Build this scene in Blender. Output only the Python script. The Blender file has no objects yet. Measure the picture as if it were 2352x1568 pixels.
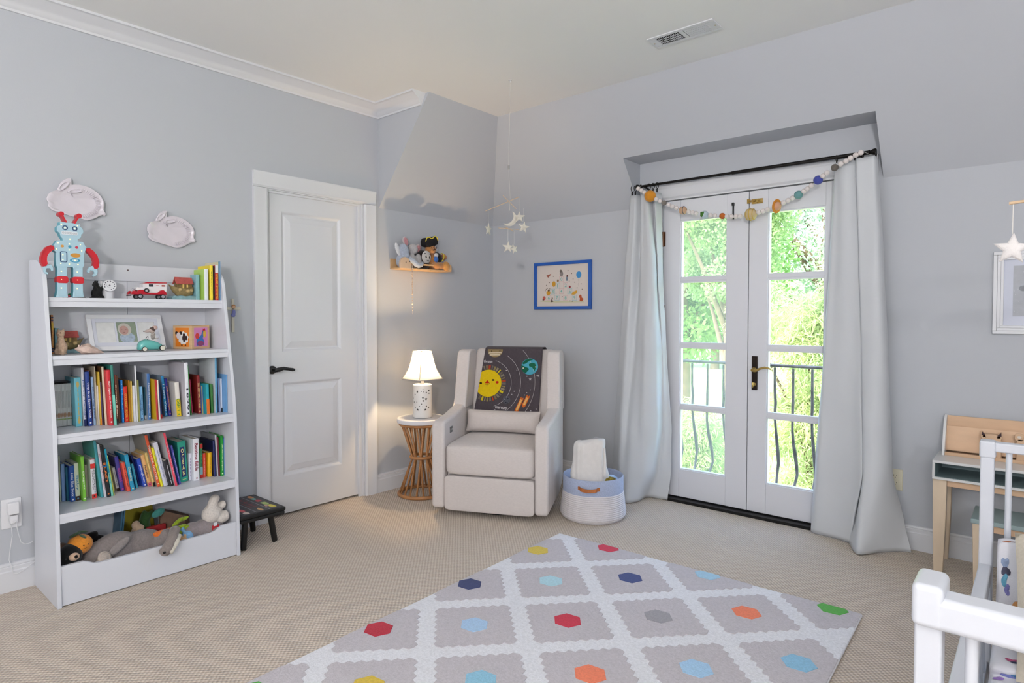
import bpy, bmesh, math, random
import numpy as np
from mathutils import Vector, Matrix, Euler
R = math.radians
PI = math.pi
sc = bpy.context.scene
col = sc.collection
random.seed(7)

# ---------------------------------------------------------------- camera
cam = bpy.data.cameras.new('camera')
cam.lens = 1424.62 / 2352 * 36
cam.sensor_width = 36
cam.shift_y = -(784 - 758.25) / 2352
cam.clip_end = 300
camo = bpy.data.objects.new('camera', cam)
col.objects.link(camo)
camo.location = (3.593, -3.949, 1.27)
camo.rotation_euler = (R(90 - 1.442), 0, R(40.54))
sc.camera = camo

# ---------------------------------------------------------------- world, sun, exposure
sc.view_settings.view_transform = 'Standard'
sc.view_settings.look = 'None'
sc.view_settings.gamma = 1.0
sc.view_settings.use_curve_mapping = False
sc.view_settings.exposure = -0.12
world = bpy.data.worlds.new('sky')
sc.world = world
world.use_nodes = True
wn = world.node_tree.nodes
wl = world.node_tree.links
sky = wn.new('ShaderNodeTexSky')
sky.sky_type = 'NISHITA'
sky.sun_disc = False
sky.sun_elevation = R(55)
sky.sun_rotation = R(200)
sky.air_density = 1.0
sky.dust_density = 2.0
wl.new(sky.outputs[0], wn['Background'].inputs[0])
wn['Background'].inputs[1].default_value = 2.2
SUN = 5.5
sl = bpy.data.lights.new('sun', 'SUN')
sl.energy = SUN
sl.angle = R(3)
sl.color = (1.0, 0.96, 0.88)
slo = bpy.data.objects.new('sun', sl)
col.objects.link(slo)
slo.rotation_euler = Vector((-0.35, 0.75, -1.0)).to_track_quat('-Z', 'Y').to_euler()


def area(name, loc, target, sx, sy, power, color):
    l = bpy.data.lights.new(name, 'AREA')
    l.shape = 'RECTANGLE'
    l.size = sx
    l.size_y = sy
    l.energy = power
    l.color = color
    o = bpy.data.objects.new(name, l)
    col.objects.link(o)
    o.location = loc
    o.rotation_euler = (Vector(target) - Vector(loc)).to_track_quat('-Z', 'Y').to_euler()
    return o


# fill lamps added behind the camera, out of view
area('window_fill', (2.6, -6.52, 1.5), (2.6, 0, 1.3), 2.3, 1.5, 45, (0.92, 0.95, 1.0))  # added soft fill, set in an unseen window opening
area('window_fill', (6.25, -3.4, 1.5), (0, -3.0, 1.3), 2.0, 1.5, 14, (0.86, 0.93, 1.0))  # weaker added fill at the unseen opening of the right wall
gl_ = bpy.data.lights.new('globe_fill', 'POINT')  # added point lamp, no fixture; brightens ceiling and room
gl_.energy = 45
gl_.color = (1.0, 0.94, 0.88)
gl_.shadow_soft_size = 0.22
glo = bpy.data.objects.new('globe_fill', gl_)
col.objects.link(glo)
glo.location = (4.4, -5.9, 2.1)
area('bounce_fill', (4.5, -5.6, 1.75), (4.2, -5.2, 2.72), 0.35, 0.35, 165, (1.0, 0.98, 0.96))  # added lamp aimed up, gives soft light bounced off the ceiling


# ---------------------------------------------------------------- helpers
def lin(h):
    if isinstance(h, str):
        c = [int(h[i:i + 2], 16) / 255 for i in (0, 2, 4)]
        return tuple((x / 12.92 if x <= 0.04045 else ((x + 0.055) / 1.055) ** 2.4) for x in c)
    return tuple(h)


MATS = {}


def mat(h, rough=0.6, bump=0, scale=200, var=0.0, vscale=6, metal=0, emit=0, sheen=0, spec=0.5, aniso=None, coat=0):
    key = (h, rough, bump, scale, var, vscale, metal, emit, sheen, spec, aniso, coat)
    if key in MATS:
        return MATS[key]
    m = bpy.data.materials.new('surface_%03d' % len(MATS))
    m.use_nodes = True
    nt = m.node_tree
    b = nt.nodes['Principled BSDF']
    c = lin(h)
    b.inputs['Base Color'].default_value = (*c, 1)
    b.inputs['Roughness'].default_value = rough
    b.inputs['Metallic'].default_value = metal
    b.inputs['Specular IOR Level'].default_value = spec
    if sheen:
        b.inputs['Sheen Weight'].default_value = sheen
    if coat:
        b.inputs['Coat Weight'].default_value = coat
    if emit:
        b.inputs['Emission Color'].default_value = (*c, 1)
        b.inputs['Emission Strength'].default_value = emit
    tc = nt.nodes.new('ShaderNodeTexCoord')
    if var:
        mp = nt.nodes.new('ShaderNodeMapping')
        mp.inputs['Scale'].default_value = aniso or (1, 1, 1)
        nt.links.new(tc.outputs['Object'], mp.inputs[0])
        n = nt.nodes.new('ShaderNodeTexNoise')
        n.inputs['Scale'].default_value = vscale
        n.inputs['Detail'].default_value = 5
        nt.links.new(mp.outputs[0], n.inputs['Vector'])
        r = nt.nodes.new('ShaderNodeValToRGB')
        r.color_ramp.elements[0].position = 0.3
        r.color_ramp.elements[1].position = 0.7
        r.color_ramp.elements[0].color = (*[x * (1 - var) for x in c], 1)
        r.color_ramp.elements[1].color = (*[min(1, x * (1 + var)) for x in c], 1)
        nt.links.new(n.outputs[0], r.inputs[0])
        nt.links.new(r.outputs[0], b.inputs['Base Color'])
    if bump:
        n2 = nt.nodes.new('ShaderNodeTexNoise')
        n2.inputs['Scale'].default_value = scale
        n2.inputs['Detail'].default_value = 3
        nt.links.new(tc.outputs['Object'], n2.inputs['Vector'])
        bp = nt.nodes.new('ShaderNodeBump')
        bp.inputs['Strength'].default_value = bump
        bp.inputs['Distance'].default_value = 0.002
        nt.links.new(n2.outputs[0], bp.inputs['Height'])
        nt.links.new(bp.outputs[0], b.inputs['Normal'])
    MATS[key] = m
    return m


def fabric(h, **k):
    return mat(h, rough=0.9, bump=0.5, scale=450, var=0.05, vscale=90, sheen=0.15, spec=0.2, **k)


def plushm(h):
    return mat(h, rough=0.95, bump=0.8, scale=260, var=0.12, vscale=120, sheen=0.3, spec=0.1)


class G:
    """collects shapes that become ONE mesh"""

    def __init__(s):
        s.v, s.f, s.m = [], [], []

    def add(s, vs, fs, m=0):
        n = len(s.v)
        s.v += [tuple(v) for v in vs]
        s.f += [tuple(i + n for i in f) for f in fs]
        s.m += [m] * len(fs)
        return s

    def box(s, x0, x1, y0, y1, z0, z1, m=0, M=None):
        vs = [(x, y, z) for z in (z0, z1) for y in (y0, y1) for x in (x0, x1)]
        if M is not None:
            vs = [M @ Vector(v) for v in vs]
        return s.add(vs, [(0, 2, 3, 1), (4, 5, 7, 6), (0, 1, 5, 4), (2, 6, 7, 3), (0, 4, 6, 2), (1, 3, 7, 5)], m)

    def prism(s, poly, ax, a, b, m=0, M=None):
        def P(p, t):
            return {'x': (t, p[0], p[1]), 'y': (p[0], t, p[1]), 'z': (p[0], p[1], t)}[ax]
        n = len(poly)
        vs = [P(p, a) for p in poly] + [P(p, b) for p in poly]
        if M is not None:
            vs = [M @ Vector(v) for v in vs]
        fs = [tuple(range(n)), tuple(range(2 * n - 1, n - 1, -1))]
        fs += [(i, (i + 1) % n + 0, (i + 1) % n + n, i + n) for i in range(n)]
        return s.add(vs, fs, m)

    def tube(s, pts, r, n=8, m=0, closed=False, flat=1.0):
        pts = [Vector(p) for p in pts]
        k = len(pts)
        rs = r if isinstance(r, (list, tuple)) else [r] * k
        up = None
        vs = []
        for i, p in enumerate(pts):
            if closed:
                t = (pts[(i + 1) % k] - pts[i - 1])
            else:
                t = pts[min(i + 1, k - 1)] - pts[max(i - 1, 0)]
            t.normalize()
            if up is None:
                up = Vector((0, 0, 1)) if abs(t.z) < 0.9 else Vector((1, 0, 0))
            up = (up - t * up.dot(t))
            if up.length < 1e-6:
                up = t.orthogonal()
            up.normalize()
            sd = t.cross(up)
            for j in range(n):
                a = 2 * PI * j / n
                vs.append(p + sd * (math.cos(a) * rs[i]) + up * (math.sin(a) * rs[i] * flat))
        fs = []
        for i in range(k if closed else k - 1):
            for j in range(n):
                a, b = i * n + j, i * n + (j + 1) % n
                c, d = ((i + 1) % k) * n + (j + 1) % n, ((i + 1) % k) * n + j
                fs.append((a, b, c, d))
        if not closed:
            fs.append(tuple(range(n - 1, -1, -1)))
            fs.append(tuple((k - 1) * n + j for j in range(n)))
        return s.add(vs, fs, m)

    def lathe(s, prof, n=24, c=(0, 0, 0), m=0, M=None, cap=True):
        vs = []
        for (r, z) in prof:
            for j in range(n):
                a = 2 * PI * j / n
                v = Vector((r * math.cos(a), r * math.sin(a), z))
                if M is not None:
                    v = M @ v
                vs.append(v + Vector(c))
        fs = []
        for i in range(len(prof) - 1):
            for j in range(n):
                fs.append((i * n + j, i * n + (j + 1) % n, (i + 1) * n + (j + 1) % n, (i + 1) * n + j))
        if cap and prof[0][0] > 1e-6:
            fs.append(tuple(range(n - 1, -1, -1)))
        if cap and prof[-1][0] > 1e-6:
            fs.append(tuple((len(prof) - 1) * n + j for j in range(n)))
        return s.add(vs, fs, m)

    def ell(s, c, r, rot=(0, 0, 0), m=0, nu=14, nv=9, e=1.0):
        """(super)ellipsoid; e below 1 squares it off"""
        if isinstance(r, (int, float)):
            r = (r, r, r)
        Rm = Euler([R(a) for a in rot]).to_matrix()
        pw = lambda x: math.copysign(abs(x) ** e, x)
        vs, fs = [], []
        for i in range(nv + 1):
            th = -PI / 2 + PI * i / nv
            for j in range(nu):
                ph = 2 * PI * j / nu
                v = Vector((r[0] * pw(math.cos(th)) * pw(math.cos(ph)), r[1] * pw(math.cos(th)) * pw(math.sin(ph)), r[2] * pw(math.sin(th))))
                vs.append(Rm @ v + Vector(c))
        for i in range(nv):
            for j in range(nu):
                fs.append((i * nu + j, i * nu + (j + 1) % nu, (i + 1) * nu + (j + 1) % nu, (i + 1) * nu + j))
        return s.add(vs, fs, m)

    def disc(s, c, r, ax='x', n=16, m=0, t=0.001, ry=None):
        ry = ry or r
        i = 'xyz'.index(ax)
        pl = [[c[k] for k in range(3) if k != i]]
        poly = [(pl[0][0] + r * math.cos(2 * PI * j / n), pl[0][1] + ry * math.sin(2 * PI * j / n)) for j in range(n)]
        return s.prism(poly, ax, c[i], c[i] + t, m)

    def grid(s, fn, nu, nv, m=0):
        vs = [fn(i / nu, j / nv) for j in range(nv + 1) for i in range(nu + 1)]
        w = nu + 1
        return s.add(vs, [(j * w + i, j * w + i + 1, (j + 1) * w + i + 1, (j + 1) * w + i) for j in range(nv) for i in range(nu)], m)

    def build(s, name, mats, parent=None, loc=(0, 0, 0), rot=(0, 0, 0), smooth=None, bevel=0, bseg=2, remesh=0, solid=0, sub=0):
        me = bpy.data.meshes.new(name)
        me.from_pydata(s.v, [], s.f)
        bm = bmesh.new()
        bm.from_mesh(me)
        bmesh.ops.recalc_face_normals(bm, faces=bm.faces)
        bm.to_mesh(me)
        bm.free()
        for m in (mats if isinstance(mats, (list, tuple)) else [mats]):
            me.materials.append(m)
        if any(s.m):
            me.polygons.foreach_set('material_index', s.m)
        if smooth is not None:
            me.shade_smooth()
            if smooth < 180:
                me.set_sharp_from_angle(angle=R(smooth))
        o = bpy.data.objects.new(name, me)
        col.objects.link(o)
        o.location = loc
        o.rotation_euler = rot
        if parent is not None:
            o.parent = parent
        if solid:
            md = o.modifiers.new('thickness', 'SOLIDIFY')
            md.thickness = solid
            md.offset = 0
        if bevel:
            md = o.modifiers.new('bevel', 'BEVEL')
            md.width = bevel
            md.segments = bseg
            md.limit_method = 'ANGLE'
            md.angle_limit = R(40)
            if smooth is None:
                me.shade_smooth()
                md.harden_normals = True
        if remesh:
            md = o.modifiers.new('remesh', 'REMESH')
            md.mode = 'VOXEL'
            md.voxel_size = remesh
            md.use_smooth_shade = True
            md = o.modifiers.new('smooth', 'SMOOTH')
            md.iterations = 4
        if sub:
            md = o.modifiers.new('sub', 'SUBSURF')
            md.levels = md.render_levels = sub
        return o


def tag(o, label=None, cat=None, group=None, kind=None):
    if label:
        o['label'] = label
    if cat:
        o['category'] = cat
    if group:
        o['group'] = group
    if kind:
        o['kind'] = kind
    return o


def struct(o):
    o['kind'] = 'structure'
    return o


def thing(name, label, cat, loc=(0, 0, 0), rotz=0, group=None):
    o = bpy.data.objects.new(name, None)
    col.objects.link(o)
    o.empty_display_size = 0.05
    o.location = loc
    o.rotation_euler = (0, 0, rotz)
    return tag(o, label, cat, group)


def dup(o, parent=None):
    c = o.copy()
    col.objects.link(c)
    c.parent = parent
    for ch in list(o.children):
        dup(ch, c)
    return c


TXT = {}


def text(s, w, h, m, parent, M, name='lettering', label=None, fit='both', bold=0.02, depth=0.0):
    """flat lettering fitted into w x h, centred at the origin of M (text X right, Y up)"""
    k = (s, bold)
    if k not in TXT:
        cu = bpy.data.curves.new('lettering', 'FONT')
        cu.body = s
        cu.size = 1
        cu.align_x = 'CENTER'
        cu.resolution_u = 2
        cu.offset = bold
        cu.space_line = 0.95
        o = bpy.data.objects.new('lettering', cu)
        col.objects.link(o)
        bpy.context.view_layer.update()
        dg = bpy.context.evaluated_depsgraph_get()
        me = bpy.data.meshes.new_from_object(o.evaluated_get(dg))
        bpy.data.objects.remove(o)
        xs = [v.co.x for v in me.vertices]
        ys = [v.co.y for v in me.vertices]
        TXT[k] = ([tuple(v.co) for v in me.vertices], [tuple(p.vertices) for p in me.polygons], min(xs), max(xs), min(ys), max(ys))
        bpy.data.meshes.remove(me)
    vs, fs, x0, x1, y0, y1 = TXT[k]
    sx = w / (x1 - x0)
    sy = h / (y1 - y0)
    if fit == 'keep':
        sx = sy = min(sx, sy)
    g = G()
    g.add([M @ Vector(((v[0] - (x0 + x1) / 2) * sx, (v[1] - (y0 + y1) / 2) * sy, depth)) for v in vs], fs)
    o = g.build(name, m, parent)
    if label:
        o['label'] = label
    return o


def frame(origin, xa, ya):
    xa = Vector(xa).normalized()
    ya = Vector(ya).normalized()
    za = xa.cross(ya)
    M = Matrix((xa, ya, za)).transposed().to_4x4()
    M.translation = Vector(origin)
    return M


def cr(pts, u):
    n = len(pts) - 1
    i = min(int(u * n), n - 1)
    f = u * n - i
    p0, p1, p2, p3 = (Vector(pts[max(0, min(n, j))]) for j in (i - 1, i, i + 1, i + 2))
    return .5 * (2 * p1 + (p2 - p0) * f + (2 * p0 - 5 * p1 + 4 * p2 - p3) * f * f + (3 * p1 - p0 - 3 * p2 + p3) * f ** 3)


WHITE = mat('dbdce0', rough=0.38, bump=0.05, scale=60)
WHITE_GLOSS = mat('dcdde3', rough=0.25, bump=0.02, scale=40)
BLACK = mat('0c0c0d', rough=0.45, bump=0.05, scale=90)
BRONZE = mat('2a211b', rough=0.38, metal=0.7, bump=0.1, scale=80)
BRASS = mat('b79a5a', rough=0.3, metal=0.9, bump=0.05, scale=80)
WALL = mat('bdc0c6', rough=0.85, bump=0.12, scale=320, spec=0.25)

# ---------------------------------------------------------------- the room
CZ = 2.72          # ceiling
BZ = 2.025         # where the upright wall turns into the slope
KW = 0.533         # how far the slope leans in at the ceiling


def carpet_mat():
    m = bpy.data.materials.new('carpet_loops')
    m.use_nodes = True
    nt = m.node_tree
    N, L = nt.nodes, nt.links
    b = N['Principled BSDF']
    b.inputs['Roughness'].default_value = 0.95
    b.inputs['Specular IOR Level'].default_value = 0.1
    b.inputs['Sheen Weight'].default_value = 0.2
    tc = N.new('ShaderNodeTexCoord')
    nz = N.new('ShaderNodeTexNoise')
    nz.inputs['Scale'].default_value = 40
    nz.inputs['Detail'].default_value = 3
    L.new(tc.outputs['Object'], nz.inputs['Vector'])
    mx = N.new('ShaderNodeVectorMath')
    mx.operation = 'MULTIPLY_ADD'
    mx.inputs[1].default_value = (0.006, 0.006, 0)
    L.new(nz.outputs['Color'], mx.inputs[0])
    L.new(tc.outputs['Object'], mx.inputs[2])
    sx = N.new('ShaderNodeSeparateXYZ')
    L.new(mx.outputs[0], sx.inputs[0])

    def wave(sock, k):
        a = N.new('ShaderNodeMath')
        a.operation = 'MULTIPLY'
        a.inputs[1].default_value = k
        L.new(sock, a.inputs[0])
        s = N.new('ShaderNodeMath')
        s.operation = 'SINE'
        L.new(a.outputs[0], s.inputs[0])
        return s.outputs[0]
    p = N.new('ShaderNodeMath')
    p.operation = 'MULTIPLY'
    L.new(wave(sx.outputs[0], 2 * PI / 0.021), p.inputs[0])
    L.new(wave(sx.outputs[1], 2 * PI / 0.021), p.inputs[1])
    ramp = N.new('ShaderNodeMapRange')
    ramp.inputs[1].default_value = -0.8
    ramp.inputs[2].default_value = 0.8
    L.new(p.outputs[0], ramp.inputs[0])
    mixc = N.new('ShaderNodeMix')
    mixc.data_type = 'RGBA'
    L.new(ramp.outputs[0], mixc.inputs[0])
    mixc.inputs[6].default_value = (*lin('b9a897'), 1)
    mixc.inputs[7].default_value = (*lin('ddd0c1'), 1)
    big = N.new('ShaderNodeTexNoise')
    big.inputs['Scale'].default_value = 2.5
    big.inputs['Detail'].default_value = 4
    L.new(tc.outputs['Object'], big.inputs['Vector'])
    mr = N.new('ShaderNodeMapRange')
    mr.inputs[3].default_value = 0.90
    mr.inputs[4].default_value = 1.06
    L.new(big.outputs[0], mr.inputs[0])
    mul = N.new('ShaderNodeMix')
    mul.data_type = 'RGBA'
    mul.blend_type = 'MULTIPLY'
    mul.inputs[0].default_value = 1
    L.new(mixc.outputs[2], mul.inputs[6])
    L.new(mr.outputs[0], mul.inputs[7])
    L.new(mul.outputs[2], b.inputs['Base Color'])
    bp = N.new('ShaderNodeBump')
    bp.inputs['Strength'].default_value = 0.8
    bp.inputs['Distance'].default_value = 0.006
    L.new(ramp.outputs[0], bp.inputs['Height'])
    L.new(bp.outputs[0], b.inputs['Normal'])
    return m


struct(G().box(-0.15, 6.4, -6.7, 0.17, -0.12, 0).build('floor', carpet_mat()))
struct(G().box(-0.15, 6.4, -6.7, 0.17, CZ, CZ + 0.1).build('ceiling', mat('eeeeee', rough=0.9, bump=0.08, scale=250, spec=0.2)))

g = G()
g.box(-0.15, 0, -6.7, -2.055, 0, CZ).box(-0.15, 0, -2.055, -1.325, 2.05, CZ).box(-0.15, 0, -1.325, 0, 0, CZ)
g.prism([(0, BZ), (KW, CZ), (0, CZ)], 'y', -1.203, 0.0)
struct(g.build('wall_left', WALL))

SZ = 2.332
sy = -(SZ - BZ) * KW / (CZ - BZ)
g = G()
g.box(0, 1.555, 0, 0.17, 0, CZ).box(2.80, 6.4, 0, 0.17, 0, CZ).box(1.555, 2.80, 0, 0.17, 2.10, CZ)
tri = [(0, BZ), (-KW, CZ), (0, CZ)]
g.prism(tri, 'x', 0, 1.409).prism(tri, 'x', 2.913, 6.4)
g.prism([(0, SZ), (sy, SZ), (-KW, CZ), (0, CZ)], 'x', 1.409, 2.913)
struct(g.build('wall_back', WALL))
g = G()
g.box(6.25, 6.4, -6.7, -4.45, 0, CZ).box(6.25, 6.4, -2.35, 0, 0, CZ).box(6.25, 6.4, -4.45, -2.35, 0, 0.7).box(6.25, 6.4, -4.45, -2.35, 2.3, CZ).box(6.36, 6.4, -4.45, -2.35, 0.7, 2.3)
struct(g.build('wall_right', WALL))
g = G()
g.box(0, 1.4, -6.7, -6.52, 0, CZ).box(3.8, 6.4, -6.7, -6.52, 0, CZ).box(1.4, 3.8, -6.7, -6.52, 0, 0.7).box(1.4, 3.8, -6.7, -6.52, 2.3, CZ).box(1.4, 3.8, -6.7, -6.62, 0.7, 2.3)
struct(g.build('wall_front', WALL))

# crown moulding: along the left wall and a short return on the cheek of the slope
CP = [(0, .072), (.012, .072), (.016, .062), (.026, .056), (.034, .045), (.052, .034), (.078, .024), (.092, .014), (.1, .012), (.112, .012), (.112, 0), (0, 0)]
g = G()
n = len(CP)
rows = [[(d, -6.52, CZ - z) for d, z in CP], [(d, -1.203 - d, CZ - z) for d, z in CP], [(0.50 - 0.55 * z, -1.203 - d, CZ - z) for d, z in CP]]
vs = [p for r_ in rows for p in r_]
fs = [(k * n + i, k * n + (i + 1) % n, (k + 1) * n + (i + 1) % n, (k + 1) * n + i) for k in (0, 1) for i in range(n)]
fs += [tuple(range(n)), tuple(range(3 * n - 1, 2 * n - 1, -1))]
g.add(vs, fs)
struct(g.build('trim_1', WHITE, smooth=35))

# baseboards
BP = [(0, 0), (.017, 0), (.017, .092), (.013, .097), (.013, .112), (.010, .115), (.012, .119), (.010, .128), (.004, .131), (0, .131)]
g = G()
g.prism([(d, z) for d, z in BP], 'y', -6.52, -2.13).prism([(d, z) for d, z in BP], 'y', -1.239, 0)
struct(g.build('baseboard_left', WHITE, smooth=35))
g = G()
g.prism([(-d, z) for d, z in BP], 'x', 0, 1.47).prism([(-d, z) for d, z in BP], 'x', 2.88, 6.25)
struct(g.build('baseboard_back', WHITE, smooth=35))

# casing of the white panelled door
g = G()
CS = [(0, 0), (.020, 0), (.022, .012), (.018, .022), (.020, .05), (.014, .072), (.016, .082), (.010, .093), (0, .095)]   # (proud of wall, away from outer edge)
for y, s in ((-2.131, 1), (-1.239, -1)):
    g.prism([(d, y + s * w) for d, w in CS], 'z', 0, 2.035)
g.prism([(d, 2.132 - w) for d, w in CS], 'y', -2.131, -1.239)
g.box(-0.12, 0.0, -2.045, -2.036, 0, 2.035).box(-0.12, 0, -1.344, -1.335, 0, 2.035).box(-0.12, 0, -2.045, -1.335, 2.032, 2.042)
g.box(-0.03, -0.012, -1.37, -1.344, 0, 2.0175).box(-0.03, -0.012, -2.036, -1.344, 2.018, 2.0315)
struct(g.build('trim_2', WHITE, smooth=35))
struct(G().box(-0.15, -0.122, -2.05, -1.33, 0, 2.05).build('trim_3', BLACK))

# the panelled door itself
d1 = thing('door_1', None, None)
struct(d1)
dy0, dy1, dz0, dz1 = -2.034, -1.346, 0.014, 2.026


def panel_door(g, y0, y1, z0, z1, panels, xf, th):
    ys = sorted({y0, y1, *[p[0] for p in panels], *[p[1] for p in panels]})
    zs = sorted({z0, z1, *[p[2] for p in panels], *[p[3] for p in panels]})
    for i in range(len(ys) - 1):
        for k in range(len(zs) - 1):
            if any(abs(ys[i] - p[0]) < 1e-5 and abs(zs[k] - p[2]) < 1e-5 for p in panels):
                continue
            g.box(xf - th, xf, ys[i], ys[i + 1], zs[k], zs[k + 1])


pans = [(-1.932, -1.5, 1.035, 1.915), (-1.932, -1.5, 0.25, 0.842)]
g = G()
panel_door(g, dy0, dy1, dz0, dz1, pans, -0.03, 0.04)
g.build('leaf', WHITE, d1)
for (a, b, c, e) in pans:
    g = G()
    rings = []
    for off, x in ((0, -.03), (.006, -.033), (.016, -.043), (.024, -.044), (.03, -.041), (.062, -.034), (.064, -.0335)):
        rings.append([(x, a + off, c + off), (x, b - off, c + off), (x, b - off, e - off), (x, a + off, e - off)])
    vs = [p for r_ in rings for p in r_]
    fs = [(4 * k + i, 4 * k + (i + 1) % 4, 4 * k + 4 + (i + 1) % 4, 4 * k + 4 + i) for k in range(len(rings) - 1) for i in range(4)]
    fs.append(tuple(4 * (len(rings) - 1) + i for i in range(4)))
    g.add(vs, fs)
    g.build('panel', WHITE, d1)
g = G()
g.lathe([(.026, 0), (.026, .006), (.02, .012), (.011, .014), (.011, .03)], 20, (-.03, -2.0, .928), M=Matrix.Rotation(R(90), 4, 'Y'))
g.tube([(0.0, -2.0, .928), (.022, -2.0, .929), (.027, -1.985, .932), (.027, -1.955, .938), (.027, -1.92, .931), (.027, -1.895, .926), (.027, -1.88, .924)], [.011, .011, .012, .009, .008, .009, .006], 10, flat=1.2)
g.build('door_handle', BLACK, d1, smooth=50)

# ---------------------------------------------------------------- the french door
GLASS = bpy.data.materials.new('window_glass')
GLASS.use_nodes = True
nt = GLASS.node_tree
nt.nodes.remove(nt.nodes['Principled BSDF'])
tr = nt.nodes.new('ShaderNodeBsdfTransparent')
tr.inputs[0].default_value = (0.992, 0.994, 0.992, 1)
gl = nt.nodes.new('ShaderNodeBsdfGlossy')
gl.inputs['Roughness'].default_value = 0.02
fr = nt.nodes.new('ShaderNodeFresnel')
fr.inputs[0].default_value = 1.45
mxs = nt.nodes.new('ShaderNodeMixShader')
geo = nt.nodes.new('ShaderNodeNewGeometry')
inv = nt.nodes.new('ShaderNodeMath')
inv.operation = 'SUBTRACT'
inv.inputs[0].default_value = 1
nt.links.new(geo.outputs['Backfacing'], inv.inputs[1])
mulf = nt.nodes.new('ShaderNodeMath')
mulf.operation = 'MULTIPLY'
nt.links.new(fr.outputs[0], mulf.inputs[0])
nt.links.new(inv.outputs[0], mulf.inputs[1])
nt.links.new(mulf.outputs[0], mxs.inputs[0])
nt.links.new(tr.outputs[0], mxs.inputs[1])
nt.links.new(gl.outputs[0], mxs.inputs[2])
nt.links.new(mxs.outputs[0], nt.nodes['Material Output'].inputs[0])
HAZE = GLASS.copy()
HAZE.name = 'misted_glass'
nt = HAZE.node_tree
tl = nt.nodes.new('ShaderNodeBsdfTranslucent')
tl.inputs[0].default_value = (0.92, 0.95, 0.76, 1)
m2 = nt.nodes.new('ShaderNodeMixShader')
m2.inputs[0].default_value = 0.06
old = [n_ for n_ in nt.nodes if n_.type == 'MIX_SHADER' and n_ != m2][0]
nt.links.new(old.outputs[0], m2.inputs[1])
nt.links.new(tl.outputs[0], m2.inputs[2])
nt.links.new(m2.outputs[0], nt.nodes['Material Output'].inputs[0])

g = G()
CS2 = [(0, 0), (.022, 0), (.024, .014), (.018, .024), (.02, .05), (.014, .07), (.016, .082), (.008, .092), (0, .095)]
for x, s in ((1.47, 1), (2.89, -1)):
    g.prism([(x + s * w, -d) for d, w in CS2], 'z', 0, 2.06)
g.prism([(-d, 2.155 - w) for d, w in CS2], 'x', 1.47, 2.89)
g.box(1.555, 1.588, -0.004, 0.17, 0, 2.10).box(2.762, 2.80, -0.004, 0.17, 0, 2.10).box(1.555, 2.80, -0.004, 0.17, 2.052, 2.10).box(1.588, 2.762, .048, .075, 2.03, 2.056)
struct(g.build('trim_4', WHITE, smooth=35))
struct(G().box(1.588, 2.762, -0.055, 0.165, 0.0, 0.018).box(1.588, 2.762, 0.012, 0.04, 0.018, 0.024).build('trim_5', mat('0b0a0a', rough=0.5, metal=0.3, bump=0.1, scale=50)))

d2 = struct(thing('door_2', None, None))
ZB = [(.213, .630), (.655, 1.050), (1.076, 1.492), (1.518, 1.908)]
for x0, x1, gx0, gx1, gm in ((1.592, 2.176, 1.716, 2.039, HAZE), (2.180, 2.758, 2.295, 2.622, GLASS)):
    g = G()
    y0, y1 = 0.002, 0.046
    g.box(x0, gx0, y0, y1, .026, 2.045).box(gx1, x1, y0, y1, .026, 2.045)
    g.box(gx0, gx1, y0 + .0015, y1, .026, .213).box(gx0, gx1, y0 + .0015, y1, 1.908, 2.045)
    lf = g.build('door_leaf', WHITE_GLOSS, d2, bevel=.002, bseg=1)
    for za, zb in ((.630, .655), (1.050, 1.076), (1.492, 1.518)):
        G().box(gx0, gx1, .010, .040, za, zb).box(gx0, gx1, .004, .044, za + .006, zb - .006).build('muntin', WHITE_GLOSS, lf)
    g = G()
    for za, zb in ZB:
        w = .008
        g.box(gx0, gx0 + w, .010, .040, za, zb).box(gx1 - w, gx1, .010, .040, za, zb).box(gx0 + w, gx1 - w, .010, .040, za, za + w).box(gx0 + w, gx1 - w, .010, .040, zb - w, zb)
    g.build('glazing_bead', WHITE_GLOSS, lf)
    for za, zb in ZB:
        G().box(gx0, gx1, .0245, .0255, za, zb).build('pane', gm, lf)
g = G()
for z in (1.79, 1.285, .30):
    g.tube([(1.593, -.006, z - .05), (1.593, -.006, z + .05)], .008, 10)
    g.box(1.588, 1.608, -.003, .004, z - .05, z + .05)
    g.build('hinge', mat('6b4a35', rough=.4, metal=.6, bump=.1, scale=60), d2, smooth=40)
    g = G()
G().box(2.166, 2.190, .0465, .058, .03, 2.03).build('astragal', WHITE_GLOSS, d2)
# lever handle, lock plate and thumb turn on the right leaf
g = G()
g.box(2.207, 2.241, -.010, .003, .797, 1.010)
hp = g.build('handle_plate', BRONZE, d2, bevel=.003)
g = G()
g.lathe([(.014, 0), (.016, .006), (.011, .012), (.010, .04)], 14, (2.224, -.008, .925), M=Matrix.Rotation(R(90), 4, 'X'))
g.tube([(2.222, -.045, .925), (2.245, -.05, .921), (2.27, -.05, .936), (2.30, -.05, .945), (2.325, -.05, .942), (2.338, -.05, .935)], [.009, .008, .007, .007, .006, .004], 10)
g.build('lever_handle', BRASS, hp, smooth=50)
G().lathe([(.012, 0), (.012, .008), (.006, .012), (.006, .02)], 14, (2.224, -.009, .833), M=Matrix.Rotation(R(90), 4, 'X')).ell((2.224, -.036, .833), (.006, .007, .018)).build('thumb_turn', BRASS, hp, smooth=50)
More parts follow.
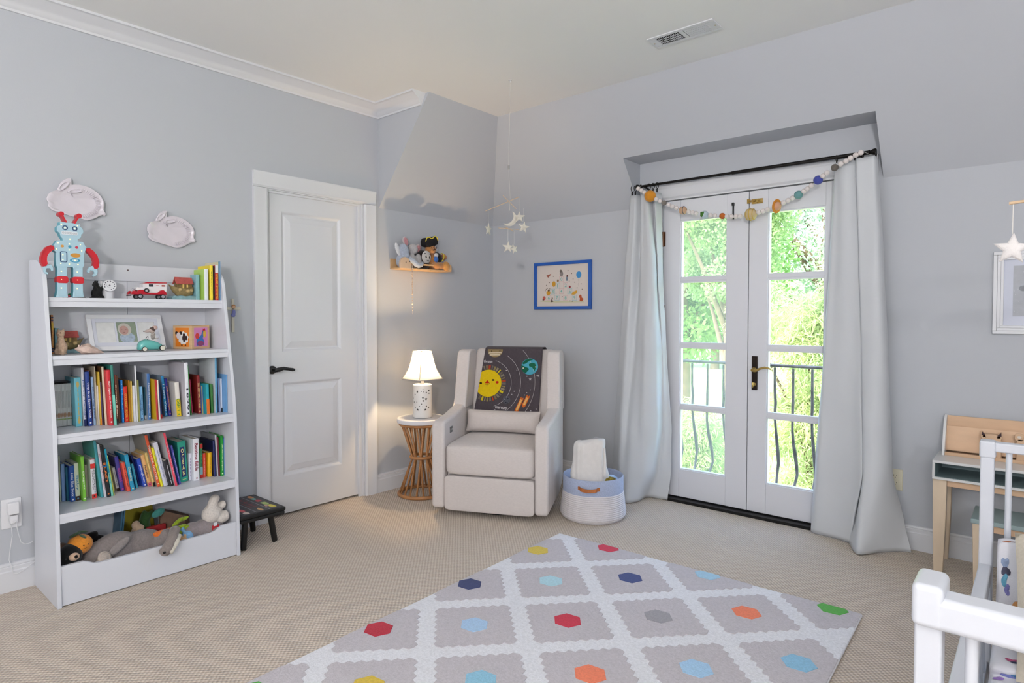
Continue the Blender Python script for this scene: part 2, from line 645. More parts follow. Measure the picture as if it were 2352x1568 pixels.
# flush bolt on the left leaf, brass slide bolt on the right leaf
G().box(2.075, 2.083, -.008, .003, 1.880, 1.985).box(2.072, 2.086, -.014, .003, 1.965, 1.985).build('flush_bolt', BLACK, d2, bevel=.001, bseg=1)
g = G()
g.box(2.166, 2.186, -.004, .003, 1.968, 1.996).box(2.196, 2.262, -.004, .003, 1.962, 1.992)
g.tube([(2.172, -.009, 1.981), (2.256, -.009, 1.978)], .0055, 10)
for x in (2.176, 2.203, 2.232, 2.256):
    g.box(x - .005, x + .005, -.015, .0, 1.968, 1.990)
g.tube([(2.218, -.012, 1.978), (2.218, -.026, 1.978)], .004, 8)
g.build('slide_bolt', BRASS, d2, smooth=40)

# ---------------------------------------------------------------- vent in the ceiling
vt = thing('ceiling_vent', 'white metal air register with dark louvres set in the ceiling', 'vent', (2.164, -.914, CZ), 0)
g = G()
W_, H_ = .180, .068
fw = .022
g.box(-W_, W_, -H_, -H_ + fw, -.008, 0).box(-W_, W_, H_ - fw, H_, -.008, 0).box(-W_, -W_ + fw + .02, -H_ + fw, H_ - fw, -.008, 0).box(W_ - fw - .02, W_, -H_ + fw, H_ - fw, -.008, 0).box(-.012, .012, -H_ + fw, H_ - fw, -.008, 0)
g.build('frame', WHITE, vt, bevel=.003, bseg=1)
G().box(-W_ + fw, W_ - fw, -H_ + fw, H_ - fw, -.0012, -.0004).build('duct_opening', mat('2a2622', rough=.9, bump=.1, scale=60), vt)
for sgn in (-1, 1):
    for k in range(13):
        x = sgn * (.021 + k * .0096)
        M = Matrix.Translation((x, 0, -.006)) @ Matrix.Rotation(R(38 * -sgn), 4, 'Y')
        G().box(-.0045, .0045, -H_ + fw, H_ - fw, -.0006, .0006, M=M).build('louvre', WHITE, vt)
    for yy in (-.022, 0, .022):
        a, b_ = sorted((sgn * .014, sgn * .142))
        G().box(a, b_, yy - .001, yy + .001, -.0075, -.0045).build('cross_bar', WHITE, vt)
for x in (-W_ + .014, W_ - .014):
    G().lathe([(.004, 0), (.004, .0015), (0, .002)], 8, (x, 0, -.010)).build('screw', BRASS, vt)

# outlets
PLASTIC = mat('e3e3e6', rough=.35, bump=.02, scale=60)


def outlet(name, label, loc, rotz, hexc, w, h, full=True):
    t = thing(name, label, 'outlet', loc, rotz)
    m = mat(hexc, rough=.35, bump=.02, scale=60)
    G().box(0, .006, -w / 2, w / 2, -h / 2, h / 2).build('cover_plate', m, t, bevel=.003)
    for dz in (-.0195, .0195):
        s_ = G()
        s_.prism([(.0165 * math.cos(a), dz + .0145 * max(-.9, min(.9, 1.15 * math.sin(a)))) for a in [2 * PI * k / 20 for k in range(20)]], 'x', .006, .0085)
        so = s_.build('socket', m, t)
        g = G()
        g.box(.0085, .0088, -.0075, -.0055, dz + .001, dz + .009).box(.0085, .0088, .0055, .0075, dz + .001, dz + .008).disc((.0085, 0, dz - .0065), .0025, 'x', 10, t=.0003)
        g.build('slot', BLACK, so)
    G().lathe([(.003, 0), (.003, .001), (0, .0015)], 8, (.006, 0, 0), M=Matrix.Rotation(R(90), 4, 'Y')).build('screw', m, t)
    return t


outlet('wall_outlet', 'ivory duplex outlet beside the right curtain', (2.992, -.001, .365), R(-90), 'd9d3bd', .07, .116)

# ---------------------------------------------------------------- bookcase
YL, YR, ST = -3.215, -2.412, .017
CASE = mat('d9dbe2', rough=0.33, bump=0.03, scale=60)
bc = thing('bookcase', 'tall white childrens bookcase with curved sides, four shelves and a toy bin', 'bookcase', (0.02, (YL + YR) / 2, 0))


def case(g, name, m=CASE, **k):
    g.v = [(v[0] - .02, v[1] - (YL + YR) / 2, v[2]) for v in g.v]
    return g.build(name, m, bc, **k)


prof = [(.024, 0), (.392, 0), (.378, .37), (.366, .73), (.345, .90), (.312, 1.07), (.275, 1.275), (.250, 1.42), (.235, 1.46), (.205, 1.495), (.15, 1.515), (.024, 1.522)]
for y in (YL, YR - ST):
    case(G().prism([(x, z) for x, z in prof], 'y', y, y + ST), 'side_panel', bevel=.002, bseg=1)
a, b = YL + ST, YR - ST
for z, xf in ((1.347, .245), (1.088, .305), (.748, .358), (.404, .374)):
    case(G().box(.034, xf - .0045, a, b, z - .017, z), 'shelf')
    case(G().box(xf - .02, xf - .002, a, b, z - .042, z - .0175).box(xf - .0044, xf, a, b, z - .0168, z), 'shelf_edge')
case(G().box(.036, .372, a, b, .025, .036), 'bin_floor')
case(G().box(.024, .033, a, -2.8155, .03, 1.45).box(.024, .033, -2.8135, b, .03, 1.45), 'back_panel')
case(G().box(.022, .040, a, b, 1.440, 1.522), 'top_rail', bevel=.002, bseg=1)
for y in (-2.812,):
    case(G().lathe([(.004, 0), (.004, .001), (0, .0015)], 10, (.040, y, 1.497), M=Matrix.Rotation(R(90), 4, 'Y')), 'screw', mat('5a4a48', rough=.5, metal=.5, bump=.05, scale=50))
bf = [(a, 0.004), (b, 0.004), (b, .178), (-2.50, .178), (-2.515, .172), (-2.535, .158), (-2.56, .154), (-3.05, .154), (-3.075, .158), (-3.095, .170), (-3.115, .178), (a, .178)]
case(G().prism(bf, 'x', .364, .381), 'bin_front', bevel=.002, bseg=1)

# ---------------------------------------------------------------- books
PAGES = mat('ddd6c6', rough=.9, bump=.4, scale=500)
BOOKS_TOP = [
    (-2.5151,0.235,0.0197,0.163,0.0,'e3e8ea','','','white picture book with a green meadow cover on the top shelf'),
    (-2.4866,0.235,0.0154,0.184,0.0,'efd52a','','3a7a40','yellow book on the top shelf with small green lettering'),
    (-2.4680,0.235,0.0063,0.182,0.0,'2a2624','','','thin black book between the yellow and the red book on the top shelf'),
    (-2.4593,0.235,0.0161,0.186,0.0,'cf2f2a','SOLAR SYSTEM','f2c23a','red book with yellow capitals that read SOLAR SYSTEM on the top shelf'),
    (-2.4408,0.235,0.0043,0.206,0.0,'3f8fae','','','tall thin teal book with cream cover on the top shelf'),
    (-2.4351,0.235,0.0049,0.208,0.0,'7f9fc0','','','tall thin book with dotted blue spine, last on the top shelf'),
]
BOOKS_SECOND = [
    (-3.1607,0.126,0.0035,0.180,1.7,'5a3a34','','','dark brown and blue book in the left corner of the second shelf'),
    (-3.1542,0.113,0.0081,0.180,0.5,'cf8a55','','f0d060','orange book with navy and white banded spine on the second shelf'),
]
BOOKS_UPPER = [
    (-3.0833,0.184,0.0258,0.229,1.4,'6fbfd0','','c9b36a','thick sky blue hardback with faded gold ornaments beside the boxed white set'),
    (-3.0548,0.197,0.0104,0.274,1.9,'dfe0e6','Journey Through','3c55a0','tall white picture book with a navy foot, second after the boxed set'),
    (-3.0404,0.211,0.0160,0.256,2.7,'1c3f8f','very first Space book','e8ecf5','royal blue book with white lettering that reads very first Space book'),
    (-3.0217,0.192,0.0035,0.260,2.9,'c4776f','','','thin coral pink paperback just right of the royal blue space book'),
    (-3.0177,0.202,0.0090,0.228,2.2,'9dbbe0','Lift the Flap BIBLE','35508c','pale blue book with dark blue lettering right of the coral paperback'),
    (-3.0081,0.212,0.0051,0.279,1.6,'c9bda6','','','tall thin cream book with worn edge left of the thin white one'),
    (-3.0025,0.219,0.0048,0.188,1.5,'e3dcd8','','','very thin low white booklet left of a slim yellow book'),
    (-2.9967,0.225,0.0064,0.253,1.7,'e2bf4a','','','slim yellow book with an orange foot on the upper book shelf'),
    (-2.9888,0.225,0.0052,0.203,2.0,'57486e','','','thin dark violet paperback right of the slim yellow book'),
    (-2.9808,0.238,0.0095,0.278,2.6,'d8cdb2','','','tall cream spined picture book with a brown painted cover'),
    (-2.9708,0.264,0.0165,0.262,2.6,'cf2f39',"Mary Engelbreit's Mother Goose",'f3d9d2','thick crimson hardback with fine white lettering on the upper book shelf'),
    (-2.9537,0.270,0.0105,0.285,2.4,'2f7f72','','','tall dark green book with a mint lower half beside the crimson hardback'),
    (-2.9413,0.267,0.0070,0.237,1.9,'6d3527','Brown Bear','e9cdb0','red brown book with small pale letters and a black foot'),
    (-2.9159,0.211,0.0090,0.228,2.4,'8a5a3c','','','medium brown book with a white dot near its foot'),
    (-2.9064,0.230,0.0081,0.207,1.6,'1f7fd0','','','bright blue slim book dotted with white stars down the spine'),
    (-2.8922,0.219,0.0173,0.173,2.1,'e02f22','GOODNIGHT MOON','f0b63a','low scarlet book with large yellow capitals'),
    (-2.8727,0.222,0.0055,0.202,1.1,'b9801f','','','mustard brown slim book behind the low scarlet one'),
    (-2.8659,0.235,0.0055,0.199,1.3,'d8b75a','','','slim book with a gold foil patterned spine'),
    (-2.8594,0.242,0.0098,0.177,1.5,'d9d9de','','','low plain white book in front of a tall white one'),
    (-2.8488,0.244,0.0070,0.274,1.6,'e4e4e8','','','tall white book with a grey cover rising above its neighbours'),
    (-2.8413,0.253,0.0056,0.204,1.6,'8e8f52','','','slim olive green book with cream edge left of the pale blue one'),
    (-2.8322,0.237,0.0164,0.169,1.2,'7fb9e4','GUESS HOW MUCH I LOVE YOU','1f3f77','low pale blue board book with navy capitals in two lines'),
    (-2.7986,0.197,0.0083,0.160,1.0,'1f5f70','','','dark teal book with a white foot right of the pale blue board book'),
    (-2.7898,0.221,0.0130,0.229,1.0,'3f6fae','A Beautiful Day in the Neighborhood','e8eef6','medium blue book with flowing white lettering all along the spine'),
    (-2.7666,0.265,0.0093,0.200,2.1,'b5232a','','','narrow dark red spined book with a big yellow cover'),
    (-2.7560,0.267,0.0066,0.198,2.4,'e6dcd0','','','slim white book tight against the narrow dark red spine'),
    (-2.7376,0.238,0.0070,0.167,3.5,'2a3c7c','','','slim navy book with a red foot, middle of the upper book shelf'),
    (-2.6996,0.188,0.0127,0.210,4.7,'1f86bb','I Love You','dcecf4','azure book with a small square picture near the top'),
    (-2.6787,0.181,0.0128,0.194,6.1,'221f88','LLAMA LLAMA RED PAJAMA','e8a24a','deep indigo book with orange and red capitals'),
    (-2.6605,0.234,0.0208,0.175,3.1,'e9e4da','DIRT','4f8f3f','round cornered white and yellow board book that reads DIRT'),
    (-2.6287,0.272,0.0170,0.276,1.7,'e6e6ec','1829','3a3a44','tall white book with a photo cover and black digits near the foot'),
    (-2.6112,0.195,0.0081,0.283,1.7,'a9b8b4','','','very tall grey green book behind the round cornered board book'),
    (-2.5959,0.243,0.0045,0.263,3.2,'43b04a','','','thin tall grass green book against the tall white photo book'),
    (-2.5628,0.177,0.0056,0.181,3.8,'e0487c','','','thin hot pink book with a blue circle, left of a dark red hardback'),
    (-2.5489,0.223,0.0146,0.203,2.1,'8c2222','365 BEDTIME STORIES','e8c98a','thick dark red hardback with gilt and white lettering'),
    (-2.5338,0.237,0.0073,0.147,1.9,'5a78b8','','','low book striped blue and yellow beside the dark red hardback'),
    (-2.5260,0.270,0.0147,0.157,1.4,'1e9aa8','','','low book with teal top and orange lower half'),
    (-2.5108,0.237,0.0084,0.145,0.5,'dfd780','','','low pale yellow book right of the blue striped one'),
    (-2.4958,0.251,0.0128,0.154,1.4,'3a7f3a','','','low dark green book behind the teal and orange one'),
    (-2.4800,0.269,0.0101,0.295,0.3,'5f9fc4','','','very tall blue and white book nearly touching the shelf above'),
    (-2.4694,0.247,0.0069,0.221,0.3,'1d2a2c','','e8d060','tall black spined book with a dark green cover'),
    (-2.4520,0.244,0.0076,0.181,1.4,'8fa7d6','','','low periwinkle book with white edge near the right side panel'),
    (-2.4439,0.252,0.0076,0.178,0.6,'dfe6f2','','','low white book with a black foot near the right side panel'),
    (-2.4358,0.300,0.0052,0.203,0.0,'74a9da','','','light blue book whose broad cover leans by the right side panel'),
]
BOOKS_LOWER = [
    (-3.1418,0.150,0.0050,0.213,1.1,'c7cfae','','','thin pale green booklet at the far left of the lower book shelf'),
    (-3.1354,0.157,0.0134,0.175,0.9,'88abdc','','','light blue book second from the left on the lower book shelf'),
    (-3.1200,0.169,0.0076,0.159,1.4,'1d6f86','','','slim dark teal book left of the royal blue truck book'),
    (-3.1119,0.193,0.0186,0.167,1.3,'2a58b0','Little Blue Truck','f0f2f8','royal blue board book that reads Little Blue Truck'),
    (-3.0914,0.191,0.0179,0.176,1.8,'d6dccb','Baby','4f88a6','cream board book with blue swirls and a dark brown foot'),
    (-3.0712,0.227,0.0128,0.210,2.4,'7cc43a','Dragons','f2f6e0','lime green slim book with white lettering'),
    (-3.0408,0.160,0.0088,0.154,2.0,'cdc4b2','','','thin cream booklet half hidden right of the lime green book'),
    (-3.0315,0.209,0.0193,0.188,2.0,'eceaf0','CLICK, CLACK, MOO\nCows That Type','22242a','white and red board book with black two line lettering leaning left'),
    (-2.9985,0.221,0.0116,0.274,6.0,'3b98a3','','','tall teal picture book with a mint cover leaning left'),
    (-2.9864,0.229,0.0089,0.258,6.0,'dedde4','','c03040','tall white book with a red mark leaning beside the teal picture book'),
    (-2.9769,0.235,0.0144,0.250,6.0,'15171d','BLAST','e07a3a','black leaning book with orange capitals and a blue globe'),
    (-2.9589,0.232,0.0085,0.231,6.7,'1f9ab4','Goodnight','17607a','leaning book with blue top and turquoise lower spine'),
    (-2.9472,0.228,0.0035,0.198,7.5,'d6d94a','','','very thin yellow green leaning book'),
    (-2.9209,0.142,0.0052,0.127,9.3,'cfc6a0','','','thin beige leaning book on the lower book shelf'),
    (-2.9129,0.158,0.0122,0.121,9.6,'dcdae2','','6a6a78','low white leaning book with a dark brown foot'),
    (-2.8993,0.174,0.0161,0.175,9.1,'4a42a0','GOODNIGHT','d0469a','violet leaning book with magenta lettering'),
    (-2.8812,0.202,0.0152,0.147,9.6,'e05540','','3a2a20','vermilion leaning book with a small green picture at top'),
    (-2.8653,0.206,0.0172,0.184,9.0,'2592b8','Counting','e8e2b0','azure leaning board book with a small red ladybird near the top'),
    (-2.8315,0.170,0.0098,0.127,10.0,'46b0cc','','','low turquoise leaning book with speckled spine'),
    (-2.8080,0.135,0.0079,0.165,12.3,'1d2a70','','','slim navy leaning book behind the turquoise one'),
    (-2.7994,0.172,0.0178,0.146,12.0,'2b4fc0','good night baby','e6ecff','blue and purple leaning book with rounded white lettering'),
    (-2.7807,0.186,0.0149,0.167,12.0,'e6b47a','Peekaboo','4a3030','peach leaning book with a rose foot and dark lettering'),
    (-2.7649,0.205,0.0103,0.179,12.0,'e2c47a','','c06a4a','straw yellow leaning book with a black foot'),
    (-2.7538,0.227,0.0132,0.274,12.0,'dc5a34','MOTHER GOOSE','fbe9dc','tall orange red leaning book with white capitals'),
    (-2.7399,0.237,0.0104,0.207,12.0,'e4da2c','','3aa0a8','lemon yellow leaning book with turquoise lettering'),
    (-2.7287,0.241,0.0200,0.232,12.0,'dadae6','','8a93b8','thick white leaning book with faint lettering'),
    (-2.7078,0.262,0.0182,0.137,12.0,'22222a','','d8d8e0','low charcoal leaning book with fine white lettering'),
    (-2.6886,0.277,0.0106,0.282,11.1,'e0475c','','f5c8d0','tall rose red leaning book reaching the shelf above'),
    (-2.6769,0.248,0.0112,0.208,11.2,'4d9fd4','','23406c','sky blue leaning book right of the tall rose red one'),
    (-2.6650,0.265,0.0088,0.209,11.0,'4b4a9e','','d0d0ee','lavender and navy leaning book left of the thick OCEAN book'),
    (-2.6451,0.226,0.0392,0.212,3.6,'2a9c86','O\nC\nE\nA\nN','ecdc8e','very thick green book with OCEAN down its spine on a navy panel'),
    (-2.6004,0.226,0.0116,0.143,0.4,'dfe0ec','','5a3a80','low white book with a thin purple line right of the OCEAN book'),
    (-2.5875,0.250,0.0287,0.220,0.7,'ecedf2','Bedtime Bible','8a1f3c','thick white book with wine red lettering that reads Bedtime Bible'),
    (-2.5419,0.213,0.0147,0.182,0.0,'4aa566','','24486a','low book banded red, green and pale blue'),
    (-2.5245,0.213,0.0148,0.128,0.3,'e04a34','','f6b0a0','low tomato red board book'),
    (-2.5021,0.225,0.0182,0.129,0.3,'eebb22','','c88a20','low golden yellow board book'),
    (-2.4796,0.243,0.0108,0.195,2.0,'1d2860','','','navy book with a white edge and broad dark cover'),
    (-2.4633,0.236,0.0082,0.221,2.1,'dcdce4','','','tall white framed book with a grey cover near the right end'),
    (-2.4542,0.248,0.0035,0.210,2.1,'7a1f36','','','thin wine red book left of the green one at the right end'),
    (-2.4502,0.255,0.0165,0.215,0.1,'169233','Little Blue Truck Springtime','e2f2c0','bright green book near the right end of the lower book shelf'),
    (-2.4332,0.253,0.0034,0.203,0.1,'4a7fd0','','','blue book last at the right end of the lower book shelf'),
]



def gloss(h):
    return mat(h, rough=.38, bump=.04, scale=70, var=.03, vscale=30)


FOOT = {'navy foot': '1f2c60', 'orange foot': 'e08a2a', 'white foot': 'e4e4e4', 'red foot': 'd03030', 'dark brown foot': '3a2018', 'black foot': '15120f', 'rose foot': 'd0607a'}
COVER = {'reaching the shelf above': 'c4bfc0', 'leaning book with white capitals': '9c9284', 'very tall blue and white': 'd9dde4', 'flowing white lettering': 'b4c0d2', 'azure book with a small square': '8ea4ba', 'very tall grey green': 'b4bdba', 'big yellow cover': 'd8ae1e', 'grey cover': '8d8f94', 'brown painted cover': '6d4a2e', 'dark green cover': '1f6a5c', 'cream cover': 'd6d0b0', 'broad dark cover': '15193a', 'green meadow cover': 'a9cc5a', 'photo cover': 'c9c4cc', 'mint cover': '58b0a4'}


def book(zs, b, group):
    y, x, t, h, lean, hx, title, tcol, label = b
    d = min(x - .04, max(.12, min(.20, h * .80)))
    cover = gloss(hx)
    side = cover
    for k, v in COVER.items():
        if k in label:
            side = gloss(v)
    c = min(.0022, t * .22)
    g = G()
    board = 'board book' in label
    g.box(-c, 0, 0, t, 0, h, 0).box(-d, -c, 0, c, 0, h, 1).box(-d, -c, t - c, t, 0, h, 1)
    if t > .009:
        g.prism([(-.0, .0), (.0016, t * .25), (.0022, t * .5), (.0016, t * .75), (0, t)], 'z', 0, h, 0)
    o = g.build('book', [cover, side], None, (x, y, zs), (R(lean), 0, 0), bevel=.0006 if not board else .0015, bseg=1)
    tag(o, label, 'book', group)
    G().box(-d + .004, -c, c, t - c, .003 if not board else .0005, h - .003).build('pages', PAGES if not board else mat('e8e4da', rough=.6, bump=.1, scale=300), o)
    xs = .0030
    M0 = lambda zc: frame((xs, t / 2, zc), (0, 0, -1), (0, 1, 0))
    for k, v in FOOT.items():
        if k in label:
            G().box(-.0002, .0028, .0002, t - .0002, 0.0005, h * .12).build('spine_band', gloss(v), o)
    if 'mint lower half' in label or 'turquoise lower' in label or 'orange lower half' in label or 'yellow board book that reads' in label:
        hc = 'e0762a' if 'orange' in label else ('e8c81e' if 'DIRT' in title else '7cc8b4')
        G().box(-.0002, .0027, .0002, t - .0002, 0.0005, h * .5).build('spine_band', gloss(hc), o)
    if 'stars down' in label:
        for k in range(8):
            G().disc((.0024, t / 2, .02 + k * (h - .04) / 7), .0018, 'x', 8, t=.0006).build('star_dot', WHITE, o)
    if 'banded red' in label:
        for za_, zb_ in ((h * .86, h - .0005), (.0005, h * .1)):
            G().box(-.0002, .0027, .0002, t - .0002, za_, zb_).build('spine_band', gloss('d03a30'), o)
        G().box(-.0002, .0027, .0002, t - .0002, h * .1, h * .32).build('spine_band', gloss('8fc4cc'), o)
    if 'striped blue' in label:
        G().box(-.0002, .0027, .0002, t * .3, 0, h).build('spine_band', gloss('d8c83a'), o)
    if 'banded spine' in label:
        for zc in (.012, .024, h - .012, h - .024):
            G().box(-.0002, .0027, .0002, t - .0002, zc - .003, zc + .003).build('spine_band', gloss('23355c'), o)
        G().box(-.0002, .0028, .0002, t - .0002, h * .62, h * .80).build('spine_band', gloss('e2b83e'), o)
    if 'gold ornaments' in label:
        for zc in (h * .86, h * .12):
            G().disc((.0026, t / 2, zc), .006, 'x', 12, t=.0004, ry=.014).build('ornament', gloss(tcol), o)
    if 'white and red board' in label:
        for za_, zb_ in ((h * .76, h * .88), (.0005, h * .11), (h * .985, h)):
            G().box(-.0002, .0026, .0002, t - .0002, za_, zb_).build('spine_band', gloss('d8342e'), o)
    if 'blue globe' in label:
        G().disc((.0026, t / 2, h * .60), t * .42, 'x', 16, t=.0004).build('globe_print', gloss('2f6fb0'), o)
    if 'SOLAR' in title:
        G().box(-.0002, .0026, .0002, t - .0002, h * .78, h).build('spine_band', gloss('ece9ea'), o)
    if title.startswith('O\nC'):
        G().box(0, .0026, t * .24, t * .80, h * .12, h * .86).build('title_panel', gloss('1f2c66'), o)
        text(title, t * .34, h * .66, gloss(tcol), o, frame((xs, t * .52, h * .49), (0, 1, 0), (0, 0, 1)), 'lettering')
        G().box(0, .0027, t * .3, t * .75, h * .055, h * .065).build('publisher_line', gloss(tcol), o)
    elif title:
        n_ = max(len(s) for s in title.split('\n'))
        lw = h * .66 if n_ > 9 else h * .40
        if 'navy capitals in two' in label:
            title, lw = 'GUESS HOW MUCH\nI LOVE YOU', h * .6
        lh = min(t * .62, lw * (2.6 if '\n' in title else 1.5) / n_)
        zc = h * .47
        if title in ('SOLAR SYSTEM', 'DIRT', '1829'):
            zc = h * (.42 if title == 'SOLAR SYSTEM' else .32)
        if title.startswith('Bedtime'):
            zc = h * .56
        text(title, lw, lh, gloss(tcol), o, M0(zc), 'lettering')
        if 'picture book' not in label and t > .012:
            G().disc((.0026, t / 2, h * .06), min(.004, t * .25), 'x', 10, t=.0004).build('publisher_mark', gloss(tcol), o)
    elif tcol:
        g = G()
        zz = h * .82
        while zz > h * .2:
            l = random.uniform(.008, .022)
            g.box(.0022, .0026, t * .43, t * .57, zz - l, zz)
            zz -= l + .004
        g.build('small_print', gloss(tcol), o)
    if t > .008 and x > .24 and 'cover' in label and not 'OCEAN' in label:
        pass
    return o


for zs, lst, gr in ((1.3475, BOOKS_TOP, 'books on the top shelf'), (1.0885, BOOKS_SECOND, 'books on the second shelf'), (.7485, BOOKS_UPPER, 'books on the upper book shelf'), (.4045, BOOKS_LOWER, 'books on the lower book shelf')):
    for b_ in lst:
        book(zs, b_, gr)

# boxed set of small white books
bx = G()
SX = .128
bx.box(SX - .085, SX, -3.1530, -3.1515, .7485, .958).box(SX - .085, SX, -3.0865, -3.085, .7485, .958).box(SX - .085, SX, -3.1515, -3.0865, .9565, .958).box(SX - .085, SX, -3.1515, -3.0865, .7485, .7500).box(SX - .085, SX - .083, -3.1515, -3.0865, .75, .9565)
tag(bx.build('slipcase', gloss('26262a')), 'black topped slipcase holding a row of little white books', 'box')
v0 = None
ORD = ('first', 'second', 'third', 'fourth', 'fifth', 'sixth', 'seventh', 'eighth', 'ninth', 'tenth', 'eleventh', 'last')
for k in range(12):
    y = -3.1512 + k * .00536
    if v0 is None:
        v0 = G().box(-.080, .004, 0, .0050, 0, .198).build('small_book', gloss('dedfdb'), None, (SX, y, .7503), bevel=.0006, bseg=1)
        tag(v0, 'first little white book from the left in the boxed set', 'book', 'little white books in the boxed set')
        G().box(.004, .0044, .0003, .0047, .030, .036).build('grass_print', gloss('9fb870'), v0)
        G().box(.004, .0044, .0015, .0035, .085, .165).build('title_print', gloss('a9aaa6'), v0)
        G().disc((.004, .0025, .052), .0022, 'x', 8, t=.0004, ry=.012).build('picture_print', gloss('b58a66'), v0)
    else:
        c_ = dup(v0)
        c_.location.y = y
        c_['label'] = ORD[k] + ' little white book from the left in the boxed set'

def rrect(y0, y1, z0, z1, r, n=5):
    out = []
    for cy, cz, a0 in ((y1 - r, z1 - r, 0), (y0 + r, z1 - r, 90), (y0 + r, z0 + r, 180), (y1 - r, z0 + r, 270)):
        for k in range(n + 1):
            a = R(a0 + 90 * k / n)
            out.append((cy + r * math.cos(a), cz + r * math.sin(a)))
    return out


def ringp(g, outer, inner, x0, x1):
    n = len(outer)
    vs = [(x1, *p) for p in outer] + [(x1, *p) for p in inner] + [(x0, *p) for p in outer] + [(x0, *p) for p in inner]
    fs = []
    for i in range(n):
        j = (i + 1) % n
        fs += [(i, j, n + j, n + i), (i, 2 * n + i, 2 * n + j, j), (n + i, n + j, 3 * n + j, 3 * n + i)]
    g.add(vs, fs)


def circ(c, r, n=20, ry=None):
    return [(c[0] + r * math.cos(2 * PI * k / n), c[1] + (ry or r) * math.sin(2 * PI * k / n)) for k in range(n)]


# ---------------------------------------------------------------- robot night light
ROBOT_BLUE = mat('a8c8d6', rough=.45, bump=.04, scale=80)
TEAL = mat('5fa3b2', rough=.5, bump=.04, scale=80)
RED = mat('c41f2c', rough=.4, bump=.05, scale=80)
NAVY = mat('1c3a66', rough=.45, bump=.04, scale=80)
ROBOT_BODY = [(-3.1488,1.6845),(-3.1108,1.6856),(-3.0697,1.6826),(-3.0692,1.6705),(-3.0607,1.6646),(-3.0569,1.6513),(-3.0599,1.6401),(-3.0658,1.6355),(-3.0667,1.6218),(-3.0788,1.6125),(-3.0789,1.6044),(-3.0604,1.6033),(-3.0456,1.5786),(-3.0554,1.5478),(-3.0562,1.4958),(-3.0618,1.4846),(-3.0633,1.3807),(-3.0594,1.3603),(-3.1033,1.3592),(-3.1002,1.3796),(-3.0987,1.4798),(-3.1014,1.485),(-3.1206,1.4839),(-3.1223,1.4784),(-3.1238,1.3789),(-3.1203,1.3588),(-3.1661,1.3577),(-3.1602,1.3779),(-3.1587,1.479),(-3.1629,1.4894),(-3.162,1.5479),(-3.1739,1.5576),(-3.1714,1.5789),(-3.1579,1.6026),(-3.1379,1.6031),(-3.1378,1.6111),(-3.1454,1.6211),(-3.1485,1.6341),(-3.1583,1.6437),(-3.158,1.6623),(-3.1479,1.6713)]
ROBOT_ARML = [(-3.1694,1.5659),(-3.1747,1.576),(-3.1834,1.5779),(-3.1998,1.5686),(-3.2141,1.5465),(-3.221,1.5199),(-3.2202,1.4991),(-3.213,1.4825),(-3.2012,1.4832),(-3.1949,1.4954),(-3.1975,1.5084),(-3.1962,1.5269),(-3.1883,1.5432),(-3.1784,1.5532),(-3.1706,1.5591)]
ROBOT_ARMR = [(-3.0493,1.5701),(-3.0421,1.5775),(-3.0351,1.5767),(-3.0187,1.5629),(-3.0047,1.5432),(-2.9974,1.5132),(-2.9994,1.4909),(-3.008,1.4816),(-3.0187,1.4829),(-3.0233,1.495),(-3.0206,1.5145),(-3.0263,1.5334),(-3.0378,1.5491),(-3.0471,1.5594)]
ROBOT_HANDL = [(-3.2119,1.4812),(-3.1946,1.4888),(-3.1837,1.4935),(-3.1751,1.4808),(-3.1743,1.4662),(-3.182,1.4632),(-3.1872,1.4748),(-3.1991,1.4741),(-3.2026,1.4608),(-3.194,1.456),(-3.1941,1.448),(-3.2038,1.4502),(-3.2101,1.4604)]
ROBOT_HANDR = [(-3.0244,1.4964),(-3.0387,1.4886),(-3.0473,1.469),(-3.0439,1.4609),(-3.0368,1.4626),(-3.0343,1.4738),(-3.0224,1.473),(-3.0178,1.4622),(-3.0263,1.4508),(-3.0217,1.4441),(-3.0084,1.4516),(-3.0034,1.4685),(-3.0056,1.4809)]
ROBOT_PTS = [(-3.1405,1.7214),(-3.122,1.6876),(-3.0726,1.7203),(-3.0926,1.6876),(-3.1625,1.443),(-3.1184,1.4114),(-3.1032,1.4422),(-3.0582,1.411),(-3.1281,1.6602),(-3.0912,1.66),(-3.1412,1.6454),(-3.0809,1.6299),(-3.1394,1.5771),(-3.1113,1.5765),(-3.0851,1.5754),(-3.1487,1.5537),(-3.1219,1.5053),(-3.0903,1.5393),(-3.0924,1.5161)]
ROBOT_BULBS = [(-3.1412,1.6742),(-3.0802,1.6739),(-3.1101,1.611),(-3.1547,1.5904),(-3.1127,1.5893),(-3.0706,1.5896),(-3.1613,1.5631),(-3.1131,1.5624),(-3.0657,1.5612),(-3.138,1.539),(-3.1383,1.5168),(-3.1462,1.4992),(-3.1141,1.4985),(-3.081,1.4979),(-3.1445,1.4646),(-3.0843,1.4638),(-3.145,1.4275),(-3.0848,1.4273),(-3.1456,1.3895),(-3.0854,1.3893),(-3.2094,1.5364),(-3.0179,1.5334)]
rx0, rx1 = .206, .2465
ox = (.22, -3.09, 1.3475)
rb = thing('robot_lamp', 'light blue wooden robot night light with red arms on the top shelf', 'night light', ox)


def rbuild(g, name, m, parent=None, **k):
    g.v = [(v[0] - ox[0], v[1] - ox[1], v[2] - ox[2]) for v in g.v]
    return g.build(name, m, parent or rb, **k)


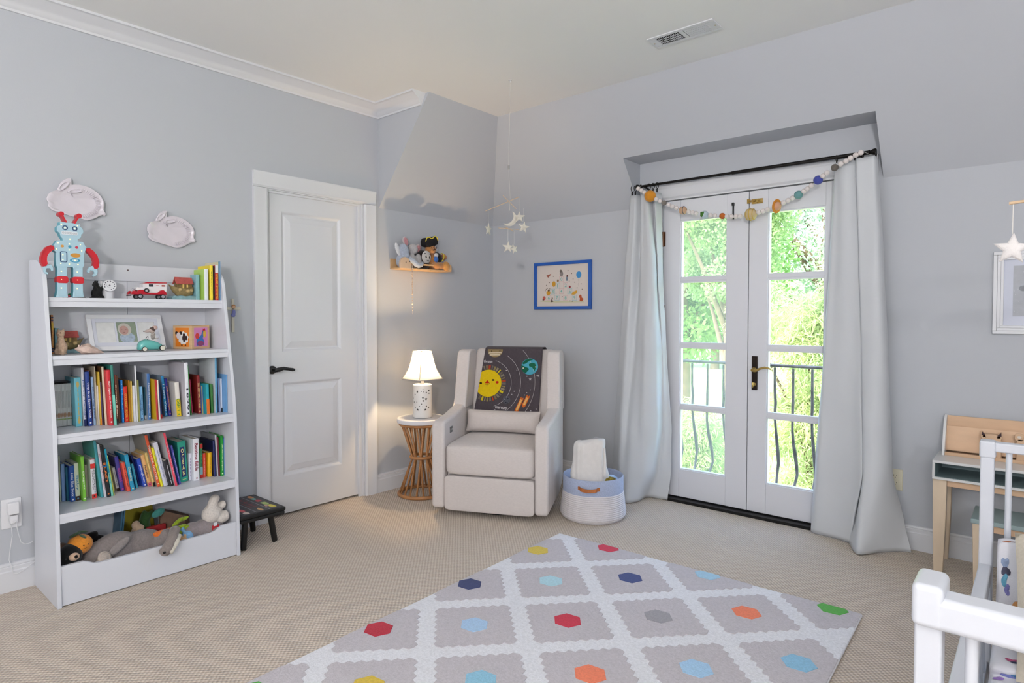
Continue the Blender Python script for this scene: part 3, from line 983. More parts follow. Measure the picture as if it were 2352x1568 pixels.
dz = 1.3476 - min(p[1] for p in ROBOT_BODY)
fixz = lambda P_: [(y, max(1.3476, z + (dz if z < 1.37 else 0))) for y, z in P_]
gb = G().prism(fixz(ROBOT_BODY), 'x', rx0, rx1)
gb.m = [0, 0] + [1] * (len(gb.f) - 2)
body = rbuild(gb, 'body', [ROBOT_BLUE, TEAL], bevel=.0015, bseg=1)
for nm, P_, m_ in (('arm', ROBOT_ARML, RED), ('arm', ROBOT_ARMR, RED), ('claw', ROBOT_HANDL, ROBOT_BLUE), ('claw', ROBOT_HANDR, ROBOT_BLUE)):
    rbuild(G().prism(P_, 'x', .2385 if nm == 'claw' else .224, rx1 + .0035), nm, m_, bevel=.0015, bseg=1)
    if nm == 'arm':
        cy_, cz_ = sum(p[0] for p in P_) / len(P_), sum(p[1] for p in P_) / len(P_)
        g = G()
        n_ = len(P_)
        offs = []
        for i in range(n_):
            t_ = Vector(P_[(i + 1) % n_]) - Vector(P_[i - 1])
            t_.normalize()
            q_ = Vector((-t_.y, t_.x))
            offs.append((P_[i], q_))
        sg = 1 if sum(P_[i][0] * P_[(i + 1) % n_][1] - P_[(i + 1) % n_][0] * P_[i][1] for i in range(n_)) > 0 else -1
        ringp(g, [tuple(Vector(p) + q * .0004 * sg) for p, q in offs], [tuple(Vector(p) + q * .0035 * sg) for p, q in offs], rx1 + .003, rx1 + .0065)
        rbuild(g, 'arm_rim', m_)
for (by, bz), (cy, cz) in ((ROBOT_PTS[0], ROBOT_PTS[1]), (ROBOT_PTS[2], ROBOT_PTS[3])):
    g = G()
    pl = [(by + .0105 * math.cos(a), bz + .0105 * math.sin(a)) for a in [2 * PI * k / 18 for k in range(18)]]
    g.prism(pl, 'x', rx0, rx1)
    dx_, dz_ = cy - by, cz - bz
    L_ = math.hypot(dx_, dz_)
    nx, nz_ = -dz_ / L_ * .004, dx_ / L_ * .004
    g.prism([(by + nx, bz + nz_), (by - nx, bz - nz_), (cy - nx, cz - nz_ - .004), (cy + nx, cz + nz_ - .004)], 'x', rx0 + .0005, rx1 - .0005)
    rbuild(g, 'antenna', RED)


for k in (4, 6):
    (y0, z1), (y1, z0) = ROBOT_PTS[k], ROBOT_PTS[k + 1]
    rbuild(G().prism(rrect(y0, y1, z0, z1, .010), 'x', rx0 - .0005, rx1 + .002), 'knee', RED, bevel=.0015, bseg=1)
for k in (8, 9):
    g = G()
    ringp(g, circ(ROBOT_PTS[k], .0105), circ(ROBOT_PTS[k], .0068), rx1, rx1 + .0015)
    rbuild(g, 'eye', NAVY)
(y0, z1), (y1, z0) = ROBOT_PTS[10], ROBOT_PTS[11]
mo = rbuild(G().prism(rrect(y0, y1, z0, z1, .003), 'x', rx1 - .001, rx1 + .0012), 'mouth', mat('dfe3e8', rough=.4, bump=.03, scale=80))
g = G()
for k in range(7):
    yy = y0 + .006 + k * (y1 - y0 - .012) / 6
    ringp(g, rrect(yy - .0030, yy + .0030, z0 + .004, z1 - .004, .001, 2), rrect(yy - .0022, yy + .0022, z0 + .005, z1 - .005, .001, 2), rx1 + .001, rx1 + .0018)
rbuild(g, 'teeth', mat('8a9098', rough=.5, bump=.03, scale=80), mo)
for k, c_ in ((12, 'c58f45'), (13, '3e8fae'), (14, 'c22f4a')):
    rbuild(G().disc((rx1 - .0005, *ROBOT_PTS[k]), .0060, 'x', 18, t=.002), 'button', mat(c_, rough=.45, bump=.03, scale=80))
(y0, z1), (y1, z0) = ROBOT_PTS[15], ROBOT_PTS[16]
g = G()
ringp(g, rrect(y0, y1, z0, z1, .006), rrect(y0 + .0028, y1 - .0028, z0 + .003, z1 - .003, .004), rx1, rx1 + .0015)
rbuild(g, 'chest_window', NAVY)
rbuild(G().prism(circ(ROBOT_PTS[17], .0195, 24, .0095), 'x', rx1 - .0005, rx1 + .0014), 'badge', mat('c98f3c', rough=.45, bump=.03, scale=80))
g = G()
ringp(g, circ(ROBOT_PTS[18], .0195, 24, .0095), circ(ROBOT_PTS[18], .013, 24, .006), rx1, rx1 + .0014)
rbuild(g, 'badge', mat('3a93b8', rough=.45, bump=.03, scale=80))
g = G()
for k in (4, 6):
    (y0, z1), (y1, z0) = ROBOT_PTS[k], ROBOT_PTS[k + 1]
    for za, zb in ((z1 + .004, 1.488), (1.355, z0 - .003)):
        g = G()
        ringp(g, rrect(y0 + .006, y1 - .006, za, zb, .003), rrect(y0 + .0095, y1 - .0095, za + .0035, zb - .0035, .002), rx1 - .0005, rx1 + .0016)
        rbuild(g, 'leg_rim', ROBOT_BLUE, body)
BULB = mat('ffe2a0', rough=.4, emit=1.5)
for p in ROBOT_BULBS + [ROBOT_PTS[8], ROBOT_PTS[9], ROBOT_PTS[18]]:
    rbuild(G().ell((rx1 + .0005, *p), .0024, nu=10, nv=6), 'bulb', BULB, smooth=180)

# ---------------------------------------------------------------- other things on the top shelf
ZT = 1.3475
t = thing('bear_figurine', 'small black seated bear figurine beside the white toy telephone', 'figurine', (.13, -2.977, ZT), R(25))
g = G()
g.ell((0, 0, .024), (.022, .024, .028)).ell((0, .001, .046), (.015, .016, .022)).ell((.004, -.008, .068), (.0135, .013, .013)).ell((.006, -.018, .064), (.007, .010, .006)).ell((.0, .004, .081), .005).ell((.006, -.012, .081), .005)
g.ell((.012, -.012, .045), (.006, .006, .018), (30, 0, 0)).ell((.014, .014, .045), (.006, .006, .018), (-20, 0, 0)).ell((.016, -.014, .008), (.013, .009, .008)).ell((.016, .014, .008), (.013, .009, .008)).box(-.02, .024, -.024, .022, 0, .006)
g.build('body', mat('0e0e10', rough=.8, bump=.9, scale=160), t, remesh=.0025)
t = thing('toy_telephone', 'white toy rotary telephone on the top shelf beside the black bear', 'toy', (.12, -2.925, ZT), R(-12))
WT = mat('e2e2e6', rough=.35, bump=.03, scale=60)
G().lathe([(.024, 0), (.026, .004), (.025, .045), (.026, .058), (.021, .072), (.010, .082), (0, .084)], 24).build('body', WT, t, smooth=40)
dl = G().lathe([(.029, 0), (.030, .004), (.028, .009), (.012, .011), (.011, .013), (0, .013)], 28, (.020, .004, .062), M=Matrix.Rotation(R(78), 4, 'Y')).build('dial', WT, t, smooth=40)
g = G()
for k in range(10):
    a = R(30 * k + 20)
    M = Matrix.Translation((.020, .004, .062)) @ Matrix.Rotation(R(78), 4, 'Y')
    g.lathe([(.0036, 0), (.0036, .0008), (0, .001)], 10, (0, 0, 0), M=M @ Matrix.Translation((.020 * math.cos(a), .020 * math.sin(a), .0092)))
g.lathe([(.0038, 0), (.0038, .0012), (0, .0015)], 10, (0, 0, 0), M=M @ Matrix.Translation((0, 0, .013)))
g.build('finger_hole', mat('54545c', rough=.5, bump=.03, scale=60), dl)
g = G()
g.tube([(-.004, -.034, .045), (-.006, -.030, .066), (-.006, -.024, .085)], [.009, .006, .011], 12)
g.build('handset', WT, t, smooth=40)

# toy delivery van
VAN_BODY = [(-2.7955,1.4251),(-2.6853,1.4292),(-2.6845,1.3836),(-2.7238,1.3781),(-2.78,1.3781),(-2.7947,1.3851),(-2.824,1.3902),(-2.8224,1.4035),(-2.7944,1.4059)]
VAN_ROOF = [(-2.7995,1.4234),(-2.7766,1.4311),(-2.6852,1.4323),(-2.6836,1.4274)]
VAN_FEN = [(-2.8519,1.3675),(-2.8491,1.3792),(-2.8411,1.3876),(-2.8254,1.3828),(-2.8147,1.3919),(-2.7986,1.3924),(-2.7853,1.3839),(-2.7719,1.3777),(-2.7307,1.3788),(-2.7167,1.3918),(-2.7027,1.3937),(-2.6915,1.3834),(-2.6869,1.3699)]
VAN_WH = [(-2.8096,1.3694),(-2.7968,1.3697),(-2.7064,1.3694),(-2.7812,1.387),(-2.7577,1.4151),(-2.7686,1.4201),(-2.7482,1.4089),(-2.8305,1.3973)]
vo = (.17, -2.768, ZT)
vn = thing('toy_van', 'vintage white and red toy delivery van on the top shelf', 'toy car', vo)


def vb(g, name, m, parent=None, **k):
    g.v = [(v[0] - vo[0], v[1] - vo[1], v[2] - vo[2]) for v in g.v]
    return g.build(name, m, parent or vn, **k)


up = lambda P_, d_=.0015: [(y, z + d_) for y, z in P_]
VW = mat('e6e2e4', rough=.25, bump=.02, scale=60, coat=.5)
VR = mat('b51528', rough=.22, bump=.02, scale=60, coat=.6)
vbody = vb(G().prism(up(VAN_BODY), 'x', .145, .193), 'body', VW, bevel=.0015, bseg=2)
vb(G().prism(up(VAN_ROOF), 'x', .142, .196), 'roof', VR, bevel=.001, bseg=1)
for xa_, xb_ in ((.187, .202), (.136, .151)):
    vb(G().prism(up(VAN_FEN), 'x', xa_, xb_), 'fender', VR, bevel=.002, bseg=2)
vb(G().box(.151, .187, -2.842, -2.69, 1.370, 1.379).box(.140, .198, -2.853, -2.849, 1.362, 1.366), 'chassis', mat('3a1a1c', rough=.5, bump=.05, scale=60))
TY = mat('17161a', rough=.6, bump=.1, scale=90)
CH = mat('c9c9cf', rough=.2, metal=.8, bump=.02, scale=60)
for (y, z), x in ((VAN_WH[0], .199), (VAN_WH[2], .199), ((VAN_WH[0][0], VAN_WH[0][1]), .139), ((VAN_WH[2][0], 0), .139)):
    c_ = (x, y, ZT + .0130)
    w = vb(G().lathe([(.0080, -.0035), (.0125, -.0035), (.013, -.002), (.013, .002), (.0125, .0035), (.0080, .0035)], 20, c_, cap=False, M=Matrix.Rotation(R(90), 4, 'Y')), 'wheel', TY, smooth=40)
    vb(G().lathe([(.0085, -.0033), (.0085, .003), (.0055, .0034), (.0045, .0025), (.003, .0042), (0, .0045)], 16, c_, M=Matrix.Rotation(R(90), 4, 'Y')), 'hub_cap', CH, w, smooth=40)
w = vb(G().lathe([(.0070, -.003), (.0115, -.003), (.012, 0), (.0115, .003), (.0070, .003)], 20, (.199, VAN_WH[3][0], VAN_WH[3][1] + .003), cap=False, M=Matrix.Rotation(R(90), 4, 'Y')), 'spare_wheel', TY, smooth=40)
vb(G().lathe([(.0078, -.0028), (.0078, .0024), (.004, .002), (0, .0035)], 16, (.199, VAN_WH[3][0], VAN_WH[3][1] + .003), M=Matrix.Rotation(R(90), 4, 'Y')), 'hub_cap', CH, w, smooth=40)
G_ = G().box(.1928, .1936, -2.7685, -2.7490, 1.4105, 1.4225)
vb(G_, 'window', mat('2c2f36', rough=.15, bump=.02, scale=60), vbody)
vb(G().prism(rrect(-2.7095, -2.692, 1.4125, 1.4205, .002), 'x', .1928, .1934), 'emblem', mat('9a3a2e', rough=.5, bump=.02, scale=60), vbody)
vb(G().box(.1928, .1934, -2.737, -2.716, 1.4145, 1.4165).box(.1928, .1934, -2.734, -2.722, 1.417, 1.4182), 'script_line', mat('a83040', rough=.5, bump=.02, scale=60), vbody)
vb(G().ell((.178, VAN_WH[7][0], 1.3965), .0045).ell((.160, VAN_WH[7][0], 1.3965), .0045).box(.148, .190, -2.8525, -2.850, 1.366, 1.370), 'headlamps', CH, smooth=180)

# ark bookends
ARKM = mat('8d7a50', rough=.7, bump=.6, scale=120, var=.2, vscale=60)
ARKR = mat('b2524c', rough=.7, bump=.5, scale=120, var=.15, vscale=60)
ARKB = mat('7fa0a6', rough=.6, bump=.5, scale=90, var=.15, vscale=60)


def ark(label, loc, mirror, sc_=1.0):
    s = -1 if mirror else 1
    t = thing('ark_bookend', label, 'bookend', loc, 0, 'pair of ark bookends')
    X = lambda P_: [(s * y * sc_, z * sc_) for y, z in P_]
    G().prism(X([(-.128, 0), (-.128, .014), (-.118, .021), (-.10, .018), (-.085, .023), (-.06, .018), (-.04, .022), (0, .018), (0, 0)]), 'x', -.035, .035).build('wave_base', ARKB, t, bevel=.003)
    G().prism(X([(-.010, 0), (-.010, .135), (.008, .135), (.008, 0)]), 'x', -.038, .038).build('book_panel', mat('86b4bd', rough=.5, bump=.2, scale=80, var=.08, vscale=50), t, bevel=.002)
    # hull lofted across its width
    top = [(-.134, .080), (-.112, .069), (-.085, .060), (-.06, .057), (-.035, .060), (-.014, .070)]
    bot = [(-.130, .074), (-.112, .040), (-.092, .022), (-.06, .017), (-.035, .019), (-.014, .030)]
    wid = [.002, .014, .022, .026, .024, .016]
    rings = []
    for (ty, tz), (by, bz), w in zip(top, bot, wid):
        rings.append([(-w, s * ty * sc_, tz * sc_), (-w * .9, s * (ty + by) / 2 * sc_, (tz + bz) / 2 * sc_), (-w * .35, s * by * sc_, bz * sc_), (w * .35, s * by * sc_, bz * sc_), (w * .9, s * (ty + by) / 2 * sc_, (tz + bz) / 2 * sc_), (w, s * ty * sc_, tz * sc_)])
    vs = [p for r_ in rings for p in r_]
    fs = [(6 * k + i, 6 * k + (i + 1) % 6, 6 * k + 6 + (i + 1) % 6, 6 * k + 6 + i) for k in range(5) for i in range(6)] + [tuple(range(6)), tuple(range(30, 36))]
    G().add(vs, fs).build('hull', ARKM, t, smooth=50)
    cb = G().box(-.016, .016, *sorted((s * -.098 * sc_, s * -.022 * sc_)), .055 * sc_, .088 * sc_).build('cabin', mat('7a6238', rough=.7, bump=.6, scale=120, var=.2, vscale=60), t)
    G().box(.016, .017, *sorted((s * -.07 * sc_, s * -.062 * sc_)), .06 * sc_, .082 * sc_).box(.016, .017, *sorted((s * -.05 * sc_, s * -.042 * sc_)), .066 * sc_, .080 * sc_).build('window', mat('d8b868', rough=.6, bump=.2, scale=80), cb)
    yy = sorted((s * -.104 * sc_, s * -.018 * sc_))
    G().prism([(-.026, .085 * sc_), (0, .119 * sc_), (.026, .085 * sc_), (.024, .082 * sc_), (0, .113 * sc_), (-.024, .082 * sc_)], 'y', yy[0], yy[1]).build('roof', ARKR, t)
    g = G()
    for y, z, r_ in ((-.085, .052, .010), (-.045, .046, .012), (-.028, .05, .010)):
        g.ell((.024, s * y * sc_, z * sc_), (.007, r_, r_ * .9))
    g.build('animal', mat('b49a6a', rough=.8, bump=.6, scale=120, var=.2, vscale=60), t, smooth=180)
    return t


ark('red roofed ark bookend with blue panel beside the white meadow book on the top shelf', (.155, -2.530, ZT), False)
# tiny toys at the robot's feet
t = thing('toy_caterpillar', 'tiny bright green, yellow and pink toy at the feet of the robot', 'toy', (.2, -3.135, ZT))
for k, (c_, dy, r_) in enumerate((('e8566a', -.009, .006), ('e0d83a', -.002, .0075), ('2fae4a', .006, .008))):
    G().ell((0, dy, r_), r_, nu=12, nv=8).build('segment', mat(c_, rough=.45, bump=.05, scale=80), t, smooth=180)
t = thing('toy_strawberry', 'tiny pink toy strawberry with green top at the feet of the robot', 'toy', (.2, -3.108, ZT))
G().ell((0, 0, .0075), (.007, .009, .0075), nu=12, nv=8).build('fruit', mat('ee6a72', rough=.45, bump=.05, scale=80), t, smooth=180)
G().ell((0, .003, .015), (.004, .007, .0035), (20, 0, 0), nu=10, nv=6).build('leaf', mat('38b060', rough=.5, bump=.05, scale=80), t, smooth=180)
tag(G().prism(rrect(-3.094, -3.046, .185, .205, .002), 'z', 0, .0) if False else G().box(-.012, .012, -.024, .024, 0, .005).build('remote_control', BLACK, None, (.2, -3.068, ZT), bevel=.001), 'flat black remote lying at the right foot of the robot', 'remote')

# ---------------------------------------------------------------- second shelf
ZS = 1.0885
ark('red roofed ark bookend behind the llama on the second shelf', (.075, -3.135, ZS), True, .88)
t = thing('llama_figurine', 'beige textured llama figurine on the second shelf', 'figurine', (.20, -3.140, ZS + .0015), R(-35))
g = G()
g.ell((-.004, 0, .030), (.023, .024, .034)).ell((.0, 0, .058), (.0145, .015, .03)).ell((.003, 0, .092), (.0155, .0165, .018)).ell((.016, 0, .088), (.010, .009, .008)).ell((.012, .013, .012), (.014, .009, .016)).ell((.012, -.013, .012), (.014, .009, .016))
g.lathe([(.006, -.006), (.004, .004), (0, .012)], 8, (0, -.011, .107)).lathe([(.006, -.006), (.004, .004), (0, .012)], 8, (0, .011, .107))
g.box(-.015, .02, -.018, .018, 0, .004)
g.build('body', mat('bfa38c', rough=.95, bump=1.2, scale=190, var=.15, vscale=150), t, remesh=.0028)
g = G()
g.ell((.019, -.006, .098), .0022).ell((.019, .006, .098), .0022).ell((.0255, 0, .089), (.002, .004, .0026))
g.build('face', mat('5a3c34', rough=.6, bump=.05, scale=80), t, smooth=180)
t = thing('conch_shell', 'pinkish knobbly conch shell lying on the second shelf', 'shell', (.22, -3.040, ZS))
rows = []
NS = 15
for k in range(NS):
    u = k / (NS - 1)
    y = -.052 + .115 * u
    r_ = [.002, .008, .012, .017, .021, .023, .0235, .022, .019, .0165, .014, .011, .008, .005, .002][k]
    cz = max(r_ * .92, .024 - .02 * u if u < .5 else .014 - .012 * (u - .5) * 2)
    rows.append([(r_ * (1 + .16 * math.cos(5 * a + 8 * u)) * math.cos(a), y, max(.0005, cz + r_ * (1 + .18 * math.cos(6 * a + 9 * u)) * math.sin(a))) for a in [2 * PI * j / 18 for j in range(18)]])
g = G()
vs = [p for r_ in rows for p in r_]
g.add(vs, [(18 * k + i, 18 * k + (i + 1) % 18, 18 * k + 18 + (i + 1) % 18, 18 * k + 18 + i) for k in range(NS - 1) for i in range(18)] + [tuple(range(18)), tuple(range(18 * NS - 18, 18 * NS))])
for k in range(7):
    g.lathe([(.004, -.004), (.0025, .004), (0, .008)], 7, (.006 * math.sin(k), -.036 + k * .009, .036 - .0012 * k * k * .3))
g.build('shell', mat('cdb3a6', rough=.45, bump=.5, scale=60, var=.2, vscale=45), t, smooth=60)

# leaning picture frame with three openings
pf = thing('photo_frame', 'wide white three opening photo frame leaning on the second shelf', 'photo frame', (.128, -2.835, ZS + .0072))
pf.rotation_euler = (0, R(-23), 0)
FWD, FHT = .338, .190
FM = mat('eeeef1', rough=.35, bump=.03, scale=60)
g = G()
for y0, y1, z0, z1 in ((-FWD / 2, FWD / 2, 0, .021), (-FWD / 2, FWD / 2, FHT - .021, FHT), (-FWD / 2, -FWD / 2 + .021, .021, FHT - .021), (FWD / 2 - .021, FWD / 2, .021, FHT - .021)):
    g.box(-.016, 0, y0, y1, z0, z1)
g.build('moulding', FM, pf, bevel=.0015, bseg=1)
ops = [(-.132, -.052), (-.044, .044), (.052, .132)]
g = G()
z0, z1, za, zb = .021, FHT - .021, .042, FHT - .040
g.box(-.006, -.004, -FWD / 2 + .021, FWD / 2 - .021, z0, za).box(-.006, -.004, -FWD / 2 + .021, FWD / 2 - .021, zb, z1)
for y0, y1 in ((-FWD / 2 + .021, -.132), (-.052, -.044), (.044, .052), (.132, FWD / 2 - .021)):
    g.box(-.006, -.004, y0, y1, za, zb)
g.build('mount', mat('e2e3ee', rough=.8, bump=.1, scale=200), pf)
for (y0, y1), c_ in zip(ops, ('eeedec', '93a08c', 'eeedec')):
    ph = G().box(-.0085, -.007, y0, y1, za, zb).build('print', mat(c_, rough=.35, bump=.03, scale=80, var=.06, vscale=40), pf)
    if c_ == '93a08c':
        G().disc((-.0072, .0, .066), .034, 'x', 20, t=.0006, ry=.030).build('blanket_print', mat('aebccd', rough=.5, bump=.1, scale=90, var=.2, vscale=90), ph)
        G().disc((-.0068, -.009, .112), .030, 'x', 24, t=.0006, ry=.034).build('bonnet_print', mat('cfc9c0', rough=.5, bump=.1, scale=90), ph)
        G().disc((-.0063, -.012, .107), .020, 'x', 24, t=.0006, ry=.024).build('face_print', mat('c39a90', rough=.5, bump=.05, scale=90, var=.08, vscale=40), ph)
        G().disc((-.0058, -.021, .112), .003, 'x', 8, t=.0003, ry=.0014).disc((-.0058, -.003, .111), .003, 'x', 8, t=.0003, ry=.0014).disc((-.0058, -.013, .095), .004, 'x', 8, t=.0003, ry=.0015).build('features_print', mat('7d4a44', rough=.5, bump=.05, scale=90), ph)
G().box(-.0035, -.003, -FWD / 2 + .02, FWD / 2 - .02, .02, FHT - .02).build('glass', GLASS, pf)

# mouse in a turquoise car
t = thing('toy_racing_car', 'turquoise toy racing car with cream wheels in front of the photo frame', 'toy car', (.215, -2.772, ZS))
rows = []
SEC = [(-.060, .010, .010, .024), (-.056, .020, .007, .040), (-.045, .026, .006, .053), (-.028, .028, .006, .060), (-.008, .027, .006, .058), (.012, .025, .006, .052), (.032, .022, .006, .043), (.048, .016, .008, .033), (.056, .008, .012, .024)]
for y, w, zb_, zt in SEC:
    rows.append([(w * math.copysign(abs(math.cos(a)) ** .75, math.cos(a)), y, (zb_ + zt) / 2 + (zt - zb_) / 2 * math.copysign(abs(math.sin(a)) ** .75, math.sin(a))) for a in [2 * PI * j / 20 for j in range(20)]])
g = G().add([p for r_ in rows for p in r_], [(20 * k + i, 20 * k + (i + 1) % 20, 20 * k + 20 + (i + 1) % 20, 20 * k + 20 + i) for k in range(len(SEC) - 1) for i in range(20)] + [tuple(range(20)), tuple(range(20 * len(SEC) - 20, 20 * len(SEC)))])
g.build('body', mat('62b3ac', rough=.22, bump=.02, scale=60, coat=.6), t, smooth=180)
for y, x in ((-.036, .026), (-.036, -.026), (.046, .025), (.046, -.025)):
    r_ = .0145 if y > 0 else .012
    w = G().lathe([(r_ * .7, -.004), (r_ * .95, -.004), (r_, 0), (r_ * .95, .004), (r_ * .7, .004)], 20, (x, y, r_), cap=False, M=Matrix.Rotation(R(90), 4, 'Y')).build('wheel', TY, t, smooth=40)
    G().lathe([(r_ * .8, -.0042), (r_ * .8, .0042), (r_ * .3, .0046), (r_ * .25, .0055), (0, .006)], 16, (x, y, r_), M=Matrix.Rotation(R(90), 4, 'Y')).build('hub_cap', mat('dcd6c6', rough=.4, bump=.03, scale=60), w, smooth=40)
g = G().tube([(.012 * math.cos(a), -.016 + .003 * math.sin(a), .064 + .009 * math.sin(a)) for a in [2 * PI * k / 14 for k in range(14)]], .0014, 6, closed=True)
g.tube([(0, -.014, .062), (0, -.008, .052)], .0014, 6)
g.build('steering_wheel', TY, t, smooth=180)
t = thing('toy_mouse', 'long nosed toy mouse in aviator cap sitting in the turquoise car', 'toy', (.212, -2.766, ZS + .058))
MB_ = mat('b5a39c', rough=.9, bump=.5, scale=200)
G().ell((0, .006, .018), (.010, .010, .020)).build('body', mat('9d948e', rough=.9, bump=.6, scale=120, var=.35, vscale=220), t, smooth=180)
G().ell((0, .002, .045), (.0125, .016, .0135)).ell((0, -.014, .042), (.0075, .018, .0075), (8, 0, 0)).ell((0, -.032, .0405), .0028).build('head', MB_, t, remesh=.0018)
G().ell((0, -.0348, .041), .0028).build('nose', TY, t, smooth=180)
G().ell((0, .004, .0485), (.0135, .0145, .0125), (-15, 0, 0)).build('cap', mat('5b4a44', rough=.8, bump=.3, scale=120), t, smooth=180)
for s in (-1, 1):
    G().ell((s * .011, .016, .058), (.004, .010, .010), (0, 0, s * 20)).build('ear', mat('c0a49c', rough=.9, bump=.3, scale=120), t, smooth=180)
g = G().tube([(0, .014, .006), (0, .026, .003), (0, .032, .007)], .0013, 6)
g.build('tail', MB_, t, smooth=180)

# wooden picture cube
t = thing('picture_cube', 'wooden picture cube with sheep and rooster faces on the second shelf', 'block', (.115, -2.535, ZS), R(-22))
CW = mat('d0ac82', rough=.55, bump=.15, scale=30, var=.1, vscale=12, aniso=(1, 1, 8))
S_ = .124
hw = S_ / math.sqrt(2) / 1.0
cube = G().box(-S_ / 2, S_ / 2, -S_ / 2, S_ / 2, 0, S_)
cube.v = [tuple(Matrix.Rotation(R(45), 4, 'Z') @ Vector(v)) for v in cube.v]
cube.build('block', CW, t, bevel=.002)


def face(which):
    n_ = Vector((1, -1, 0)).normalized() if which == 'left' else Vector((1, 1, 0)).normalized()
    xa = Vector((1, 1, 0)).normalized() if which == 'left' else Vector((-1, 1, 0)).normalized()
    return frame(n_ * S_ / 2 + Vector((0, 0, S_ / 2)), xa, (0, 0, 1))


def flat(poly, M, name, hx, parent, h0, h1=None):
    g = G()
    g.prism(poly, 'z', h0, h1 if h1 else h0 + .0006)
    g.v = [tuple(M @ Vector(v)) for v in g.v]
    return g.build(name, hx if not isinstance(hx, str) else mat(hx, rough=.45, bump=.04, scale=90), parent)


Mf = face('left')
pn = flat(rrect(-.045, .045, -.050, .050, .001), Mf, 'picture_panel', 'e07f22', t, .0002)
flat([(.008 + (.033 + .003 * math.sin(9 * a)) * math.cos(a), -.004 + (.033 + .003 * math.sin(9 * a)) * math.sin(a)) for a in [2 * PI * k / 48 for k in range(48)]], Mf, 'sheep', 'e6e4e2', pn, .0010)
for x in (-.036, -.008):
    flat(circ((x, .022), .009, 14), Mf, 'horn', '2c1c1c', pn, .0018)
flat(circ((-.022, .008), .014, 16, .018), Mf, 'sheep_head', 'dcd2d4', pn, .0024)
flat([(.006, .020), (.022, .020), (.022, .008), (.034, .008), (.034, -.014), (.022, -.014), (.022, -.024), (.008, -.024), (.008, -.014), (.002, -.014), (.002, .006), (.006, .006)], Mf, 'slot', '2b1612', pn, .0018)
for x in (-.006, .018):
    flat(rrect(x, x + .008, -.046, -.038, .001), Mf, 'hoof', '2c1c1c', pn, .0010)
Mf = face('right')
pn = flat(rrect(-.046, .046, -.050, .050, .001), Mf, 'picture_panel', 'd78ac0', t, .0002)
flat([(-.03, -.045), (.02, -.045), (.02, -.02), (.012, -.005), (.026, .028), (.012, .036), (.002, .01), (-.014, .0), (-.03, -.012)], Mf, 'rooster', '2f6fb4', pn, .0010)
flat(circ((-.026, .006), .013, 14, .016), Mf, 'tail', 'd23a32', pn, .0018)
flat([(.012, .030), (.014, .046), (.020, .040), (.026, .047), (.030, .032)], Mf, 'comb', 'c8202c', pn, .0018)
flat(circ((.024, .016), .010, 14, .020), Mf, 'breast', 'e4b23a', pn, .0018)
flat(circ((-.004, -.034), .022, 16, .014), Mf, 'wing', '8a3a6a', pn, .0018)

# ---------------------------------------------------------------- toys in the bin
ZBIN = .037


def plush(name, label, cat_, loc, blobs, hx, vox=.006, group=None, part='body', rotz=0):
    t = thing(name, label, cat_, loc, rotz, group)
    g = G()
    for b_ in blobs:
        g.ell(*b_)
    g.v = [(v[0], v[1], max(v[2], vox * .6)) for v in g.v]
    g.build(part, plushm(hx), t, remesh=vox)
    return t


def bits(t, name, hx, blobs, m=None, **k):
    g = G()
    for b_ in blobs:
        g.ell(*b_)
    return g.build(name, m or plushm(hx), t, smooth=180, **k)


# 'loc' is on the bin floor; blobs are (centre, radii, rotation)
t = plush('plush_fruit', 'orange plush fruit with a tiny smile and green leaves in the toy bin', 'soft toy', (.275, -3.100, ZBIN), [((0, 0, .187), (.048, .051, .046), (0, 0, 0))], 'e08f35', .005)
bits(t, 'leaf', '3a5238', [((.01, -.022, .240), (.012, .026, .004), (25, 10, -20))])
bits(t, 'leaf', '3a5238', [((.026, .006, .228), (.010, .004, .022), (50, 20, 0))])
bits(t, 'leaf', '3a5238', [((.0, .012, .243), (.010, .022, .004), (-15, 10, 10))])
bits(t, 'eye', '2a1a10', [((.0465, .003, .192), .0028), ((.044, .021, .193), .0028)])
g = G().tube([(.0475, .003, .180), (.0480, .009, .177), (.0475, .015, .180)], .0011, 6)
g.build('smile', mat('5a2f14', rough=.8, bump=.1, scale=90), t, smooth=180)
t = plush('plush_bear', 'black plush bear with beige muzzle at the left end of the toy bin', 'soft toy', (.272, -3.140, ZBIN), [((0, 0, .065), (.060, .048, .065)), ((.02, -.002, .155), (.053, .048, .050)), ((.0, .04, .185), (.018, .016, .018))], '131314', .006)
bits(t, 'muzzle', 'cfae94', [((.070, .001, .158), (.014, .021, .018))])
bits(t, 'nose', '1a0f0d', [((.083, .005, .161), (.006, .007, .008))])
bits(t, 'eye', '2a2a2c', [((.066, -.028, .155), .003)])
t = plush('plush_platypus', 'long grey plush animal lying across the toy bin with its snout over the edge', 'soft toy', (.25, -2.92, ZBIN), [((0, -.11, .085), (.062, .075, .088)), ((0, -.03, .098), (.065, .12, .100)), ((0, .08, .095), (.062, .11, .085)), ((.02, .155, .09), (.052, .07, .062)), ((.02, -.02, .05), (.07, .16, .05)), ((.05, .18, .13), (.035, .04, .04))], '8a817f', .007)
bits(t, 'flipper', '8d8583', [((.068, -.035, .148), (.010, .058, .020), (36, -8, 0))])
sn = G()
sn.tube([(.055, .215, .155), (.098, .200, .167), (.140, .170, .146), (.162, .138, .112), (.166, .122, .096)], [.026, .024, .024, .025, .016], 14, flat=.8)
sn.ell((.165, .128, .099), (.021, .028, .022), (-30, 0, 0))
sn.build('snout', plushm('8a807c'), t, remesh=.004)
sn = G()
sn.tube([(.128, .205, .150), (.155, .178, .126), (.172, .146, .088)], [.014, .019, .015], 12, flat=.7)
sn.build('underside', plushm('d6d0c2'), t, smooth=180)
bits(t, 'eye', '', [((.186, .118, .102), (.004, .007, .0055))], m=BLACK)
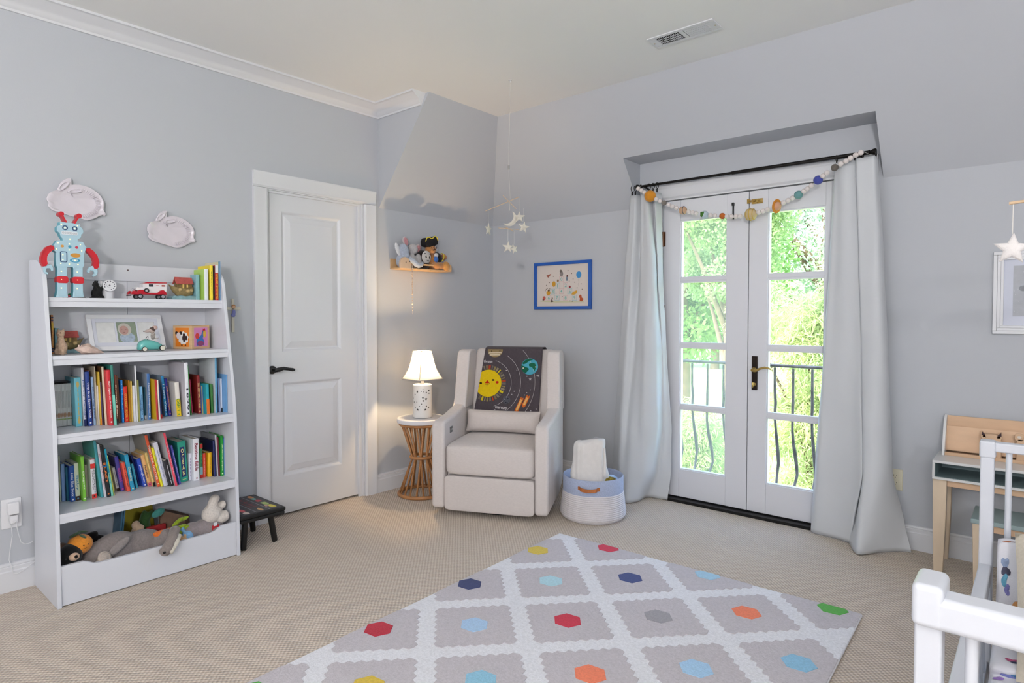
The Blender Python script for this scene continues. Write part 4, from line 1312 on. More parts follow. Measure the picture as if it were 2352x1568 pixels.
t = plush('plush_paw_toy', 'greige plush foot with round sole sticking up at the front of the toy bin', 'soft toy', (.315, -3.035, ZBIN), [((0, 0, .05), (.026, .03, .05)), ((.012, .008, .098), (.026, .028, .03))], 'a89a8e', .005)
g = G().lathe([(.025, -.008), (.029, -.003), (.028, .004), (.021, .007), (.020, .004), (.012, .008), (.006, .009), (0, .010)], 24, (.028, .012, .121), M=Matrix.Rotation(R(-25), 4, 'X') @ Matrix.Rotation(R(58), 4, 'Y'))
g.build('sole', plushm('b8aba0'), t, smooth=60)
plush('plush_penguin', 'black long plush flipper poking up behind the orange plush fruit', 'soft toy', (.155, -3.030, ZBIN), [((0, 0, .08), (.03, .04, .08)), ((0, -.005, .165), (.022, .048, .024), (32, 0, 0)), ((0, .03, .14), (.022, .04, .03), (30, 0, 0))], '171211', .006)
plush('plush_tan_toy', 'shaggy tan plush in the back left corner of the toy bin', 'soft toy', (.17, -3.150, ZBIN), [((0, 0, .08), (.05, .04, .085)), ((.01, .0, .15), (.035, .035, .035))], '8f705c', .006)
plush('plush_hand_toy', 'beige plush hand in front of the gold tin in the toy bin', 'soft toy', (.165, -2.835, ZBIN), [((0, 0, .09), (.03, .03, .09)), ((.01, -.002, .185), (.016, .021, .022)), ((.02, .016, .172), (.014, .018, .012)), ((.022, .012, .158), (.014, .019, .011))], 'b39a82', .005)
tag(G().box(-.05, .05, -.004, .004, 0, .27).box(-.052, .05, .006, .013, 0, .275).build('picture_book', gloss('44708c'), None, (.095, -2.912, ZBIN + .003), (R(-6), 0, 0), bevel=.001, bseg=1), 'blue edged flat book standing behind the toys left of the gold tin', 'book')
g = G().prism(rrect(-.075, .075, 0, .262, .022), 'x', -.010, .010)
tag(g.build('gold_tin', mat('8f8228', rough=.22, metal=.85, bump=.04, scale=8), None, (.125, -2.800, ZBIN + .004), (0, R(-14), 0), bevel=.003, smooth=40), 'shiny gold green metal tin lid leaning at the back of the toy bin', 'tin')
t = thing('paper_bag', 'crumpled brown paper bag at the back of the toy bin', 'bag', (.125, -2.635, ZBIN))
g = G()
random.seed(3)
rows = []
for k in range(5):
    z = .19 * k / 4
    rows.append([((.060 + random.uniform(-.006, .006)) * math.cos(a), (.076 + random.uniform(-.008, .008)) * math.sin(a), z * (1 - .18 * math.sin(a))) for a in [2 * PI * j / 14 for j in range(14)]])
g.add([p for r_ in rows for p in r_], [(14 * k + i, 14 * k + (i + 1) % 14, 14 * k + 14 + (i + 1) % 14, 14 * k + 14 + i) for k in range(4) for i in range(14)] + [tuple(range(14)), tuple(range(56, 70))])
g.build('sheet', mat('6f5646', rough=.85, bump=.6, scale=25, var=.15, vscale=20), t)
tag(G().box(-.011, .011, -.045, .045, 0, .160).build('toy_block', mat('9c1f22', rough=.6, bump=.1, scale=60), None, (.174, -2.745, ZBIN), bevel=.004), 'dark red soft block behind the plush carrot', 'block')
t = plush('plush_carrot', 'orange plush carrot with bright green leaves in the toy bin', 'soft toy', (.285, -2.705, ZBIN), [((0, -.045, .142), (.022, .040, .022), (-12, 0, 0)), ((0, -.062, .146), (.017, .036, .018), (-8, 0, 0)), ((0, -.02, .151), (.014, .02, .016)), ((0, -.03, .06), (.03, .04, .062))], 'db7334', .005)
for c_, r_, q in (((.0, .022, .186), (.011, .034, .010), (28, 0, 12)), ((-.01, .055, .191), (.010, .026, .009), (16, 0, -10)), ((.016, .026, .161), (.012, .036, .010), (6, 0, 8)), ((.02, .012, .137), (.010, .026, .013), (-10, 0, 0)), ((.012, .060, .153), (.011, .026, .010), (-4, 0, 0)), ((0, .03, .135), (.010, .034, .012), (-8, 0, 0))):
    bits(t, 'leaf', '8a9f24', [(c_, r_, q)])
bits(plush('plush_green_toy', 'dark green and teal plush behind the beige plush hand', 'soft toy', (.135, -2.755, ZBIN), [((0, -.03, .12), (.03, .03, .12)), ((.005, -.022, .20), (.018, .05, .018), (35, 0, 0))], '33502a', .006), 'teal_ear', '4f9a92', [((.02, .028, .215), (.010, .034, .020), (20, 0, 0))])
t = plush('plush_doll', 'small plush with beige face and blue jacket lying beside the grey snout', 'soft toy', (.315, -2.660, ZBIN), [((0, .012, .11), (.026, .030, .030)), ((0, .028, .085), (.016, .014, .026), (-20, 0, 0)), ((0, .0, .05), (.03, .03, .055)), ((-.01, -.01, .150), (.010, .012, .016))], '86b4dc', .005)
bits(t, 'head', 'cda67e', [((.012, -.020, .098), (.023, .026, .022), (15, 0, 0)), ((.018, -.030, .122), (.007, .009, .012), (-20, 0, 0)), ((.018, -.008, .120), (.006, .007, .011))])
bits(t, 'nose', '4a2f22', [((.033, -.020, .082), (.002, .003, .002))])
t = plush('plush_rabbit', 'grey and white long haired plush upside down at the right end of the toy bin', 'soft toy', (.280, -2.562, ZBIN), [((.01, -.052, .118), (.044, .052, .050), (-18, 0, 0)), ((.02, -.075, .07), (.04, .04, .06)), ((.01, .0, .11), (.055, .06, .06)), ((.025, .045, .112), (.050, .055, .042)), ((0, .0, .04), (.06, .09, .045))], '8d8384', .006)
w = G()
w.ell((.012, .046, .186), (.045, .052, .050))
w.ell((.012, .050, .236), (.025, .027, .042), (-14, 0, 0)).ell((.012, .062, .264), (.024, .025, .022))
w.ell((.0, .092, .214), (.022, .034, .023), (25, 0, 0)).ell((.004, .106, .222), (.021, .017, .022))
w.ell((.03, .090, .160), (.027, .036, .028)).ell((.03, .108, .165), (.026, .017, .031))
w.build('belly_and_paws', plushm('d8d0c8'), t, remesh=.005)
tg = G().box(.066, .069, .022, .058, .118, .142).build('red_label', mat('b81f2a', rough=.7, bump=.1, scale=90), t)
G().box(.0665, .070, .030, .046, .138, .156).build('white_label', WHITE, t)

# ---------------------------------------------------------------- ceramic bunny plates on the wall
BUN1 = [(-3.1419,1.8245),(-3.1289,1.8478),(-3.1031,1.864),(-3.0871,1.9005),(-3.0633,1.9231),(-3.0475,1.9257),(-3.0478,1.9069),(-3.0532,1.8935),(-3.0132,1.9011),(-2.9644,1.8915),(-2.9258,1.8652),(-2.9066,1.8258),(-2.9099,1.7929),(-2.9017,1.7744),(-2.9075,1.764),(-2.9216,1.7655),(-2.9499,1.746),(-2.9832,1.7326),(-3.0103,1.7389),(-3.0529,1.7465),(-3.0893,1.7576),(-3.1201,1.763),(-3.1375,1.7823),(-3.1358,1.7978),(-3.1436,1.8108)]
BUN2 = [(-2.7116,1.7331),(-2.6957,1.7553),(-2.6702,1.7685),(-2.6571,1.801),(-2.6343,1.8225),(-2.6181,1.8232),(-2.6249,1.798),(-2.6283,1.7872),(-2.5856,1.8006),(-2.5322,1.7914),(-2.4916,1.7639),(-2.4748,1.7262),(-2.4786,1.6971),(-2.4705,1.6799),(-2.479,1.6683),(-2.4998,1.6651),(-2.5342,1.6421),(-2.5712,1.632),(-2.614,1.6411),(-2.6591,1.6525),(-2.6907,1.66),(-2.7093,1.6788),(-2.7059,1.6928),(-2.7132,1.7091)]
CER = mat('d9d2da', rough=.14, bump=.25, scale=28, var=.03, vscale=20, coat=.5)


def bunny(P_, label):
    cy = sum(p[0] for p in P_) / len(P_)
    cz = sum(p[1] for p in P_) / len(P_)
    t = thing('bunny_plate', label, 'wall plate', (0.001, cy, cz), 0, 'ceramic bunny plates on the wall')
    Q = []
    n = len(P_)
    for i in range(n):      # soften the outline
        for k in range(3):
            u = k / 3
            p0, p1, p2, p3 = P_[i - 1], P_[i], P_[(i + 1) % n], P_[(i + 2) % n]
            Q.append(tuple(.5 * (2 * p1[j] + (p2[j] - p0[j]) * u + (2 * p0[j] - 5 * p1[j] + 4 * p2[j] - p3[j]) * u * u + (3 * p1[j] - p0[j] - 3 * p2[j] + p3[j]) * u ** 3) for j in (0, 1)))
    Q = [(y - cy, z - cz) for y, z in Q]
    n = len(Q)

    def ringat(s, x):
        return [(x, y * s, (z + (.004 if s < 1 else 0)) * s) for y, z in Q]
    body_c = (0, -.012)
    rows = [ringat(.80, 0), ringat(1.0, .016), ringat(1.0, .022), ringat(.955, .024)]
    inner = []
    for s, x in ((.86, .017), (.74, .014), (.4, .012)):
        r_ = []
        for y, z in Q:
            zz = min(z, .045)          # the dish itself leaves out the ears
            r_.append((x, (y + .006) * s, (zz - .012) * s + .002))
        inner.append(r_)
    rows += inner
    g = G()
    g.add([p for r_ in rows for p in r_], [(n * k + i, n * k + (i + 1) % n, n * k + n + (i + 1) % n, n * k + n + i) for k in range(len(rows) - 1) for i in range(n)] + [tuple(range(n)), tuple(range(n * (len(rows) - 1), n * len(rows)))])
    g.build('plate', CER, t, smooth=55)
    W = max(q[0] for q in Q) - min(q[0] for q in Q)
    for (ey, ez), (ry_, rz_), rot in (((-.185 * W, .265 * W), (.145 * W, .052 * W), 48), ((.0 * W, .185 * W), (.135 * W, .042 * W), 14)):
        g = G()
        a0 = R(rot)
        vs = []
        rr = [(1.0, .018), (.97, .026), (.75, .028), (.6, .023), (.2, .022)]
        for s, x in rr:
            for k in range(20):
                a = 2 * PI * k / 20
                u, v = ry_ * s * math.cos(a), rz_ * s * math.sin(a)
                vs.append((x, ey + u * math.cos(a0) - v * math.sin(a0), ez + u * math.sin(a0) + v * math.cos(a0)))
        g.add(vs, [(20 * k + i, 20 * k + (i + 1) % 20, 20 * k + 20 + (i + 1) % 20, 20 * k + 20 + i) for k in range(4) for i in range(20)] + [tuple(range(80, 100))])
        g.build('ear', CER, t, smooth=55)
    g = G()
    for k in range(26):           # fluted fur strokes round the rump
        a = R(-75 + 150 * k / 25)
        y1, z1 = .44 * W * math.cos(a) * .95 + .02 * W, .30 * W * math.sin(a) - .03 * W
        y2, z2 = .36 * W * math.cos(a) * .95 + .02 * W, .23 * W * math.sin(a) - .03 * W
        g.tube([(.0205, y1, z1), (.0195, y2, z2)], [.0028, .0010], 6)
    g.build('fluting', CER, t, smooth=60)
    return t


bunny(BUN1, 'larger white ceramic bunny plate on the wall above the robot')
bunny(BUN2, 'smaller white ceramic bunny plate on the wall right of the larger one')

# cross
t = thing('wall_cross', 'small cream wooden cross with praying child figure between bookcase and door', 'cross', (0, -2.258, 1.265))
CR = mat('cfcabd', rough=.6, bump=.2, scale=60)
G().box(.0005, .010, -.008, .008, -.098, .098).box(.0005, .010, -.046, .046, .034, .049).build('cross_bar', CR, t, bevel=.002)
G().ell((.014, .002, .018), (.008, .011, .018)).ell((.014, -.002, .002), (.008, .014, .012)).build('robe', mat('7278b4', rough=.6, bump=.2, scale=90), t, remesh=.0025)
G().ell((.015, .001, .050), (.009, .0105, .011)).build('head', mat('d2a888', rough=.6, bump=.1, scale=90), t, smooth=180)
G().ell((.013, .001, .054), (.0095, .0115, .010)).build('hair', mat('b07a4a', rough=.7, bump=.3, scale=90), t, smooth=180)

# outlet with chargers on the left wall
t = thing('wall_outlet', 'white wall outlet plate with plugs left of the bookcase', 'outlet', (0.0005, -3.294, .357))
G().box(0, .006, -.0375, .0375, -.068, .068).build('cover_plate', PLASTIC, t, bevel=.003)
t2 = thing('charger', 'white square charger with cord in the upper socket of the left outlet', 'charger', (.0068, -3.292, .385))
G().box(0, .034, -.021, .021, -.027, .027).build('adapter', PLASTIC, t2, bevel=.004)
cd = [(.028, -.016, -.027), (.020, -.018, -.055), (.012, -.006, -.085), (.012, -.004, -.13), (.014, -.014, -.20), (.016, -.018, -.235), (.022, -.012, -.262), (.020, -.004, -.300), (.020, .012, -.306), (.020, .045, -.290), (.020, .068, -.274), (.020, .076, -.270)]
G().tube(cd, .0017, 6).build('cord', PLASTIC, t2, smooth=180)
t3 = thing('charger', 'small white cube charger with cord in the lower socket of the left outlet', 'charger', (.0068, -3.290, .333))
G().box(0, .026, -.014, .014, -.017, .019).build('adapter', PLASTIC, t3, bevel=.003)
G().box(.026, .030, -.006, .006, -.012, -.003).build('plug', PLASTIC, t3, bevel=.001)
G().tube([(.028, .006, -.010), (.024, .010, -.04), (.014, .018, -.08), (.012, .026, -.115), (.012, .040, -.128), (.012, .062, -.128), (.010, .071, -.120)], .0017, 6).build('cord', PLASTIC, t3, smooth=180)

# ---------------------------------------------------------------- black stool with pictures on its top
t = thing('step_stool', 'small black wooden stool with printed picture top beside the bookcase', 'stool', (.215, -2.283, 0))
for s1 in (-1, 1):
    for s2 in (-1, 1):
        G().tube([(s1 * .126, s2 * .092, .0), (s1 * .124, s2 * .090, .006), (s1 * .112, s2 * .070, .165)], [.012, .0155, .0165], 14).build('leg', BLACK, t, smooth=50)
G().box(-.178, .178, -.124, .124, .158, .178).build('apron', BLACK, t, bevel=.006, bseg=3)
tp = G().box(-.183, .183, -.128, .128, .178, .200).build('seat_top', BLACK, t, bevel=.008, bseg=3)
Ms = frame((0, 0, .2002), (1, 0, 0), (0, 1, 0))
pn = flat([(-.165, -.112), (.165, -.112), (.165, .112), (-.165, .112)], Ms, 'printed_panel', mat('2f2f33', rough=.4, bump=.05, scale=80), t, 0, .0008)
for y0 in (-.034, .040):
    flat([(-.165, y0), (.165, y0), (.165, y0 + .004), (-.165, y0 + .004)], Ms, 'stripe', '8b8d92', pn, .0008, .0012)
random.seed(11)
for (x, y, hx, w, h_) in ((-.13, .078, 'd08a52', .026, .016), (-.085, .074, '6fb0a8', .022, .015), (-.03, .076, 'c23a48', .022, .018), (.04, .078, 'a9c06a', .034, .018), (.115, .080, 'd9c84a', .032, .018), (.09, .060, 'c99a86', .016, .010), (-.12, -.075, 'd8b04a', .026, .018), (-.05, -.072, 'c8655a', .030, .018), (.02, -.074, '7fa5b8', .024, .016), (.08, -.076, 'd9636a', .030, .016), (.135, -.078, 'c9b8b0', .022, .018), (.125, .006, 'c9a06a', .030, .012)):
    pts = [(x + w * (1 + .2 * math.sin(3 * a + x * 50)) * math.cos(a), y + h_ * (1 + .2 * math.cos(2 * a)) * math.sin(a)) for a in [2 * PI * k / 14 for k in range(14)]]
    flat(pts, Ms, 'fruit_print', hx, pn, .0009, .0012)
for k, w in enumerate((.016, .012, .018, .010, .016, .014, .012)):
    x_ = -.125 + k * .029
    flat([(x_, -.020), (x_ + w * .45, -.020), (x_ + w * .45 + .006, .026), (x_ + .006, .026)], Ms, 'letter_print', '8f3a42', pn, .0009, .0012)
    flat([(x_, -.020 if k % 2 else .006), (x_ + w, -.020 if k % 2 else .006), (x_ + w, -.013 if k % 2 else .013), (x_, -.013 if k % 2 else .013)], Ms, 'letter_print', '8f3a42', pn, .0009, .0012)

# ---------------------------------------------------------------- rattan side table and lamp
RAT = mat('a9774a', rough=.5, bump=.3, scale=120, var=.2, vscale=14, aniso=(1, 1, 4))
TX, TY_, TH = .265, -1.045, .545
t = thing('side_table', 'round side table with white top and hourglass rattan pole base', 'side table', (TX, TY_, 0))
G().lathe([(.001, TH - .032), (.166, TH - .032), (.170, TH - .028), (.170, TH - .004), (.166, TH), (0, TH)], 48).build('table_top', WHITE_GLOSS, t, smooth=40)
ci = lambda r_, z, n_=40: [(r_ * math.cos(2 * PI * k / n_), r_ * math.sin(2 * PI * k / n_), z) for k in range(n_)]
for r_, z, th in ((.158, .013, .0125), (.076, .268, .0105), (.148, .502, .010)):
    G().tube(ci(r_, z), th, 10, closed=True).build('rattan_ring', RAT, t, smooth=180)
for k in range(20):
    a = 2 * PI * k / 20
    da = R(16) * (1 if k % 2 else -1)
    P1 = [(.153 * math.cos(a), .153 * math.sin(a), .018), (.064 * math.cos(a + da * .6), .064 * math.sin(a + da * .6), .268), (.140 * math.cos(a + da * 1.2), .140 * math.sin(a + da * 1.2), .514)]
    G().tube(P1, .0068, 7).build('rattan_pole', RAT, t, smooth=180)

LT = TH + .0005
t = thing('table_lamp', 'lit table lamp with white star pierced base and flared square shade', 'lamp', (.268, -1.036, LT))
CERL = mat('dedcda', rough=.35, bump=.04, scale=60)
G().lathe([(.060, 0), (.068, .004), (.068, .226), (.066, .232), (.058, .235), (0, .236)], 40).build('base', CERL, t, smooth=40)
HOLE = mat('3a352f', rough=.8, bump=.1, scale=60)
va = math.atan2(-3.949 + 1.036, 3.593 - .268)
for (dx, z, r_, star) in ((-.036, .188, .010, 1), (-.051, .168, .005, 0), (-.008, .190, .004, 0), (.004, .205, .003, 0), (.008, .186, .0035, 0), (.027, .181, .007, 1), (.045, .194, .006, 0), (.046, .174, .005, 0), (.003, .146, .009, 1), (.025, .137, .011, 1), (.005, .124, .007, 0), (-.058, .113, .005, 0), (-.040, .115, .004, 0), (-.006, .102, .0045, 0), (-.022, .086, .004, 0), (0, .083, .003, 0), (.027, .085, .006, 0), (.043, .073, .005, 0), (-.034, .062, .010, 1), (.020, .062, .010, 1), (-.05, .076, .004, 0), (-.062, .140, .003, 0)):
    a = va + math.asin(dx / .069)
    M = frame((.0680 * math.cos(a), .0680 * math.sin(a), z), (-math.sin(a), math.cos(a), 0), (0, 0, 1))
    g = G()
    if star:
        pl = [((r_ if k % 2 == 0 else r_ * .42) * math.sin(PI * k / 5), (r_ if k % 2 == 0 else r_ * .42) * math.cos(PI * k / 5)) for k in range(10)]
    else:
        pl = circ((0, 0), r_ * .8, 10)
    g.prism(pl, 'z', -.001, .0006)
    g.v = [tuple(M @ Vector(v)) for v in g.v]
    g.build('star_hole' if star else 'dot_hole', HOLE, t)
G().lathe([(.012, .236), (.013, .244), (.011, .252), (.013, .262), (.010, .285), (.012, .30), (.012, .330)], 16).build('neck', CERL, t, smooth=40)
SHADE = bpy.data.materials.new('lamp_shade_cloth')
SHADE.use_nodes = True
nt = SHADE.node_tree
nt.nodes.remove(nt.nodes['Principled BSDF'])
df = nt.nodes.new('ShaderNodeBsdfDiffuse')
df.inputs[0].default_value = (.80, .78, .74, 1)
tlb = nt.nodes.new('ShaderNodeBsdfTranslucent')
tlb.inputs[0].default_value = (.94, .84, .66, 1)
mx = nt.nodes.new('ShaderNodeMixShader')
wv = nt.nodes.new('ShaderNodeTexNoise')
wv.inputs['Scale'].default_value = 300
mr = nt.nodes.new('ShaderNodeMapRange')
mr.inputs[3].default_value = .54
mr.inputs[4].default_value = .62
nt.links.new(wv.outputs[0], mr.inputs[0])
nt.links.new(mr.outputs[0], mx.inputs[0])
nt.links.new(df.outputs[0], mx.inputs[1])
nt.links.new(tlb.outputs[0], mx.inputs[2])
nt.links.new(mx.outputs[0], nt.nodes['Material Output'].inputs[0])
# flared square shade, seen on its corner
SH = [(.145, .272), (.122, .300), (.102, .335), (.088, .375), (.077, .415), (.069, .452), (.066, .470)]
ra = va - R(8)
for k in range(4):
    def fn(u, v, k=k):
        i = v * (len(SH) - 1)
        j = min(int(i), len(SH) - 2)
        r_ = SH[j][0] + (SH[j + 1][0] - SH[j][0]) * (i - j)
        z = SH[j][1] + (SH[j + 1][1] - SH[j][1]) * (i - j)
        a0, a1 = ra + k * PI / 2, ra + (k + 1) * PI / 2
        x = r_ * (math.cos(a0) * (1 - u) + math.cos(a1) * u)
        y = r_ * (math.sin(a0) * (1 - u) + math.sin(a1) * u)
        sag = 1 - .05 * math.sin(PI * u)
        return (x * sag, y * sag, z)
    G().grid(fn, 8, 12).build('shade_panel', SHADE, t, smooth=180)
g = G()
for k in range(4):
    a = ra + k * PI / 2
    g.tube([(r_ * 1.005 * math.cos(a), r_ * 1.005 * math.sin(a), z) for r_, z in SH], .0028, 6)
for r_, z, th in ((.145, .272, .004), (.066, .470, .0032)):
    cs = []
    for k in range(4):
        for u in range(6):
            a0, a1 = ra + k * PI / 2, ra + (k + 1) * PI / 2
            uu = u / 6
            sag = 1 - .05 * math.sin(PI * uu)
            cs.append((r_ * sag * (math.cos(a0) * (1 - uu) + math.cos(a1) * uu), r_ * sag * (math.sin(a0) * (1 - uu) + math.sin(a1) * uu), z))
    g.tube(cs, th, 6, closed=True)
g.build('shade_trim', mat('cfcac4', rough=.8, bump=.2, scale=200), t, smooth=180)
G().ell((0, 0, .350), (.020, .020, .024), nu=16, nv=10).build('bulb', mat('ffdf9e', rough=.3, emit=25), t, smooth=180)
pl = bpy.data.lights.new('lamp_light', 'POINT')
pl.energy = 22
pl.color = (1.0, .70, .38)
pl.shadow_soft_size = .018
plo = bpy.data.objects.new('lamp_light', pl)
col.objects.link(plo)
plo.location = (.268, -1.036, LT + .402)

# ---------------------------------------------------------------- glider armchair
CA = math.atan2(.432, .902)
CHF = mat('d3cbc8', rough=.92, bump=.45, scale=420, var=.045, vscale=60, aniso=(1, 1, 6), sheen=.15, spec=.15)
ch = thing('armchair', 'oatmeal upholstered wingback glider armchair in the corner', 'armchair', (.998, -1.142, 0), CA)
# local x along the width, local y towards the back
for s in (-1, 1):
    xo, xi = s * .378, s * .292
    a, b = sorted((xo, xi))
    pr = [(0, .042), (0, .56), (.015, .590), (.06, .600), (.20, .612), (.36, .640), (.44, .672), (.47, .690), (.52, .690), (.52, .14), (.36, .075)]
    G().prism(pr, 'x', a, b).build('arm', CHF, ch, bevel=.022, bseg=4)
    # wing: rises from the arm, leaning back a little and flaring out
    def wing(u, v):
        pass
    pw = [(.385, .640), (.405, .70), (.43, .86), (.445, .985), (.468, 1.018), (.52, 1.026), (.60, 1.02), (.615, .98), (.58, .62), (.40, .62)]
    g = G().prism(pw, 'x', s * .375, s * .285)
    g.v = [(v[0] - s * (.012 * max(0, v[2] - .64) / .38), v[1], v[2]) for v in g.v]
    g.build('wing', CHF, ch, bevel=.026, bseg=4)
back = [(.50, .40), (.515, .55), (.575, .85), (.622, 1.0), (.645, 1.024), (.70, 1.022), (.74, .98), (.70, .25), (.55, .16)]
G().prism(back, 'x', -.283, .283).build('backrest', CHF, ch, bevel=.02, bseg=4)
G().prism([(.06, .10), (.06, .36), (.55, .40), (.55, .10)], 'x', -.288, .288).build('seat_frame', CHF, ch)
g = G().ell((0, .262, .354), (.296, .274, .096), e=.22, nu=48, nv=20)
g.v = [(v[0], v[1], v[2] + (.018 * math.cos(v[0] / .292 * 1.4) * math.cos((v[1] - .262) / .272 * 1.3) if v[2] > .36 else 0)) for v in g.v]
g.build('seat_cushion', CHF, ch, smooth=180)
g = G().ell((0, .030, .146), (.2915, .034, .110), e=.14, nu=48, nv=20)
g.build('footrest', CHF, ch, smooth=180)
G().lathe([(.20, .004), (.25, .004), (.255, .012), (.25, .022), (.10, .026), (.08, .06), (.08, .16)], 36, (0, .33, 0)).build('swivel_base', BLACK, ch, smooth=40)
pnl = G().box(-.2915, -.289, .105, .150, .505, .545).build('usb_panel', mat('77797c', rough=.35, metal=.4, bump=.03, scale=60), ch, bevel=.004)
G().lathe([(.006, 0), (.006, .0012), (0, .0015)], 12, (-.289, .118, .525), M=Matrix.Rotation(R(90), 4, 'Y')).lathe([(.006, 0), (.006, .0012), (0, .0015)], 12, (-.289, .137, .525), M=Matrix.Rotation(R(90), 4, 'Y')).build('button', mat('b9bbbe', rough=.3, metal=.6, bump=.03, scale=60), pnl)

# lumbar pillow on the seat
lp = thing('lumbar_pillow', 'oatmeal lumbar pillow standing on the armchair seat', 'pillow', (0, 0, 0), 0)
lp.location = Matrix.Translation((.998, -1.142, 0)) @ Matrix.Rotation(CA, 4, 'Z') @ Vector((-.022, .398, .468))
lp.rotation_euler = (R(-12), 0, CA)
g = G()


def pil(u, v, sgn):
    x, z = (u - .5) * 2, (v - .5) * 2
    e_ = (1 - abs(x) ** 3.2) * (1 - abs(z) ** 2.4)
    pin = 1 - .06 * (1 - abs(z)) * 0 - .05 * (x * x) * (1 - z * z) * 0
    return (x * .262 * (1 - .035 * (1 - z * z)), sgn * .058 * max(0, e_) ** .55, z * .075 * (1 - .06 * (1 - x * x)) + .075)


g.grid(lambda u, v: pil(u, v, -1), 26, 12).grid(lambda u, v: pil(u, v, 1), 26, 12)
g.build('cover', mat('d0c7c3', rough=.92, bump=.45, scale=420, var=.045, vscale=60, aniso=(1, 1, 6), sheen=.15, spec=.15), lp, smooth=180)

# solar system quilt over the chair back
qo = Matrix.Translation((.998, -1.142, 0)) @ Matrix.Rotation(CA, 4, 'Z')
ql = thing('quilt', 'charcoal patchwork solar system quilt draped over the armchair back', 'blanket', (.998, -1.142, 0), CA)
QM = mat('4d464b', rough=.95, bump=.7, scale=160, var=.14, vscale=60, aniso=(6, 1, 1), sheen=.1, spec=.1)
sd = Vector((0, .12, .48)).normalized()
nd = Vector((0, -.48, .12)).normalized()
Q0 = Vector((0, .485, .55)) + nd * .006
SL = .492


def edge(s):       # left and right edge of the quilt at height s
    return -.2575 + .112 * (s / .5) * .5, .210 + .012 * s


def quilt(u, v):
    s = v * (SL + .42)
    s1 = min(s, SL)
    l_, r_ = edge(s1)
    x = l_ + (r_ - l_) * u
    wob = .0018 * math.sin(x * 95) + .002 * math.sin(x * 17 + s * 9)
    if s <= SL:
        p = Q0 + sd * s + nd * wob
    else:
        F_ = Q0 + sd * SL
        p = cr([(0, F_.y, F_.z), (0, .635, 1.036), (0, .70, 1.034), (0, .748, .998), (0, .752, .90), (0, .745, .76)], min(1, (s - SL) / .42))
    return (x, p.y, p.z)


cl = G().grid(quilt, 40, 60).build('cloth', QM, ql, smooth=180, solid=.006)
MQ = frame(Q0 + nd * .0055, (1, 0, 0), sd)
A0, A1, A2 = (-.33972, .530063), (.00036545, .0000101), (.0000235, -.000354885)
qp = lambda cx, cy: (A0[0] + A1[0] * cx + A2[0] * cy, A0[1] + A1[1] * cx + A2[1] * cy)


def qclip(poly):
    out = []
    for x, s in poly:
        l_, r_ = edge(s)
        out.append((min(max(x, l_ + .002), r_ - .002), min(max(s, .0), SL - .001)))
    return out


def qflat(poly, name, hx, h0=0, parent=None, clip=True):
    return flat(qclip(poly) if clip else poly, MQ, name, mat(hx, rough=.92, bump=.5, scale=200, var=.06, vscale=70, spec=.1), parent or cl, h0, h0 + .0014)


def qarc(c, r0, r1, a0, a1, n=40):
    return [(c[0] + r0 * math.cos(a), c[1] + r0 * math.sin(a)) for a in [a0 + (a1 - a0) * k / n for k in range(n + 1)]] + [(c[0] + r1 * math.cos(a), c[1] + r1 * math.sin(a)) for a in [a1 + (a0 - a1) * k / n for k in range(n + 1)]]


sun_c = qp(430, 830)
for rr, a0, a1 in ((.168, -72, 75), (.236, -52, 58), (.338, -45, 45)):
    tt = [a0 + (a1 - a0) * k / 60 for k in range(61)]
    pts = [(sun_c[0] + rr * math.cos(R(a)), sun_c[1] + rr * math.sin(R(a))) for a in tt]
    run = []
    for p in pts + [None]:
        ok = p and edge(p[1])[0] + .004 < p[0] < edge(p[1])[1] - .004 and .002 < p[1] < SL - .004
        if ok:
            run.append(p)
        elif len(run) > 3:
            g = G().tube([tuple(MQ @ Vector((x, s, .0008))) for x, s in run], .0012, 5)
            g.build('orbit', mat('c9c4c4', rough=.9, bump=.2, scale=90), cl, smooth=180)
            run = []
        else:
            run = []
random.seed(4)
RAYC = ['7d7566', '6f675e', 'cdb82a', '7a6a52', '877a52', '6b6258', 'a8452c', '8c8068']
for k in range(27):
    a = R(-128 + 256 * k / 26) 
    hx = RAYC[(k * 5) % 8]
    w = .062 if k % 3 else .040
    poly = qarc(sun_c, .100, .129, a - w, a + w, 3)
    if all(edge(s)[0] < x for x, s in poly):
        qflat(poly, 'sun_ray', hx)
qflat(circ(sun_c, .0965, 72), 'sun_face', 'd8b81a', .0006)
for (cx, cy, rx, rz, hx, nm) in ((280, 828, .010, .006, '1c1512', 'eye'), (530, 768, .010, .006, '1c1512', 'eye'), (612, 812, .011, .009, 'b5281c', 'cheek'), (232, 890, .008, .009, 'b5281c', 'cheek')):
    qflat(circ(qp(cx, cy), rx, 14, rz), nm, hx, .0018)
qflat([qp(*p) for p in ((412, 770), (455, 815), (440, 832), (372, 832), (368, 820))], 'beak', 'b81f1a', .0018)
g = G().tube([tuple(MQ @ Vector((*qp(*p), .003))) for p in ((370, 858), (410, 866), (445, 848), (468, 826))], .0014, 5)
g.build('smile', mat('7d2a14', rough=.9, bump=.2, scale=90), cl)
ea = qp(1255, 500)
eo = qflat(circ(ea, .060, 32, .057), 'earth', '4f9fb4')
for pl_ in ([(1095, 470), (1160, 500), (1230, 530), (1240, 560), (1175, 635), (1120, 600), (1092, 530)], [(1240, 450), (1300, 425), (1360, 440), (1385, 500), (1350, 590), (1330, 560), (1300, 510), (1245, 495)], [(1110, 430), (1180, 365), (1260, 345), (1330, 365), (1250, 385), (1180, 440), (1130, 455)]):
    qflat([qp(*p) for p in pl_], 'continent', '1f5f45', .0014)
qflat(circ(qp(1130, 530), .005, 10), 'cheek', 'd9c4bc', .0024)
qflat(circ(qp(1375, 508), .005, 10), 'cheek', 'd9c4bc', .0024)
ju = qp(570, 165)
